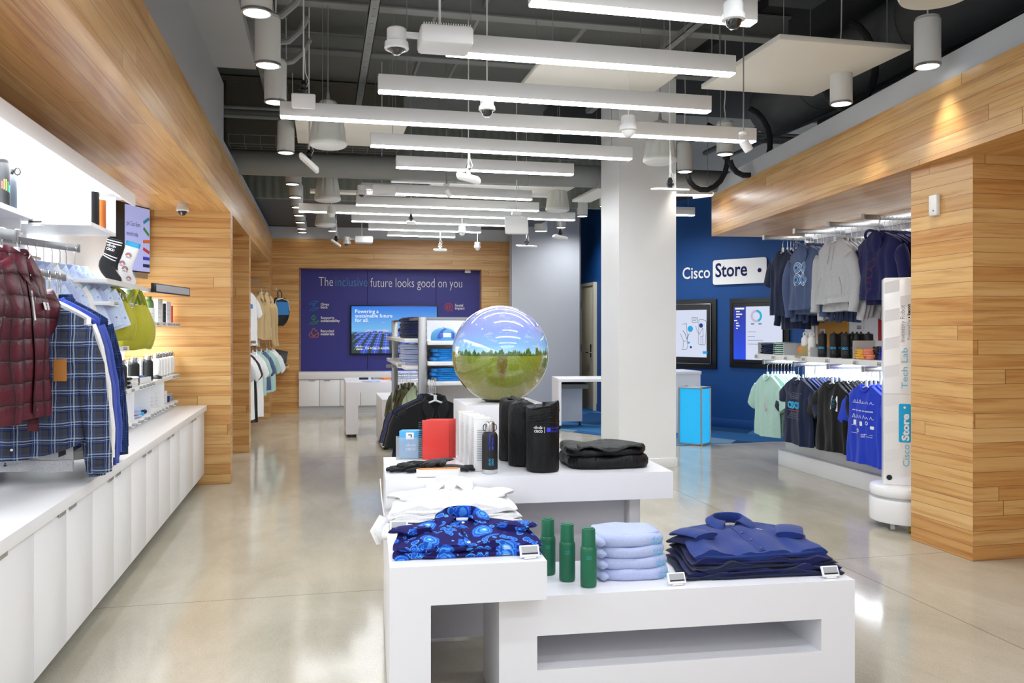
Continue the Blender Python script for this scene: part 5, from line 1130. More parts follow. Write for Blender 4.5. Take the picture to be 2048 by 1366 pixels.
MB().tube(PP[:3], [r*1.03 for r in RR[:3]], 20, ry=[r*.48 for r in RR[:3]], up=(0, 1, 0)).obj('blue_cuff', MT['inkcy'], t, smooth=60)
for i, ox in ((6, .15), (10, -.3), (13, .2), (18, .1)):
    c = PP[i]; o_ = (c[0]+RR[i]*ox, -RR[i]*.475, c[2]); w_ = RR[i]
    for r0, mc in ((.50, 'inkb'), (.40, 'inkor'), (.30, 'inkr')): disc(MB(), o_, rt, up, w_*r0, 16, w_*(r0-.09), 0, math.pi).obj('rainbow_arc', MT[mc], t, smooth=0)
    write(MB(), 'CISCO', (o_[0], o_[1], o_[2]-w_*.26), rt, up, size=w_*.26, align='C', bold=.02).obj('word_print', MT['ink'], t, smooth=0)
MB().tube([PP[11], PP[12]], [RR[11]*.4, RR[12]*.55], 10, ry=.006).obj('blue_heel', MT['inkcy'], t)
# navy caps, bags
navc = plain('navy_cap_cotton', '23255C', .8)
for k, u in enumerate((222, 236)): cap_hat('baseball_cap', ['navy cap nearest on the cap shelf', 'navy cap behind the nearest one'][k], (LXF-.13, LY(u, LXF-.1), zB+.0005), 1.1, navc, navc, 'navy caps on the shelf', MT['inkw'], .95)
MT['bagm'] = fabric('chartreuse_canvas', 'A9A62C', 0, .75, 120, .1, .5)
def tote(label, y, x=LXF+.02, s=1.0, rz=1.15):
    t = thing('tote_bag', label, 'bag', (x, y, zA-.03), rz, 'yellow canvas bags'); ph = y
    def P(i, j):
        a = 2*math.pi*i/36; q = j/9; wd = (.095+.075*math.sin(q*math.pi*.5)*1.0-.03*q**6)*s; th = (.03+.05*math.sin(q*math.pi*.9))*s; sup = (abs(math.cos(a))**2.6+abs(math.sin(a))**2.6)**(-1/2.6)
        return (wd*math.cos(a)*sup*(1+.03*math.sin(5*q+a)), th*math.sin(a)*sup+.006*math.sin(8*a+4*q), (-.10-.30*q)*s+.012*math.cos(2*a)*(1-q)+.006*math.sin(3*a+5*q))
    m = MB().grid(P, 36, 10, True); m.f += [tuple(range(36))[::-1], tuple(324+k for k in range(36))]; m.m += [0, 0]; m.obj('bag_body', MT['bagm'], t, smooth=80)
    for sd in (-1, 1): MB().tube([(sd*.075*s, -.02, -.115*s), (sd*.045*s, -.022, -.05*s), (0, -.012, .0), ], [.014*s, .013*s, .013*s], 8, ry=.003).tube([(sd*.075*s, .02, -.115*s), (sd*.045*s, .022, -.05*s), (0, .012, .0), ], [.014*s, .013*s, .013*s], 8, ry=.003).obj('strap', MT['bagm'], t, smooth=80)
    return t
tote('large yellow-green canvas bag hanging from the sock shelf', LY(266)); tote('second yellow-green canvas bag hanging left of the large one', LY(232, LXF-.03), LXF-.03, .85, .9)
# green bottles and cartons on shelf C
gb = plain('olive_green_metal', '5E7A45', .45)
for k, u in enumerate((263, 275, 298, 305)): bottle('green_bottle', ['green round-shouldered bottle seen through the bag straps', 'second green bottle behind the bag straps', 'green round-shouldered bottle right of the yellow bag', 'green bottle just behind the rightmost green bottle'][k], 'bottle', (LXF-.06-(.03 if k == 3 else 0), LY(u, LXF-.06), (zC if k > 1 else zB)+.0005), .036, .20 if k > 1 else .13, gb, 'dome', 'green round-shouldered bottles')
for k, (u, w_, h, c, l) in enumerate(((299, .06, .11, 'fixture', 'white carton in front of the green bottle'), (316, .05, .19, 'fixture', 'tall white carton right of the green bottles'), (325, .03, .16, 'matteblack', 'slim black and white pack on the green bottle shelf'), (333, .05, .18, 'lgrey', 'grey carton on the green bottle shelf'), (340, .022, .15, 'inkr', 'slim orange-red tube on the green bottle shelf'), (347, .05, .105, 'fixture', 'short white carton at the end of the green bottle shelf'))):
    carton('product_carton', l, 'box', (LXF-.05, LY(u, LXF-.05), zC+.0005), w_, .05, h, MT[c], .9, 'cartons on the green bottle shelf', lines=3)
# folded white shirts, black bottles, cartons
stack(4, .018, 'folded_shirt', 'folded white shirt', 'under the yellow bags', 'shirt', [MT['knit_white'], MT['knit_light']], .24, .26, (LXF-.15, LY(238, LXF-.1), zD+.0005), 1.3, 50, 'folded white shirts on the shelf', layers=1)
for k, u in enumerate((242, 268, 296)): bottle('steel_bottle', ['left black bottle of the three on the long shelf', 'middle black bottle of the three on the long shelf', 'right black bottle of the three on the long shelf'][k], 'bottle', (LXF-.04, LY(u, LXF-.04), zE+.0005), .036, .20-.0*k, MT['matteblack'], 'steel', 'black bottles on the long shelf')
for k, u in enumerate((312, 318, 324, 330, 336, 341)):
    b = bottle('white_bottle', '%s white bottle with steel lid from the left on the long shelf' % ORD[k], 'bottle', (LXF-.05, LY(u, LXF-.05), zE+.0005), .035, .20, MT['fixture'], 'steel', 'white bottles on the long shelf')
for k, u in enumerate((253, 279)): carton('product_carton', ['white carton between the left and middle black bottles', 'white carton between the middle and right black bottles'][k], 'box', (LXF-.10, LY(u, LXF-.1), zE+.0005), .06, .06, .17, MT['fixture'], 1.2, 'white cartons among the black bottles', lines=4)
carton('photo_pack', 'blue and white printed pack at the end of the long shelf', 'box', (LXF-.05, LY(350, LXF-.05), zE+.0005), .06, .02, .17, MT['ditsy'], 1.1, lines=2)
t = thing('computer_mouse', 'small black mouse lying on the long shelf', 'mouse', (LXF-.04, LY(314, LXF-.04)-.03, zE+.0005), 1.2); MB().lathe([(.03, 0), (.032, .008), (.028, .02), (.016, .03), (.001, .033)], 20, sx=1, sy=1.5).obj('shell', MT['black'], t); MB().box(-.003, .003, -.035, -.02, .026, .031).obj('wheel', MT['chrome'], t)
stack(5, .014, 'folded_shirt', 'dark folded shirt', 'at the long shelf end', 'shirt', [MT['knit_black'], MT['knit_grey']], .12, .2, (LXF-.1, LY(238, LXF-.08)-.02, zE+.0005), 1.4, 51, 'dark folded shirts on the long shelf', layers=1)
stack(5, .013, 'folded_shirt', 'white folded shirt', 'beside the dark pile', 'shirt', [MT['knit_white'], MT['knit_light']], .14, .2, (LXF-.1, LY(254, LXF-.08)-.03, zE+.0005), 1.4, 52, 'white folded shirts on the long shelf', layers=1)
t = thing('display_tray', 'white tray of navy socks on the long shelf', 'tray', (LXF-.06, LY(281, LXF-.05)-.04, zE+.0005), 1.35)
MB().box(-.12, .12, -.045, .045, 0, .004).box(-.12, .12, -.045, -.042, 0, .045).box(-.12, .12, .042, .045, 0, .045).box(-.12, -.117, -.045, .045, 0, .045).box(.117, .12, -.045, .045, 0, .045).obj('tray_body', MT['fixture'], t)
for k in range(5):
    a = -.09+.045*k; q = t.matrix_basis @ Vector((a, 0, .03)); q2 = Vector((t.location.x+math.cos(1.35)*a, t.location.y+math.sin(1.35)*a, zE+.03))
    MB().tube([(-.0, -.035, 0), (.004, 0, .012+.003*(k % 2)), (-.004, .035, .0)], [.012, .016, .011], 10).solo('rolled_sock', MT['knit_indigo' if k % 2 else 'knit_navy'], '%s rolled navy sock in the white tray' % ORD[k], 'sock', q2, 1.35+.2*(k % 3), 'rolled navy socks')
for k in range(3): folded('folded_towel', ['lowest pale blue folded towel on the lowest shelf', 'middle pale blue folded towel on the lowest shelf', 'topmost pale blue folded towel on the lowest shelf'][k], 'towel', MT['knit_lblue'], .12, .2, .022, (LXF-.1, LY(258, LXF-.08), zF+.013+.0225*k), 1.35, 70+k, 'pale blue towels', 1)
for k in range(5):
    MB().tube([(-.04, 0, .014), (0, .004, .018), (.04, 0, .014)], [.014, .019, .013], 10).solo('rolled_sock', [MT['inkcy'], MT['knit_royal'], MT['sock'], MT['inkcy'], MT['knit_blue']][k], '%s bright blue rolled sock on the lowest shelf' % ORD[k] if k != 2 else 'black rolled sock on the lowest shelf', 'sock', (LXF-.05-.03*(k % 2), LY(277, LXF-.05)+.055*k-.03, zF+.013+.012*(k % 2)), .5*k, 'rolled socks on the lowest shelf')
for k, (u, h, c, l) in enumerate(((306, .12, 'fixture', 'white carton on the lowest shelf right of the socks'), (312, .14, 'fixture', 'second white carton on the lowest shelf'), (318, .16, 'lgrey', 'pale grey carton with a wooden lid on the lowest shelf'), (324, .10, 'fixture', 'small white carton by the divider on the lowest shelf'))): carton('product_carton', l, 'box', (LXF-.08, LY(u, LXF-.08), zF+.013), .06, .06, h, MT[c], 1.2, 'cartons on the lowest shelf', lines=3)
bx(-.03, .03, -.08, .08, 0, .014, .002).solo('wooden_board', plain('light_wood', 'C79A62', .5), 'small wooden board lying on the cartons of the lowest shelf', 'board', (LXF-.08, LY(318, LXF-.08), zF+.0132+.16), .1)
for k, (u, c) in enumerate(((332, 'knit_indigo'), (339, 'inkgr'), (345, 'black'))): bottle('small_can', ['small violet can on the lowest shelf', 'small grey can on the lowest shelf', 'small dark can on the lowest shelf'][k], 'can', (LXF-.06, LY(u, LXF-.06), zF+.013), .03, .055, MT[c], 'can', 'small cans on the lowest shelf')
# angled screen beside the bay
P1 = atD(300, 484, 7.35); dr = Vector((.353, .935, 0)); L = .1
while atD(0, 0, 1) is not None:
    q = P1-dr*L; r_ = q.x*math.cos(YAW)-q.y*math.sin(YAW); f_ = q.x*math.sin(YAW)+q.y*math.cos(YAW)
    if 1024+FPX*r_/f_ <= 231: break
    L += .01
t = thing('wall_screen', 'lavender screen inviting people to join rewards, angled beside the socks', 'screen', (P1.x, P1.y, 1.86), math.atan2(dr.y, dr.x))
H_ = .56; xb = -L*.27
bx(-L, 0, 0, .05, 0, H_, .002).obj('bezel', MT['black'], t)
sl = NT('lavender_screen', .3); sl.color(lin('8F97C8')); sl.emit(lin('8F9ACF'), .75)
rect(MB(), (0, -.001, 0), (1, 0, 0), (0, 0, 1), -L*.74, -.006, .01, H_-.01).obj('display', sl.m, t, smooth=0)
m = MB(); write(m, 'Join Cisco Store', (-L*.70, -.002, H_*.68), (1, 0, 0), (0, 0, 1), size=.055, width=L*.40); write(m, 'rewards today', (-L*.70, -.002, H_*.53), (1, 0, 0), (0, 0, 1), size=.055, width=L*.34); m.obj('screen_text', MT['ink'], t, smooth=0)
for k, (c, zz) in enumerate((('inkcy', .80), ('inkgn', .63), ('inkor', .48), ('inkr', .34), ('inkv', .22), ('knit_deepnavy', .11))):
    a = [.5, -.6, .1, -.3, 0, 0][k]; rect(MB(), (-L*.12, -.002, H_*zz), (math.cos(a), 0, math.sin(a)), (-math.sin(a), 0, math.cos(a)), -.05, .05, -.014, .014).obj('colour_bar', MT[c], t, smooth=0)
m = MB().box(-L*.45, -L*.1, -.01, .03, -.05, -.002); m.obj('card_reader', MT['alu'], t)
t = thing('strip_display', 'black-framed shelf strip display next to the green bottles', 'display', (LXF+.02, LY(305, LXF+.02), 1.685), math.pi/2-.18)
bx(0, .78, -.012, .012, -.035, .035, .002).obj('frame', MT['black'], t); bx(.04, .76, -.014, -.012, -.026, .026).obj('display', plain('strip_grey', 'B9BDC6', .4), t)
# ================================================================== RIGHT DISPLAY BAY
RXR = 4.40; RB = 4.97
def RY(u, x=RXR): return atX(u, 650, x).y
bx(4.53, RB, 5.0, 7.86, 0, .15, .002).solo('plinth', MT['white'], 'white plinth along the floor under the hanging T-shirts', 'plinth')
bx(4.60, RB, 5.0, 7.84, .15, .26, .002).solo('base_ledge', MT['white'], 'stepped white ledge on the plinth behind the T-shirts', 'ledge')
t = thing('wall_shelf', 'long white shelf with bottles, caps and folded shirts at right', 'shelf', (0, 0, 0)); bx(4.40, 4.978, 5.0, 8.08, 1.085, 1.12, .001).obj('board', MT['white'], t); bx(4.394, 4.40, 5.0, 8.08, 1.075, 1.124).obj('ticket_edge', MT['fixture'], t); bx(4.7, 4.73, 5.2, 8.0, 1.078, 1.085).obj('light_strip', MT['sled'], t, 'glowing strip')
for u, c, l in ((1662, 'C98E2E', 'orange panel on the wall behind the bottles'), (1790, 'C2202C', 'red panel on the wall behind the robot')):
    y = RY(u, RB); bx(RB-.012, RB, y-.28, y+.22, 1.13, 1.62).solo('wall_panel', plain('panel_'+l.split()[0], c, .5), l, 'panel')
for y in (5.75, 6.85, 7.9): bx(RB-.006, RB+.004, y-.004, y+.004, .2, 2.4).solo('panel_joint', MT['fascia'], 'thin vertical joint on the white back wall, %s' % {5.75: 'behind the robot', 6.85: 'behind the black bottles', 7.9: 'near the blue wall'}[y], 'joint')
ry = [7.92, 7.345, 6.785, 6.28]; zu = 2.315; zl = 1.045
wn = ['farthest', 'second farthest', 'second nearest', 'nearest']
for k, y in enumerate(ry):
    for z, nmz in ((zu, 'upper'), (zl, 'lower')):
        t = thing('hang_rail', '%s %s steel arm of the right display bay' % (wn[k], nmz), 'rail', (RXR, y, z), 0, '%s rails of the right bay' % nmz)
        bx(0, .575, -.014, .014, -.020, .020, .001).obj('bar', MT['alu'], t); bx(-.004, .002, -.018, .018, -.024, .024).obj('end_plate', MT['alu'], t)
bx(RB-.03, RB-.005, 5.0, 8.05, 2.30, 2.345).solo('wall_bar', MT['alu'], 'upper steel wall bar behind the hoodies', 'rail')
F_ = -math.pi/2
def hang(fn, noun, where, y, z, n, mat, group, seed, step=.036, fx=.045, mats=None, kz=1.0, rowscale=1.0, rz=F_, **kw):
    t, g = fn(noun+' at the front '+where, mat, seed=seed, loc=(RXR+fx, y, z-.002), rz=rz, group=group, **kw)
    row(t, n, (RXR+fx+.05, y, z-.002), (step, 0, 0), rz, noun, where, group, seed, mats, first=1, sc=(rowscale, .6, kz)); return t, g
# upper row
NV = 'navy_cotton'
hang(tshirt, 'dark navy T-shirt', 'on the farthest upper right arm', ry[0]-.03, zu+.0, 5, MT['knit_navy'], 'dark navy shirts on the farthest arm', 101, fx=.20, W=.24, L=.66, ang=.40)
t, g = tshirt('dark navy sweatshirt hanging low on the farthest upper arm', MT['knit_navy'], .26, .80, 102, (RXR+.34, ry[0]-.03, zu), F_, 'long', None, .05, 'sweatshirt', 'sweatshirt'); 
t, g = hang(hoodie, 'slate blue hoodie', 'on the second upper right arm', ry[1], zu, 9, MT['knit_slate'], 'slate blue hoodies', 103, step=.038, fx=.12, W=.275, L=.61, hood='front', kz=1.07)
for (x, z, r) in ((-.045, -.345, .055), (.055, -.345, .055), (-.045, -.46, .062), (.06, -.46, .062)):
    for j, (rr_, mc) in enumerate(((1, 'inkw'), (.9, 'inkb'), (.72, 'inkw'), (.66, 'inkb'), (.46, 'inkw'), (.4, 'inkb'), (.2, 'knit_navy'))): g.mapped(disc(MB(), (x, 0, z), (1, 0, 0), (0, 0, 1), r*rr_, 24), t, 'circle_print', MT[mc], lift=.004+.0008*j)
t, g = hang(hoodie, 'heather grey hoodie', 'on the third upper right arm', ry[2], zu, 5, MT['knit_grey'], 'heather grey hoodies', 104, step=.055, fx=.07, W=.265, L=.57, kz=1.1)
t, g = hang(hoodie, 'deep navy hoodie', 'on the nearest upper right arm', ry[3]-.04, zu, 7, MT['knit_deepnavy'], 'deep navy hoodies', 105, step=.04, fx=.12, W=.29, L=.55, hood='front', ang=.20, kz=1.08)
rr = random.Random(9); cx, cz = .02, -.46; pts = []
for lp in range(3):
    pts = []; x, z = rr.uniform(-.03, .04), -.30-.09*lp
    for k in range(26):
        a = k*.62+lp; x += .017*math.cos(a*1.3); z += .015*math.sin(a)-.006; x = max(-.06, min(.08, x)); pts.append((x, z))
    m = MB()
    for a, b in zip(pts, pts[1:]): stroke(m, (0, 0, 0), (1, 0, 0), (0, 0, 1), [a, b], .0018)
    g.mapped(m, t, 'line_art_print', MT.setdefault('inkrust', plain('ink_rust', '8A4038', .6)), lift=.004)
# lower row
t, g = hang(tshirt, 'mint green T-shirt', 'on the farthest lower right arm', ry[0], zl, 8, MT['knit_mint'], 'mint green T-shirts', 111, W=.25, L=.62, ang=.5)
m = MB(); rect(m, (0, 0, 0), (1, 0, 0), (0, 0, 1), .02, .05, -.46, -.34); rect(m, (0, 0, 0), (1, 0, 0), (0, 0, 1), .025, .06, -.50, -.475); g.mapped(m, t, 'faded_print', MT.setdefault('inkpink', plain('ink_pink', 'D9A7B4', .7)), lift=.003)
t, g = hang(tshirt, 'navy T-shirt with grid print', 'on the second lower right arm', ry[1], zl, 9, MT['knit_navy'], 'navy T-shirts on the lower rail', 112, step=.042, W=.26, L=.63, mats=[{NV: MT['knit_navy']}, {NV: MT['knit_indigo']}, {NV: MT['knit_navy']}])
for c in list(C.objects):
    if c.get('label', '').startswith('navy T-shirt with grid print hanging'): c['label'] = c['label'].replace(' with grid print', '')
m = MB()
for k in range(9): stroke(m, (0, 0, 0), (1, 0, 0), (0, 0, 1), [(-.11+.0275*k, -.27), (-.05+.0125*k, -.335)], .0016); stroke(m, (0, 0, 0), (1, 0, 0), (0, 0, 1), [(-.05+.0125*k, -.455), (-.11+.0275*k, -.525)], .0016)
for zz, w_ in ((-.275, .11), (-.295, .09), (-.312, .075), (-.325, .06), (-.465, .06), (-.478, .075), (-.495, .09), (-.515, .11)): stroke(m, (0, 0, 0), (1, 0, 0), (0, 0, 1), [(-w_, zz), (w_, zz)], .0014)
g.mapped(m, t, 'grid_print', MT['inkgr'], lift=.003)
g.mapped(write(MB(), 'CISCO', (0, 0, -.42), (1, 0, 0), (0, 0, 1), size=.085, width=.20, align='C', bold=.06), t, 'word_print', MT['inkcy'], lift=.003, label='pale blue bubble lettering')
m = MB(); [rect(m, (0, 0, 0), (1, 0, 0), (0, 0, 1), -.09+.02*k, -.075+.02*k, -.445, -.438) for k in range(10)]; g.mapped(m, t, 'red_print_line', MT['inkr'], lift=.003)
t, g = hang(tshirt, 'black T-shirt', 'on the third lower right arm', ry[2], zl, 10, MT['knit_black'], 'black T-shirts', 113, step=.044, W=.25, L=.62)
m = rect(MB(), (0, 0, 0), (1, 0, 0), (0, 0, 1), .045, .125, -.37, -.255); m.v = [(v[0], 0, v[2]-(.02 if v[2] < -.35 and v[0] > .1 else 0)) for v in m.v]; g.mapped(m, t, 'printed_pocket', MT['inkw'], lift=.004, label='white patterned pocket')
m = MB(); [stroke(m, (0, 0, 0), (1, 0, 0), (0, 0, 1), [(.055+.01*(k % 3), -.27-.011*k), (.105-.008*(k % 2), -.275-.011*k)], .002) for k in range(8)]; g.mapped(m, t, 'pocket_pattern', MT['inkcy'], lift=.005)
t, g = hang(tshirt, 'royal blue T-shirt with white line drawings', 'on the nearest lower right arm', ry[3]+.02, zl, 9, MT['knit_royal'], 'royal blue T-shirts', 114, step=.040, W=.26, L=.66, ang=.52)
for c in list(C.objects):
    if c.get('label', '').startswith('royal blue T-shirt with white line drawings hanging'): c['label'] = c['label'].replace(' with white line drawings', '')
m = MB(); O_ = (0, 0, 0); RX_ = (1, 0, 0); UZ = (0, 0, 1)
for zz, bl_ in ((-.285, (.0, .05, .02, .035, .04)), (-.41, (.05, 0, .03, .05, .02)), (-.475, ()), (-.54, (.02,))):
    stroke(m, O_, RX_, UZ, [(-.14, zz), (.14, zz)], .003)
rr = random.Random(12)
for zz, n_ in ((-.285, 7), (-.41, 7)):
    for k in range(n_):
        x = -.12+.038*k; h = rr.uniform(.012, .035); stroke(m, O_, RX_, UZ, [(x-.012, zz), (x-.004, zz+h*.7), (x, zz+h), (x+.006, zz+h*.5), (x+.012, zz)], .0035)
for k in range(26):
    if k not in (3, 8, 13, 17): rect(m, O_, RX_, UZ, -.135+.0104*k, -.128+.0104*k, -.352, -.343)
rrect(m, O_, RX_, UZ, -.12, -.08, -.47, -.43, .004); rrect(m, O_, RX_, UZ, -.01, .015, -.472, -.435, .004); disc(m, (.065, 0, -.445), RX_, UZ, .016, 16, .010)
rrect(m, O_, RX_, UZ, .10, .145, -.49, -.465, .004); disc(m, (-.045, 0, -.515), RX_, UZ, .016, 16, .008); logo(m, (.02, 0, -.555), RX_, UZ, .045); write(m, 'The bridge to possible', (.06, 0, -.56), RX_, UZ, size=.012, width=.075, bold=.01)
g.mapped(m, t, 'line_drawing_print', MT['inkw'], lift=.003)
# things on the shelf
ZS = 1.1205
def bin_(label, u, w_, d_=.22, h=.11):
    y = RY(u); t = thing('shelf_bin', label, 'bin', (RXR+.13, y, ZS), F_)
    MB().box(-w_/2, w_/2, -.11, .11, 0, .004).box(-w_/2, -w_/2+.004, -.11, .11, .004, h).box(w_/2-.004, w_/2, -.11, .11, .004, h).box(-w_/2, w_/2, .106, .11, .004, h).obj('bin_sides', MT['lgrey'], t); return y
y = bin_('pale grey bin holding camouflage and striped folded shirts', 1537, .50, h=.12)
stack(5, .021, 'folded_shirt', 'navy camo folded shirt', 'in the pale grey bin', 'shirt', [MT['camo'], MT['knit_navy'], MT['camo']], .22, .20, (RXR+.13, y+.115, ZS+.005), F_, 120, 'navy camo folded shirts', layers=1)
stack(6, .020, 'folded_shirt', 'mint striped folded shirt', 'in the pale grey bin', 'shirt', [MT['stripe']], .20, .20, (RXR+.13, y-.115, ZS+.005), F_, 121, 'mint striped folded shirts', layers=1)
tanc = plain('tan_cap_cotton', 'A89A6A', .8)
cp = cap_hat('baseball_cap', 'tan cap with a round orange patch on the right shelf', (RXR+.14, RY(1592), ZS), -1.15, tanc, tanc, None, None, 1.15)
disc(MB(), (-.03, -.105, .065), (1, 0, 0), (0, 0, 1), .027, 20).obj('orange_patch', MT['inkor'], cp, 'round orange patch', smooth=0)
bin_('second pale bin side behind the tan cap', 1592, .42, h=.09)
for k, u in enumerate((1611, 1624)):
    b = bottle('white_bottle', ['left white loop-handle bottle with orange dot', 'right white loop-handle bottle with orange dot'][k], 'bottle', (RXR+.09, RY(u, RXR+.09), ZS+.001), .038, .235, MT['fixture'], 'loop', 'white loop-handle bottles')
    m = disc(MB(), (0, 0, 0), (1, 0, 0), (0, 0, 1), .018, 20); on_cyl(m, .038, .055, -2.6, 1.01); m.obj('orange_dot', MT['inkor'], b, smooth=0)
bl = [(1645, .10), (1668, .12), (1683, .22), (1692, .10), (1705, .24), (1714, .18), (1722, .26), (1737, .22)]
for k, (u, dx) in enumerate(bl):
    b = bottle('sport_bottle', '%s black sport bottle with grid print from the left on the right shelf' % ORD[k], 'bottle', (RXR+dx, RY(u, RXR+dx), ZS+.001), .039, .235, MT['matteblack'], 'sport', 'black sport bottles on the right shelf')
    m = write(MB(), 'CISCO', (0, 0, -.01), (1, 0, 0), (0, 0, 1), size=.026, width=.062, align='C', bold=.05); on_cyl(m, .039, .088, -2.5, 1.01); m.obj('word_print', MT['inkcy'], b, 'blue lettering', smooth=0)
    m = MB(); [stroke(m, (0, 0, 0), (1, 0, 0), (0, 0, 1), [(-.03+.01*q, .0), (-.045+.015*q, -.035)], .0012) for q in range(7)]; on_cyl(m, .039, .068, -2.5, 1.01); m.obj('grid_print', MT['inkgr'], b, smooth=0)
y = bin_('pale bin with yellow, black and blue folded shirts', 1738, .50, h=.16)
stack(4, .021, 'folded_shirt', 'yellow folded shirt', 'in the bin', 'shirt', [MT['knit_yellow']], .13, .2, (RXR+.12, y+.17, ZS+.005), F_, 130, 'yellow folded shirts', layers=1)
stack(4, .021, 'folded_shirt', 'coral folded shirt', 'in the bin', 'shirt', [MT['knit_coral']], .12, .2, (RXR+.12, y+.07, ZS+.005), F_, 131, 'coral folded shirts', layers=1)
stack(5, .022, 'folded_shirt', 'black folded shirt', 'in the bin', 'shirt', [MT['knit_black']], .13, .2, (RXR+.14, y-.04, ZS+.005), F_, 132, 'black folded shirts', layers=1)
stack(5, .022, 'folded_shirt', 'royal blue folded shirt', 'in the bin', 'shirt', [MT['knit_royal']], .15, .2, (RXR+.12, y-.16, ZS+.005), F_, 133, 'royal blue folded shirts', layers=1)
for k, u in enumerate((1515, 1549, 1574, 1610, 1657, 1713, 1762)): price_tag('%s price display from the left on the right shelf edge' % ORD[k], (RXR-.014, RY(u), 1.073), F_, .95, .1, 'price displays on the right shelf')
for u, v, l in ((1719, 657, 'price display on the white wall above the bottles'), (1645, 665, 'price display hanging below the slate hoodies')):
    p = atX(u, v, RB-.02); price_tag(l, (RB-.02, p.y, p.z-.02), F_, 1.2, .05, None)
# robot
rc = atD(1812, 700, 5.93); t = thing('inventory_robot', 'tall white inventory robot on a round rolling base beside the wooden pier', 'robot', (rc.x, rc.y, 0), -.56)
wr = plain('robot_white', 'F3F4F6', .25, coat=.4, var=.01)
m = MB().lathe([(.19, .05), (.235, .055), (.24, .07), (.24, .20), (.236, .212)], 56); m.obj('base', wr, t, smooth=50)
MB().lathe([(.22, .212), (.22, .232)], 56).obj('base_gap', MT['lgrey'], t)
MB().lathe([(.236, .232), (.24, .236), (.24, .275), (.232, .292), (.20, .30), (.16, .302)], 56).obj('upper_base', wr, t, smooth=50)
for a in (-2.2, -1.5, .6, 2.2): MB().tube([(.17*math.cos(a)-.01, .17*math.sin(a), .03), (.17*math.cos(a)+.015, .17*math.sin(a), .03)], .03, 16).obj('wheel', plain('wheel_yellow', 'B7A23A', .6) if a == -1.5 else MT['lgrey'], t)
bx(-.15, .15, -.10, .10, .30, 1.735, .012).obj('column', wr, t); bx(-.15, .15, -.101, -.0995, .93, .935).obj('seam_line', MT['lgrey'], t)
m = MB()
for i in range(3):
    for j in range(14):
        if (i+j) % 2: m.add([(-.145+.1*i, -.1006, .36+.097*j), (-.05+.1*i, -.1006, .38+.097*j), (-.05+.1*i, -.1006, .46+.097*j), (-.145+.1*i, -.1006, .44+.097*j)], [(0, 1, 2, 3)])
m.obj('tile_pattern', plain('robot_tile', 'EDEFF3', .3), t, smooth=0)
MB().cyl((-.115, -.099, .355), (-.115, -.106, .355), .018, 20).obj('sensor', MT['black'], t)
up_ = (-1, 0, 0); rt = (0, 0, 1); y_ = -.1018
o = rrect(MB(), (0, -.1012, 0), (1, 0, 0), (0, 0, 1), -.055, .022, .60, .865, .01).obj('blue_tag', plain('tag_cyan', '00B2EF', .4), t, 'cyan store tag', smooth=0)
disc(MB(), (-.018, -.1016, .84), (1, 0, 0), (0, 0, 1), .008, 16).obj('tag_hole', MT['inkw'], o, smooth=0)
write(MB(), 'Store', (.008, -.1016, .612), rt, up_, size=.062, width=.185, bold=.04).obj('tag_word', MT['inkw'], o, smooth=0)
write(MB(), 'Cisco', (.012, -.1016, .435), rt, up_, size=.06, width=.15).obj('brand_word', MT.setdefault('inklb', plain('ink_light_blue', '6FC3E6', .5)), t, smooth=0)
write(MB(), 'Tech Lab', (.0, -.1016, .97), rt, up_, size=.055, width=.28).obj('tech_word', MT['inklb'], t, smooth=0)
write(MB(), 'Inventory Robot', (-.018, -.1016, 1.29), rt, up_, size=.04, width=.255).obj('robot_word', MT['inkgr'], t, smooth=0)
write(MB(), 'Powered by', (.018, -.1016, 1.305), rt, up_, size=.028, width=.14).obj('powered_word', MT['inkgr'], t, smooth=0)
m = write(MB(), 'keonn', (.018, -.1016, 1.475), rt, up_, size=.03, width=.075, bold=.03); disc(m, (.010, -.1016, 1.459), (1, 0, 0), (0, 0, 1), .005, 10); m.obj('maker_word', MT['ink'], t, smooth=0)
# ================================================================== BACK WALL
def B3(lx, off=0, z=0): return (BWP[0]+BWD[0]*lx-BWD[1]*off*-1*-1, BWP[1]+BWD[1]*lx+BWD[0]*off, z)
def bwp(p, off):      # point on the back wall plane, off metres behind it
    return Vector((BWP[0]+BWD[0]*p-BWD[1]*off, BWP[1]+BWD[1]*p+BWD[0]*off, 0))
PO = .296
def bwr(u, v):        # on the recessed panel
    o = bwp(0, PO); return onplane(u, v, (o.x, o.y), BWD)
PL = Vector((BWD[0], BWD[1], 0)); ZU = Vector((0, 0, 1))
def onpanel(u, v, d=.003):
    a, z = bwr(u, v); o = bwp(a, PO-d); o.z = z; return o
def wsign(name, s, u0, u1, v, size, mat, label, bold=.0, cat='lettering', d=.003):
    p0 = onpanel(u0, v, d); p1 = onpanel(u1, v, d); wdt = (p1-p0).length
    m = write(MB(), s, (0, 0, 0), PL, ZU, size=size, width=wdt, bold=bold); return m.solo(name, mat, label, cat, p0, 0, smooth=0)
h1 = .225
wsign('wall_lettering', 'The', 637.5, 666, 572, h1, MT['inkw'], 'white word The starting the slogan on the violet wall', -.012)
wsign('wall_lettering', 'inclusive', 671, 735, 572.5, h1, MT['inkcy2'] if 'inkcy2' in MT else MT.setdefault('inkcy2', plain('ink_sky_blue', '4C8FD0', .5)), 'blue word inclusive in the slogan on the violet wall', -.012)
wsign('wall_lettering', 'future looks good on you', 741, 924, 574, h1, MT['inkw'], 'white words future looks good on you on the violet wall', -.012)
def wtext(lines, u, v, dv, label, size=.062):
    m = MB(); p0 = onpanel(u, v)
    for k, s in enumerate(lines): q = onpanel(u, v+dv*k)-p0; write(m, s, tuple(q), PL, ZU, size=size, bold=.015)
    m.solo('wall_lettering', MT['inkw'], label, 'lettering', p0, smooth=0)
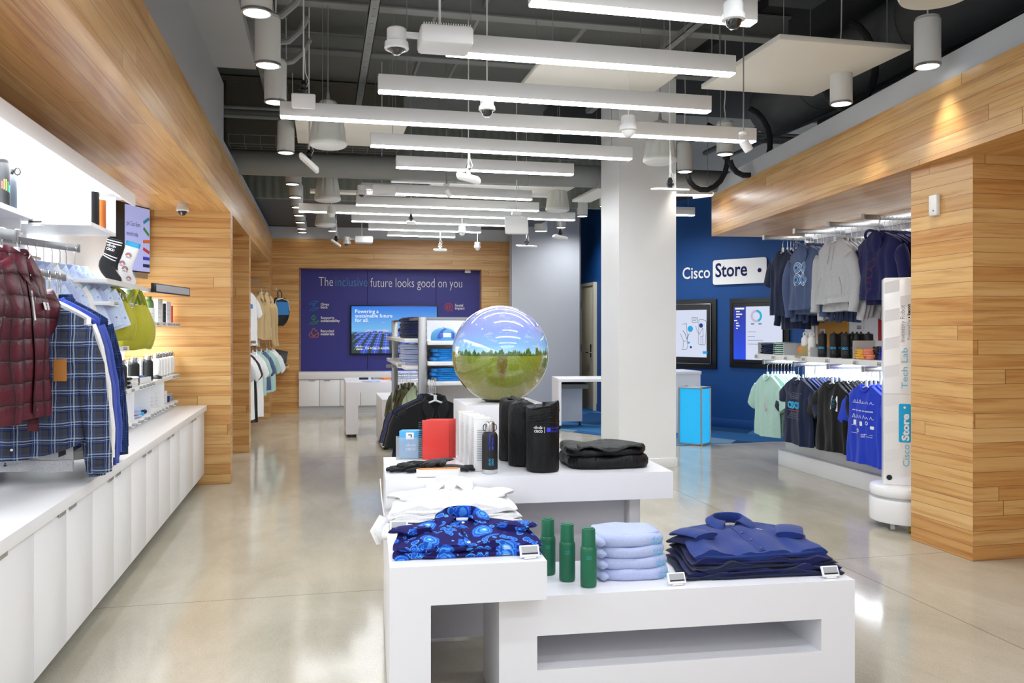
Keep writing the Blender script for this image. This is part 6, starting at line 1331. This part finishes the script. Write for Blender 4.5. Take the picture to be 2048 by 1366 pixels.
wtext(('Gives', 'back'), 641.5, 611.0, 5.8, 'small white text Gives back on the violet wall'); wtext(('Supports', 'sustainability'), 641.5, 638, 5.8, 'small white text Supports sustainability on the violet wall'); wtext(('Recycled', 'materials'), 641.5, 664.5, 5.8, 'small white text Recycled materials on the violet wall'); wtext(('Social', 'impact'), 910, 613, 5.8, 'small white text Social impact on the violet wall')
def icon(u, v, mat, strokes, label, w_=.009, circ=()):
    p = onpanel(u, v); m = MB(); k = .0082
    for st in strokes: stroke(m, (0, 0, 0), PL, ZU, [((a-50)*k*.205, (50-b)*k*.205) for a, b in st], w_)
    for a, b, r in circ: disc(m, (PL*((a-50)*k*.205)+ZU*((50-b)*k*.205)), PL, ZU, r*k*.205, 24, r*k*.205-w_)
    m.solo('wall_icon', mat, label, 'icon', p, smooth=0)
hand = [(5, 98), (35, 75), (55, 70), (70, 78), (92, 60), (98, 66), (75, 90), (30, 97)]
icon(627.5, 612, MT['inkb'], [hand, [(5, 30), (30, 6), (60, 2), (95, 2), (70, 22), (30, 28), (8, 38)], [(50, 55), (38, 42), (44, 36), (50, 41), (56, 36), (62, 42), (50, 55)]], 'blue line icon of two hands and a heart')
icon(627.5, 639, MT['inkgn'], [hand, [(50, 58), (30, 40), (30, 25), (50, 4), (70, 25), (70, 40), (50, 58), (50, 20)]], 'green line icon of a leaf over a hand')
icon(627.5, 666, MT['inkor'], [[(30, 30), (45, 4), (55, 4), (72, 32), (82, 28)], [(8, 58), (24, 40), (34, 46), (28, 62), (42, 70), (42, 92), (20, 92), (4, 70), (8, 58)], [(58, 92), (50, 78), (62, 66), (62, 72), (80, 60), (92, 44), (98, 66), (88, 90), (58, 92)]], 'orange line icon of recycling arrows')
icon(897, 614, MT['inkr'], [[(40, 30), (40, 70)], [(60, 30), (60, 70)], [(30, 50), (70, 50)], [(80, 80), (92, 96)]], 'red round globe icon beside the small social text', circ=((50, 50, 42), (50, 50, 24)))
for u in (735, 872): p = onpanel(u, 650, .001); MB().box(-.003, .003, -.001, .001, .70, 2.38).solo('panel_joint', MT['knit_deepnavy'], 'thin joint in the violet wall %s' % ('left of centre' if u < 800 else 'right of centre'), 'joint', (p.x, p.y, 0), ba)
# television
a0, z0 = bwr(701, 709); a1, z1 = bwr(875.5, 611); p = bwp(a0, PO-.06); Wt = a1-a0; Ht = z1-z0
t = thing('television', 'wide television showing a blue solar panel field on the violet wall', 'television', (p.x, p.y, z0), ba)
bx(0, Wt, 0, .05, 0, Ht, .004).obj('frame', MT['black'], t)
def emi(name, c, st=.9):
    k = NT(name, .25); k.color((.015, .015, .018)); k.emit(lin(c), st); return k.m
def tvsky():
    k = NT('screen_sky', .4); z = k.sep()[2]; c = k.ramp(k.math('DIVIDE', z, Ht), [(.4, '7CC4F4'), (1, '0A6FE0')]); n = k.noise(2.2, k.scl(1, 1, 3), 4)[0]; x = k.sep()[0]
    cl = k.math('MULTIPLY', k.math('GREATER_THAN', n, .6), k.math('LESS_THAN', z, Ht*.72)); c = k.mix(k.math('MULTIPLY', cl, .5), c, lin('E8C9CF')); k.color((0, 0, 0)); k.emit(c, .95); return k.m
rect(MB(), (0, -.002, 0), (1, 0, 0), (0, 0, 1), .02, Wt-.02, Ht*.42, Ht-.02).obj('screen_sky', tvsky(), t, smooth=0)
rect(MB(), (0, -.002, 0), (1, 0, 0), (0, 0, 1), .02, Wt-.02, .02, Ht*.46).obj('screen_ground', emi('screen_field', '2F4F45', .5), t, smooth=0)
sm = emi('screen_panel', '2C4FC4', .9); m = MB(); ms = MB(); vx = Wt*.42; nr = 15
for k in range(nr):
    f0 = (k-5.5)/nr; x0 = vx+f0*Wt*1.9; x1 = x0+Wt*.085; tx = vx+f0*Wt*.95; tx1 = tx+Wt*.042; cur = .10*Wt*max(0, f0)
    n_ = 8; L_ = [(x0*(1-s)+tx*s-cur*math.sin(s*math.pi)*.6, .02+(Ht*.46-.02-.02*Ht*math.cos(k))*s**.85) for s in [q/n_ for q in range(n_+1)]]; R_ = [(x1*(1-s)+tx1*s-cur*math.sin(s*math.pi)*.6, y) for (x, y), s in zip(L_, [q/n_ for q in range(n_+1)])]
    for q in range(n_):
        quad = [L_[q], R_[q], R_[q+1], L_[q+1]]
        if all(.02 <= a <= Wt-.02 for a, b in quad): m.add([(a, -.0025, b) for a, b in quad], [(0, 1, 2, 3)]); stroke(ms, (0, -.003, 0), (1, 0, 0), (0, 0, 1), [quad[3], quad[2]], .006)
    for e in (.5,):
        for q in range(n_):
            a = (L_[q][0]*.5+R_[q][0]*.5, L_[q][1]); b = (L_[q+1][0]*.5+R_[q+1][0]*.5, L_[q+1][1])
            if .03 < a[0] < Wt-.03 and .03 < b[0] < Wt-.03: stroke(ms, (0, -.003, 0), (1, 0, 0), (0, 0, 1), [a, b], .006)
m.obj('screen_solar_rows', sm, t, smooth=0); ms.obj('screen_row_lines', emi('screen_line', '8FA9EE', .9), t, smooth=0)
sw1 = emi('screen_white', 'FFFFFF', 1.0); m = MB()
for k, s in enumerate(('Powering a', 'sustainable future', 'for all.')): write(m, s, (Wt*.055, -.004, Ht*(.84-.09*k)), (1, 0, 0), (0, 0, 1), size=.088)
m.obj('screen_headline', sw1, t, smooth=0); m = MB(); logo(m, (Wt*.10, -.004, Ht*.13), (1, 0, 0), (0, 0, 1), .12); m.obj('screen_logo', sw1, t, smooth=0); m = MB(); write(m, 'The bridge to possible', (Wt*.165, -.004, Ht*.115), (1, 0, 0), (0, 0, 1), size=.045, bold=.01); m.obj('screen_tagline', sw1, t, smooth=0)
# counter and cabinets
zc0 = bwr(690, 742)[1]
p = bwp(xl, -.0); t = thing('worktop', 'white worktop under the violet wall', 'worktop', (p.x, p.y, 0), ba); bx(0, xr-xl, -.06, .297, zc0-.12, zc0, .002).obj('slab', MT['white'], t)
bx(0, xr-xl, .0, .2, 0, .11).solo('plinth', MT['lgrey'], 'grey recessed plinth under the back wall cabinets', 'plinth', (p.x, p.y, 0), ba)
wd = (bw(690, 780)[0]-bw(649, 780)[0]); x = 0.0; k = 0
while x < xr-xl-.05 and k < 10:
    w_ = min(wd, xr-xl-x); q = bwp(xl+x, 0)
    t = thing('base_cabinet', ['leftmost white cabinet below the violet wall', 'second white cabinet from the left below the violet wall', 'third white cabinet below the violet wall, seen through the far table'][k] if k < 3 else '%s white cabinet from the left below the violet wall' % ORD[k], 'cabinet', (q.x, q.y, .115), ba, 'cabinets below the violet wall')
    bx(.004, w_-.004, -.03, .28, 0, zc0-.24, .001).obj('carcass', MT['white'], t); d = bx(.003, w_-.003, -.05, -.031, 0, zc0-.245, .001).obj('door', MT['white'], t); hx = w_-.12 if k % 2 == 0 else .12; bx(hx-.05, hx+.05, -.056, -.05, zc0-.262, zc0-.248).obj('handle', MT['alu'], d)
    x += wd; k += 1
dc = atZ(955, 545, 2.38); MB().lathe([(.05, 0), (.055, .02), (.04, .05)], 20).solo('wall_camera', MT['fixture'], 'small white dome under the top edge of the violet recess', 'camera', bwp(xr-.22, .15)+Vector((0, 0, 2.335)))
# ------------------------------------------------------------------ left rear bay: rails, garments, backpack, ledge
LXR = -.80
for z, y0, l in ((2.02, 12.2, 'upper rail in the rear left bay'), (1.19, 11.7, 'lower rail in the rear left bay')): MB().box(-1.75, -.86, y0-.012, y0+.012, z, z+.035).solo('hang_rail', MT['alu'], l+', seen from its end', 'rail')
t, g = tshirt('white T-shirt with blue print in the rear left bay', MT['knit_white'], .27, .74, 201, (-1.0, 12.15, 2.02), 1.2, 'short', 'upper garments in the rear left bay'); g.mapped(rect(MB(), (0, 0, 0), (1, 0, 0), (0, 0, 1), -.05, .06, -.36, -.30), t, 'blue_print', MT['inkb'])
t, g = shirt('tan long-sleeve jacket in the rear left bay', MT['knit_tan'], .27, .66, 202, (-.86, 12.75, 2.02), 1.15, 'long', 'upper garments in the rear left bay', .06, 'jacket', 'canvas_jacket'); o = dup(t, (-.80, 13.0, 2.02), 1.25, 'second tan jacket just behind the first in the rear left bay')
for k, (x, y, m_, l, L_) in enumerate(((-1.02, 10.95, 'knit_grey', 'grey T-shirt nearest in the lower rear left row', .86), (-.97, 11.15, 'knit_white', 'white T-shirt with black edge in the lower rear left row', .84), (-.96, 11.4, 'knit_black', 'black T-shirt in the lower rear left row', .9), (-.90, 11.7, 'knit_white', 'long white T-shirt in the lower rear left row', .86), (-.88, 12.1, 'knit_mint', 'mint T-shirt in the lower rear left row', .6), (-.84, 12.4, 'knit_slate', 'slate T-shirt in the lower rear left row', .56), (-.79, 12.8, 'knit_mint', 'last mint T-shirt in the lower rear left row', .6), (-.74, 13.15, 'knit_white', 'farthest white T-shirt in the lower rear left row', .3))):
    tshirt(l, MT[m_], .27, L_, 210+k, (x, y, 1.20), 1.15, 'short', 'lower garments in the rear left bay')
MB().box(-1.5, -.9, 12.3, 12.6, 1.28, 1.34).solo('folded_pile', MT['knit_navy'], 'dark folded cloth between the two rails of the rear left bay', 'cloth')
p = atD(552, 615, 13.3); t = thing('backpack', 'blue and black backpack hanging on a hook in the far left corner', 'backpack', (p.x+.06, p.y-.02, 1.99), .5)
def P(i, j):
    a = 2*math.pi*i/32; q = j/11; r = math.sin(math.pi*min(.97, max(.06, q*.93+.05)))**.4; sup = (abs(math.cos(a))**3+abs(math.sin(a))**3)**(-1/3)
    return (.15*r*math.cos(a)*sup, .08*r*math.sin(a)*sup, -.12-.44*q)
m = MB().grid(P, 32, 12, True); m.f += [tuple(range(32))[::-1], tuple(352+k for k in range(32))]; m.m += [0, 0]; m.obj('pack_body', MT['black'], t, smooth=80)
m = MB().grid(lambda i, j: (-.11+.22*i/8, -.082-.012*math.sin(math.pi*i/8), -.19-.20*j/6), 9, 7); m.obj('blue_pocket', MT['inkb'], t, 'bright blue upper panel', smooth=60)
MB().tube([(-.13, -.07, -.50), (-.14, -.075, -.3), (-.10, -.08, -.16), (0, -.085, -.135), (.10, -.08, -.17), (.13, -.075, -.32)], .005, 6).obj('white_piping', MT['inkw'], t)
MB().tube([(-.03, 0, -.13), (-.04, 0, -.04), (0, 0, 0), (.03, 0, -.05), (.03, 0, -.13)], .01, 6, ry=.004).tube([(-.10, .05, -.5), (-.12, .04, -.62), (-.11, .03, -.7)], .009, 6, ry=.003).obj('strap', MT['black'], t)
MB().cyl((p.x, p.y+.0, 2.0), (p.x-.02, p.y+.5, 2.02), .008, 8).lathe([(.03, 0), (.03, .01)], 12, M=Matrix.Translation((p.x, p.y, 2.0))).solo('wall_hook', MT['chrome'], 'steel hook carrying the backpack', 'hook')
p = atD(560, 729, 13.6); t = thing('wall_ledge', 'small wooden ledge under the backpack holding a tablet', 'ledge', (p.x, 13.98, .80), 0); bx(-.20, .16, -.30, .36, -.045, 0, .003).obj('board', W, t); bx(-.16, -.13, .0, .3, -.12, -.045).obj('bracket', MT['fixture'], t)
q = t.location; t = thing('tablet_stand', 'black tablet on a stand on the small wooden ledge', 'tablet', (q.x+.0, q.y-.05, .8005), .25)
bx(-.11, .11, -.08, .08, 0, .018, .003).obj('base', MT['black'], t); bx(-.10, .10, -.006, .006, 0, .26, .003).obj('tablet_body', MT['black'], t, rot=(-.35, .22, 0)); bx(-.12, .10, -.085, -.06, .018, .03, .003).obj('blue_strip', MT['inkcy'], t)
MB().tube([(-.05, .02, .01), (-.10, .05, .1), (-.02, .06, .18)], .008, 6).obj('support_arm', MT['black'], t)
# ------------------------------------------------------------------ far tables
t = thing('display_table', 'far white table left of the shelving, near the cabinets', 'table', (.42, 10.98, 0), 0); q0 = atZ(693, 875, 0)
x0 = atY(714-22, 800, 10.98).x; x0 = atY(692, 800, 11.0).x+.0
t.location = (0, 0, 0)
bx(x0, x0+1.1, 10.98, 12.1, .57, .70).obj('tabletop', TB, t); bx(x0, x0+.15, 10.98, 12.1, .04, .57).obj('leg', TB, t)
for yy in (11.05, 11.95): MB().box(x0+.02, x0+.06, yy-.03, yy+.03, 0, .04).box(x0+.09, x0+.13, yy-.03, yy+.03, 0, .04).obj('caster', MT['black'], t)
x1 = atY(764, 850, 9.78).x
t = thing('display_table', 'low white block table behind the hanging olive polos', 'table', (0, 0, 0)); bx(x1, x1+.85, 9.78, 10.85, .03, .575, .002).obj('block', TB, t); bx(x1+.02, x1+.83, 9.8, 10.83, 0, .03).obj('plinth', MT['black'], t)
q = atZ(722, 764, .70); folded('folded_shirt', 'pale blue folded shirt at the front of the far white table', 'shirt', MT['knit_lblue'], .24, .3, .012, (x0+.33, 11.15, .7005), 0, 301, layers=1)
for k, (dx, dy, c, l) in enumerate(((.25, .6, 'black', 'black gadget at the back of the far white table'), (.42, .62, 'inkgr', 'grey gadget at the back of the far white table'), (.55, .55, 'inkor', 'small orange item at the back of the far white table'), (.85, .75, 'knit_indigo', 'violet notebook on the far white table'))): bx(-.06 if k < 3 else -.12, .06 if k < 3 else .12, -.05, .05, 0, .025, .004).solo('display_item', MT[c], l, 'item', (x0+dx, 11.0+dy, .7005), .2*k)
stack(4, .03, 'folded_shirt', 'white folded shirt', 'on the far table edge', 'shirt', [MT['knit_white'], MT['knit_lblue']], .38, .32, (x0+.78, 11.22, .7005), 0, 302, 'white folded shirts on the far table', layers=1)
stack(2, .03, 'folded_shirt', 'pale folded shirt', 'on the low block table', 'shirt', [MT['knit_lblue'], MT['knit_white']], .35, .32, (x1+.32, 10.1, .5755), 0, 303, 'pale folded shirts on the low block', layers=1)
# ------------------------------------------------------------------ gondola
GX, GY0, GY1, GX1, GZ = .71, 6.42, 9.0, 1.55, 1.47
t = thing('shelving_unit', 'tall grey-framed white shelving unit left of the globe', 'shelving', (0, 0, 0))
for x, y in ((GX, GY0), (GX, GY1-.06), (GX1-.06, GY0), (GX1-.06, GY1-.06)): bx(x, x+.06, y, y+.06, .0, GZ, .003).obj('post', MT['alu'], t)
MB().box(GX+.06, GX1-.06, GY0+.01, GY0+.04, GZ-.02, GZ).box(GX+.01, GX+.04, GY0+.06, GY1-.06, GZ-.02, GZ).obj('top_frame', MT['alu'], t)
bx(GX+.06, GX1-.06, GY0+.36, GY0+.38, .15, GZ-.02).obj('back_panel', MT['white'], t); bx(GX+.34, GX+.36, GY0+.40, GY1-.06, .15, GZ-.02).obj('side_back_panel', MT['white'], t)
bx(GX+.05, GX+.07, GY0+.06, GY0+.36, .15, GZ-.02).obj('end_panel', MT['white'], t)
for z in (1.29, 1.135, .985): bx(GX+.065, GX1-.06, GY0-.06, GY0+.36, z-.03, z, .001).obj('shelf_board', MT['white'], t)
for z in (1.30, 1.08): bx(GX-.06, GX+.34, GY0+.45, GY1-.08, z-.03, z, .001).obj('shelf_board', MT['white'], t)
bx(GX+.065, GX1-.06, GY0+.05, GY0+.08, .94, .97).obj('hang_bar', MT['alu'], t); bx(GX-.1, GX+.34, 8.4, 8.43, 1.0, 1.03).obj('hang_bar', MT['alu'], t)
bx(GX+.065, GX1-.065, GY0+.02, GY1-.07, .02, .15, .001).obj('base', MT['white'], t)
m = MB()
for k in range(26): m.box(GX+.061, GX+.0625, GY0+.012, GY0+.022, .2+.048*k, .225+.048*k)
m.obj('slots', MT['black'], t)
cb1 = plain('cap_sky', '6DB8EC', .8); cb2 = plain('cap_blue', '5C78D8', .8)
c = cap_hat('baseball_cap', 'sky blue cap with white patch on the top shelf of the shelving unit', (atY(888, 660, GY0+.12).x, GY0+.14, 1.29), .1, cb1, cb1, None, MT['inkw'], 1.15); c.scale = (1, 1, .72); rr_ = .085*1.15
MB().tube([(-.06, -.075, .02), (-.055, -.085, .06), (-.03, -.08, .105), (0, -.06, .125)], .012, 8).obj('blue_panel', cb2, c)
bx(-.06, .06, -.104, -.08, .012, .09, .02).obj('front_panel', cb2, c, 'deeper blue front panel')
for z, l in ((1.135, 'middle'), (.985, 'lower')): stack(3, .032, 'folded_shirt', 'bright blue folded shirt', 'on the %s shelf' % l, 'shirt', [MT.setdefault('brblue', fabric('bright_blue_cotton', '1E86D6'))], .24, .24, (atY(893, 720, GY0+.1).x, GY0+.09, z+.0005), .1, 310 if l == 'middle' else 311, 'bright blue folded shirts, %s shelf' % l, jit=.014)
yb_ = 7.3
stack(4, .045, 'folded_shirt', 'navy folded sweatshirt', 'on the shelving', 'sweatshirt', [MT['knit_navy'], MT['knit_deepnavy']], .5, .30, (GX+.10, 7.45, 1.3005), -math.pi/2, 312, 'navy folded sweatshirts', layers=2, jit=.01)
stack(4, .042, 'folded_shirt', 'pale blue folded sweatshirt', 'below the navy pile', 'sweatshirt', [MT['knit_lblue']], .5, .30, (GX+.10, 7.4, 1.0805), -math.pi/2, 313, 'pale blue folded sweatshirts', layers=2, jit=.012)
price_tag('price display under the pale blue folded sweatshirts', (GX-.065, 7.2, 1.05), -.3, 1.0, .1)
t, g = tshirt('sage green T-shirt nearest inside the shelving unit', MT['knit_sage'], .24, .62, 321, (GX+.08, 7.0, 1.0), -1.2, 'short', 'sage green T-shirts in the shelving unit')
row(t, 3, (GX+.10, 7.25, 1.0), (.01, .2, 0), -1.2, 'sage green T-shirt', 'inside the shelving unit', 'sage green T-shirts in the shelving unit', 7)
HX = atY(867, 780, GY0-.1).x; zr = .995
t, g = shirt('black polo with small white logo at the front of the shelving unit', MT['knit_black'], .28, .66, 331, (HX, GY0-.20, zr), -.05, 'short', 'polos on the shelving unit', .05, 'polo shirt', 'polo_shirt', 'polo', False, .20, .0)
m = logo(MB(), (.125, 0, -.30), (1, 0, 0), (0, 0, 1), .062); g.mapped(m, t, 'printed_logo', MT['inkw'], lift=.004, label='small white logo')
row(t, 5, (HX-.01, GY0-.15, zr), (-.004, .042, 0), -.05, ['black polo', 'black polo', 'deep navy polo', 'deep navy polo', 'black polo'], 'on the shelving unit', 'polos on the shelving unit', 8, [{}, {}, {'black_cotton': MT['knit_deepnavy']}, {'black_cotton': MT['knit_deepnavy']}, {}])
for g_ in [g_ for c in C.objects if c.name.startswith('polo_shirt.') for g_ in c.children if g_.name.startswith('printed_logo')]: bpy.data.objects.remove(g_)
MB().box(HX-.006, HX+.006, GY0-.22, GY0+.05, zr+.0, zr+.02).solo('hang_rail', MT['chrome'], 'short steel arm carrying the black and navy polos', 'rail')
ox = atD(783, 790, 9.2)
t, g = shirt('olive green polo nearest on the left side of the shelving unit', MT['knit_olive'], .26, .66, 341, (ox.x+.06, 8.9, .90), -1.25, 'short', 'olive polos on the shelving unit', .05, 'polo shirt', 'polo_shirt', 'polo', False, .40, .0)
row(t, 3, (ox.x+.10, 9.05, .90), (.05, .10, 0), -1.25, 'olive green polo', 'on the left side of the shelving unit', 'olive polos on the shelving unit', 9)
# ------------------------------------------------------------------ white bench and counter by the blue wall
p = atZ(1117, 860, 0); t = thing('display_bench', 'white table on casters between the globe and the column', 'bench', (p.x, p.y+.0, 0), -.12)
bx(0, 1.3, 0, .62, .655, .70, .002).obj('tabletop', TB, t); bx(0, .04, 0, .62, .06, .655).obj('leg', TB, t); bx(.04, .42, .50, .53, .06, .655).obj('side_panel', TB, t); bx(.05, .42, .02, .5, .56, .62).obj('shelf_rail', MT['dgrey'], t)
for x, y in ((.02, .05), (.02, .57), (.38, .5)): MB().tube([(x-.012, y, .03), (x+.012, y, .03)], .03, 14).obj('caster', MT['black'], t)
p = atD(1403, 745, 11.3); t = thing('service_counter', 'white counter behind the column, next to the cyan box', 'counter', (p.x, p.y, 0), 0)
bx(-.75, 0, 0, .6, .775, .82, .002).obj('worktop', TB, t); bx(-.73, -.01, .01, .59, 0, .775).obj('counter_body', TB, t)
c0 = atZ(1403, 892, 0); cl = atZ(1358, 888, 0); cr = atZ(1429, 888, 0)
# square box turned with one corner forward
t = thing('light_cube', 'glowing cyan box with grey metal edges in front of the blue wall', 'light box', (c0.x, c0.y, 0), 0)
d1 = (cl-c0).normalized(); d2 = Vector((-d1.y, d1.x, 0)); d2 = -d2 if d2.dot(cr-c0) < 0 else d2; L1 = (cl-c0).length; L2 = (cr-c0).length*.93; Zt = .68
cy = NT('cyan_light_panel', .3); cy.color(lin('1E9ED8')); cy.emit(lin('22B4F0'), .62); cy = cy.m
def qd(m, a, b, z0, z1, th=.004):
    n = Vector((b.y-a.y, -(b.x-a.x), 0)).normalized()*th; m.add([tuple(a+Vector((0, 0, z0))), tuple(b+Vector((0, 0, z0))), tuple(b+Vector((0, 0, z1))), tuple(a+Vector((0, 0, z1)))], [(0, 1, 2, 3)])
O0 = Vector((0, 0, 0)); cs = [O0, d2*L2, d1*L1+d2*L2, d1*L1]
MB().prism([(c.x*.985+.003, c.y*.985+.004) for c in cs], .02, Zt-.01).obj('light_panel', cy, t)
m = MB()
for c in cs: m.cyl((c.x, c.y, 0), (c.x, c.y, Zt), .011, 8)
for a, b in zip(cs, cs[1:]+cs[:1]): m.cyl((a.x, a.y, .012), (b.x, b.y, .012), .011, 8).cyl((a.x, a.y, Zt), (b.x, b.y, Zt), .011, 8)
m.obj('metal_frame', MT['alu'], t); MB().prism([(c.x, c.y) for c in cs], Zt-.008, Zt+.004).obj('top_panel', MT.setdefault('cubetop', plain('cube_top', '8FA6C8', .2)), t)
# ------------------------------------------------------------------ sign and screens on the blue wall
BV = Vector((BD[0], BD[1], 0)); NB = Vector((BD[1], -BD[0], 0)); 
def onb(u, v, d=.0):
    a, z = onplane(u, v, BP, BD); return Vector((BP[0]+BD[0]*a, BP[1]+BD[1]*a, z))+NB*d
p0 = onb(1366, 558, .012); p1 = onb(1421, 556, .012)
m = write(MB(), 'Cisco', (0, 0, 0), BV, ZU, size=.235, width=(Vector((p1.x, p1.y, 0))-Vector((p0.x, p0.y, 0))).length, bold=.012); m.solo('sign_lettering', MT['inkw'], 'white word Cisco on the blue wall left of the tag sign', 'sign', p0, smooth=0)
a0, z0 = onplane(1428, 570, BP, BD); a1, z1 = onplane(1535.5, 515, BP, BD)
q = Vector((BP[0]+BD[0]*a0, BP[1]+BD[1]*a0, z0))+NB*.03; t = thing('store_sign', 'white rounded tag sign reading Store on the blue wall', 'sign', q, 0)
Wg = a1-a0; Hg = (onplane(1428, 521, BP, BD)[1]-z0)
rrect(MB(), (0, 0, 0), BV, ZU, 0, Wg, 0, Hg, .035, 8).obj('tag_board', MT['inkw'], t, smooth=0)
m = MB(); pts = []
for v in [(BV*0)]: pass
rr0 = MB(); rrect(rr0, -NB*.028, BV, ZU, 0, Wg, 0, Hg, .035, 8); n0 = len(rr0.v); top = [tuple(Vector(v)+NB*.0279) for v in rr0.v]; m.add(rr0.v+top, [(i, (i+1) % n0, n0+(i+1) % n0, n0+i) for i in range(n0)]); m.obj('tag_edge', MT['knit_deepnavy'], t, smooth=30)
write(MB(), 'Store', NB*.002+BV*(Wg*.05)+ZU*(Hg*.32), BV, ZU, size=.27, width=Wg*.60, bold=.018).obj('store_word', MT['knit_deepnavy'], t, smooth=0)
disc(MB(), NB*.002+BV*(Wg*.875)+ZU*(Hg*.5), BV, ZU, .030, 24).obj('tag_hole', MT['knit_deepnavy'], t, smooth=0)
def screen(u0, u1, va, vb, label, rounded):
    a1, z1 = onplane(u1, va, BP, BD); zb = onplane(u1, vb, BP, BD)[1]; a0 = onplane(u0, 650, BP, BD)[0]
    q = Vector((BP[0]+BD[0]*a0, BP[1]+BD[1]*a0, zb)); t = thing('wall_screen', label, 'screen', q, bang, 'large screens on the blue wall'); w_ = a1-a0; h = z1-zb
    bx(0, w_, -.03, -.001, 0, h, .002).obj('surround', MT['black'], t); bx(.05, w_-.07, -.05, -.03, .06, h-.06, .015).obj('bezel', MT['black'] if rounded else MT['matteblack'], t)
    if rounded: m = MB(); m.tube([(.06, -.051, .068), (w_-.09, -.051, .068), (w_-.078, -.051, .08), (w_-.078, -.051, h-.08), (w_-.09, -.051, h-.068), (.06, -.051, h-.068)], .004, 6); m.obj('metal_trim', MT['alu'], t)
    return t, w_, h
t, w_, h = screen(1265, 1434.5, 598, 738, 'left large screen with line drawings beside the column', True)
Y_ = -.0515; X_ = (1, 0, 0)
def dsp(n_, c, st=.95): return emi(n_, c, st)
sw = dsp('screen_pale', 'DCE4FA', .9); ink = dsp('screen_ink', '10182E', .3); cyn = dsp('screen_cyan', '10A8E8', .9)
s0, s1, b0, b1 = .12, w_-.14, .16, h-.15
rect(MB(), (0, Y_, 0), X_, ZU, s0, s1, b0, b1).obj('display', sw, t, smooth=0); W2 = s1-s0; H2 = b1-b0
def S(x, y): return (s1-(1-x)*1.0*H2*.66, b0+y*H2)   # x 0..1 over the right part that the photo shows
m = MB()
def st(pts, wd=.005): stroke(m, (0, Y_-.001, 0), X_, ZU, [S(a, b) for a, b in pts], wd)
st([(.72, .78), (.70, .30), (.72, .27), (.93, .26), (.96, .30), (1.0, .72), (.97, .78), (.76, .80), (.72, .78)]); st([(.60, .66), (.66, .55), (.74, .48), (.80, .56), (.86, .62), (.88, .45), (.80, .44)]); st([(.79, .44), (.80, .26)]); st([(.86, .44), (.87, .27)])
st([(.46, .84), (.68, .83), (.67, .74), (.47, .74), (.46, .84)]); st([(.49, .81), (.64, .805)]); st([(.49, .785), (.62, .78)]); st([(.10, .70), (.26, .71), (.30, .22), (.26, .16), (.08, .15)]); st([(.12, .56), (.20, .50), (.27, .38), (.36, .50)], .007); st([(.14, .34), (.28, .34)]); st([(.02, .5), (.14, .34), (.12, .18)])
m.obj('line_drawing', ink, t, smooth=0)
m = MB(); disc(m, (S(.40, .60)[0], Y_-.0015, S(.4, .60)[1]), X_, ZU, .045, 20); rect(m, (0, Y_-.0015, 0), X_, ZU, S(.30, 0)[0], S(.38, 0)[0], S(0, .285)[1], S(0, .325)[1]); rrect(m, (0, Y_-.0015, 0), X_, ZU, S(.86, 0)[0], S(1.03, 0)[0], S(0, .075)[1], S(0, .13)[1], .008); m.obj('speech_bubble', cyn, t, smooth=0)
m = MB(); disc(m, (S(.80, .67)[0], Y_-.0016, S(.8, .67)[1]), X_, ZU, .032, 16); disc(m, (S(.42, .21)[0], Y_-.0016, S(.42, .21)[1]), X_, ZU, .018, 16); m.obj('dark_shapes', dsp('screen_navy', '1B3E9A', .6), t, smooth=0)
t, w_, h = screen(1461.5, 1580, 595, 738, 'right large screen with a blue menu and ring chart, partly behind hoodies', False)
s0, s1, b0, b1 = .075, w_-.08, .11, h-.11; kx = (onplane(1495.5, 650, BP, BD)[0]-onplane(1461.5, 650, BP, BD)[0])
rect(MB(), (0, Y_, 0), X_, ZU, kx, s1, b0, b1).obj('display', sw, t, smooth=0)
def menu():
    k = NT('screen_menu', .4); z = k.sep()[2]; c = k.ramp(k.math('DIVIDE', z, h), [(.15, '2250F0'), (.85, '2A37A0')]); k.color((0, 0, 0)); k.emit(c, .9); return k.m
rect(MB(), (0, Y_, 0), X_, ZU, s0, kx, b0, b1).obj('menu_panel', menu(), t, smooth=0)
m = MB(); wm = kx-s0
for k, (a, b) in enumerate(((.12, .75), (.2, .3), (.2, .5), (.2, .3), (.05, .25), (.2, .2), (.2, .3), (.2, .15))): zz = b1-(b1-b0)*(.035+.05*k+(.02 if k > 3 else 0)); rect(m, (0, Y_-.001, 0), X_, ZU, s0+wm*a, s0+wm*(a+b), zz-.012, zz+(.012 if k == 0 else .003))
m.obj('menu_text', dsp('screen_white2', 'FFFFFF', .9), t, smooth=0)
cxx = onplane(1516.5, 650, BP, BD)[0]-onplane(1461.5, 650, BP, BD)[0]; czz = b0+(b1-b0)*.82; c = (cxx, Y_-.001, czz)
disc(MB(), c, X_, ZU, .085, 40, .052, -1.2, 1.57).obj('ring_chart', dsp('screen_teal', '1FB6D8', .9), t, smooth=0); disc(MB(), c, X_, ZU, .085, 40, .052, 1.57, 5.08).obj('ring_chart_rest', dsp('screen_pink', 'C9BEDC', .9), t, smooth=0)
m = MB()
for zz, a, b in ((.66, -.08, -.03), (.66, .03, .08), (.52, -.13, .0), (.43, -.13, -.02), (.36, -.13, .1), (.29, -.13, .08)): rect(m, (0, Y_-.001, 0), X_, ZU, cxx+a, cxx+b, b0+(b1-b0)*zz, b0+(b1-b0)*zz+(.02 if zz > .6 else .006))
m.obj('screen_rows', dsp('screen_grey', '8FA0C8', .6), t, smooth=0)
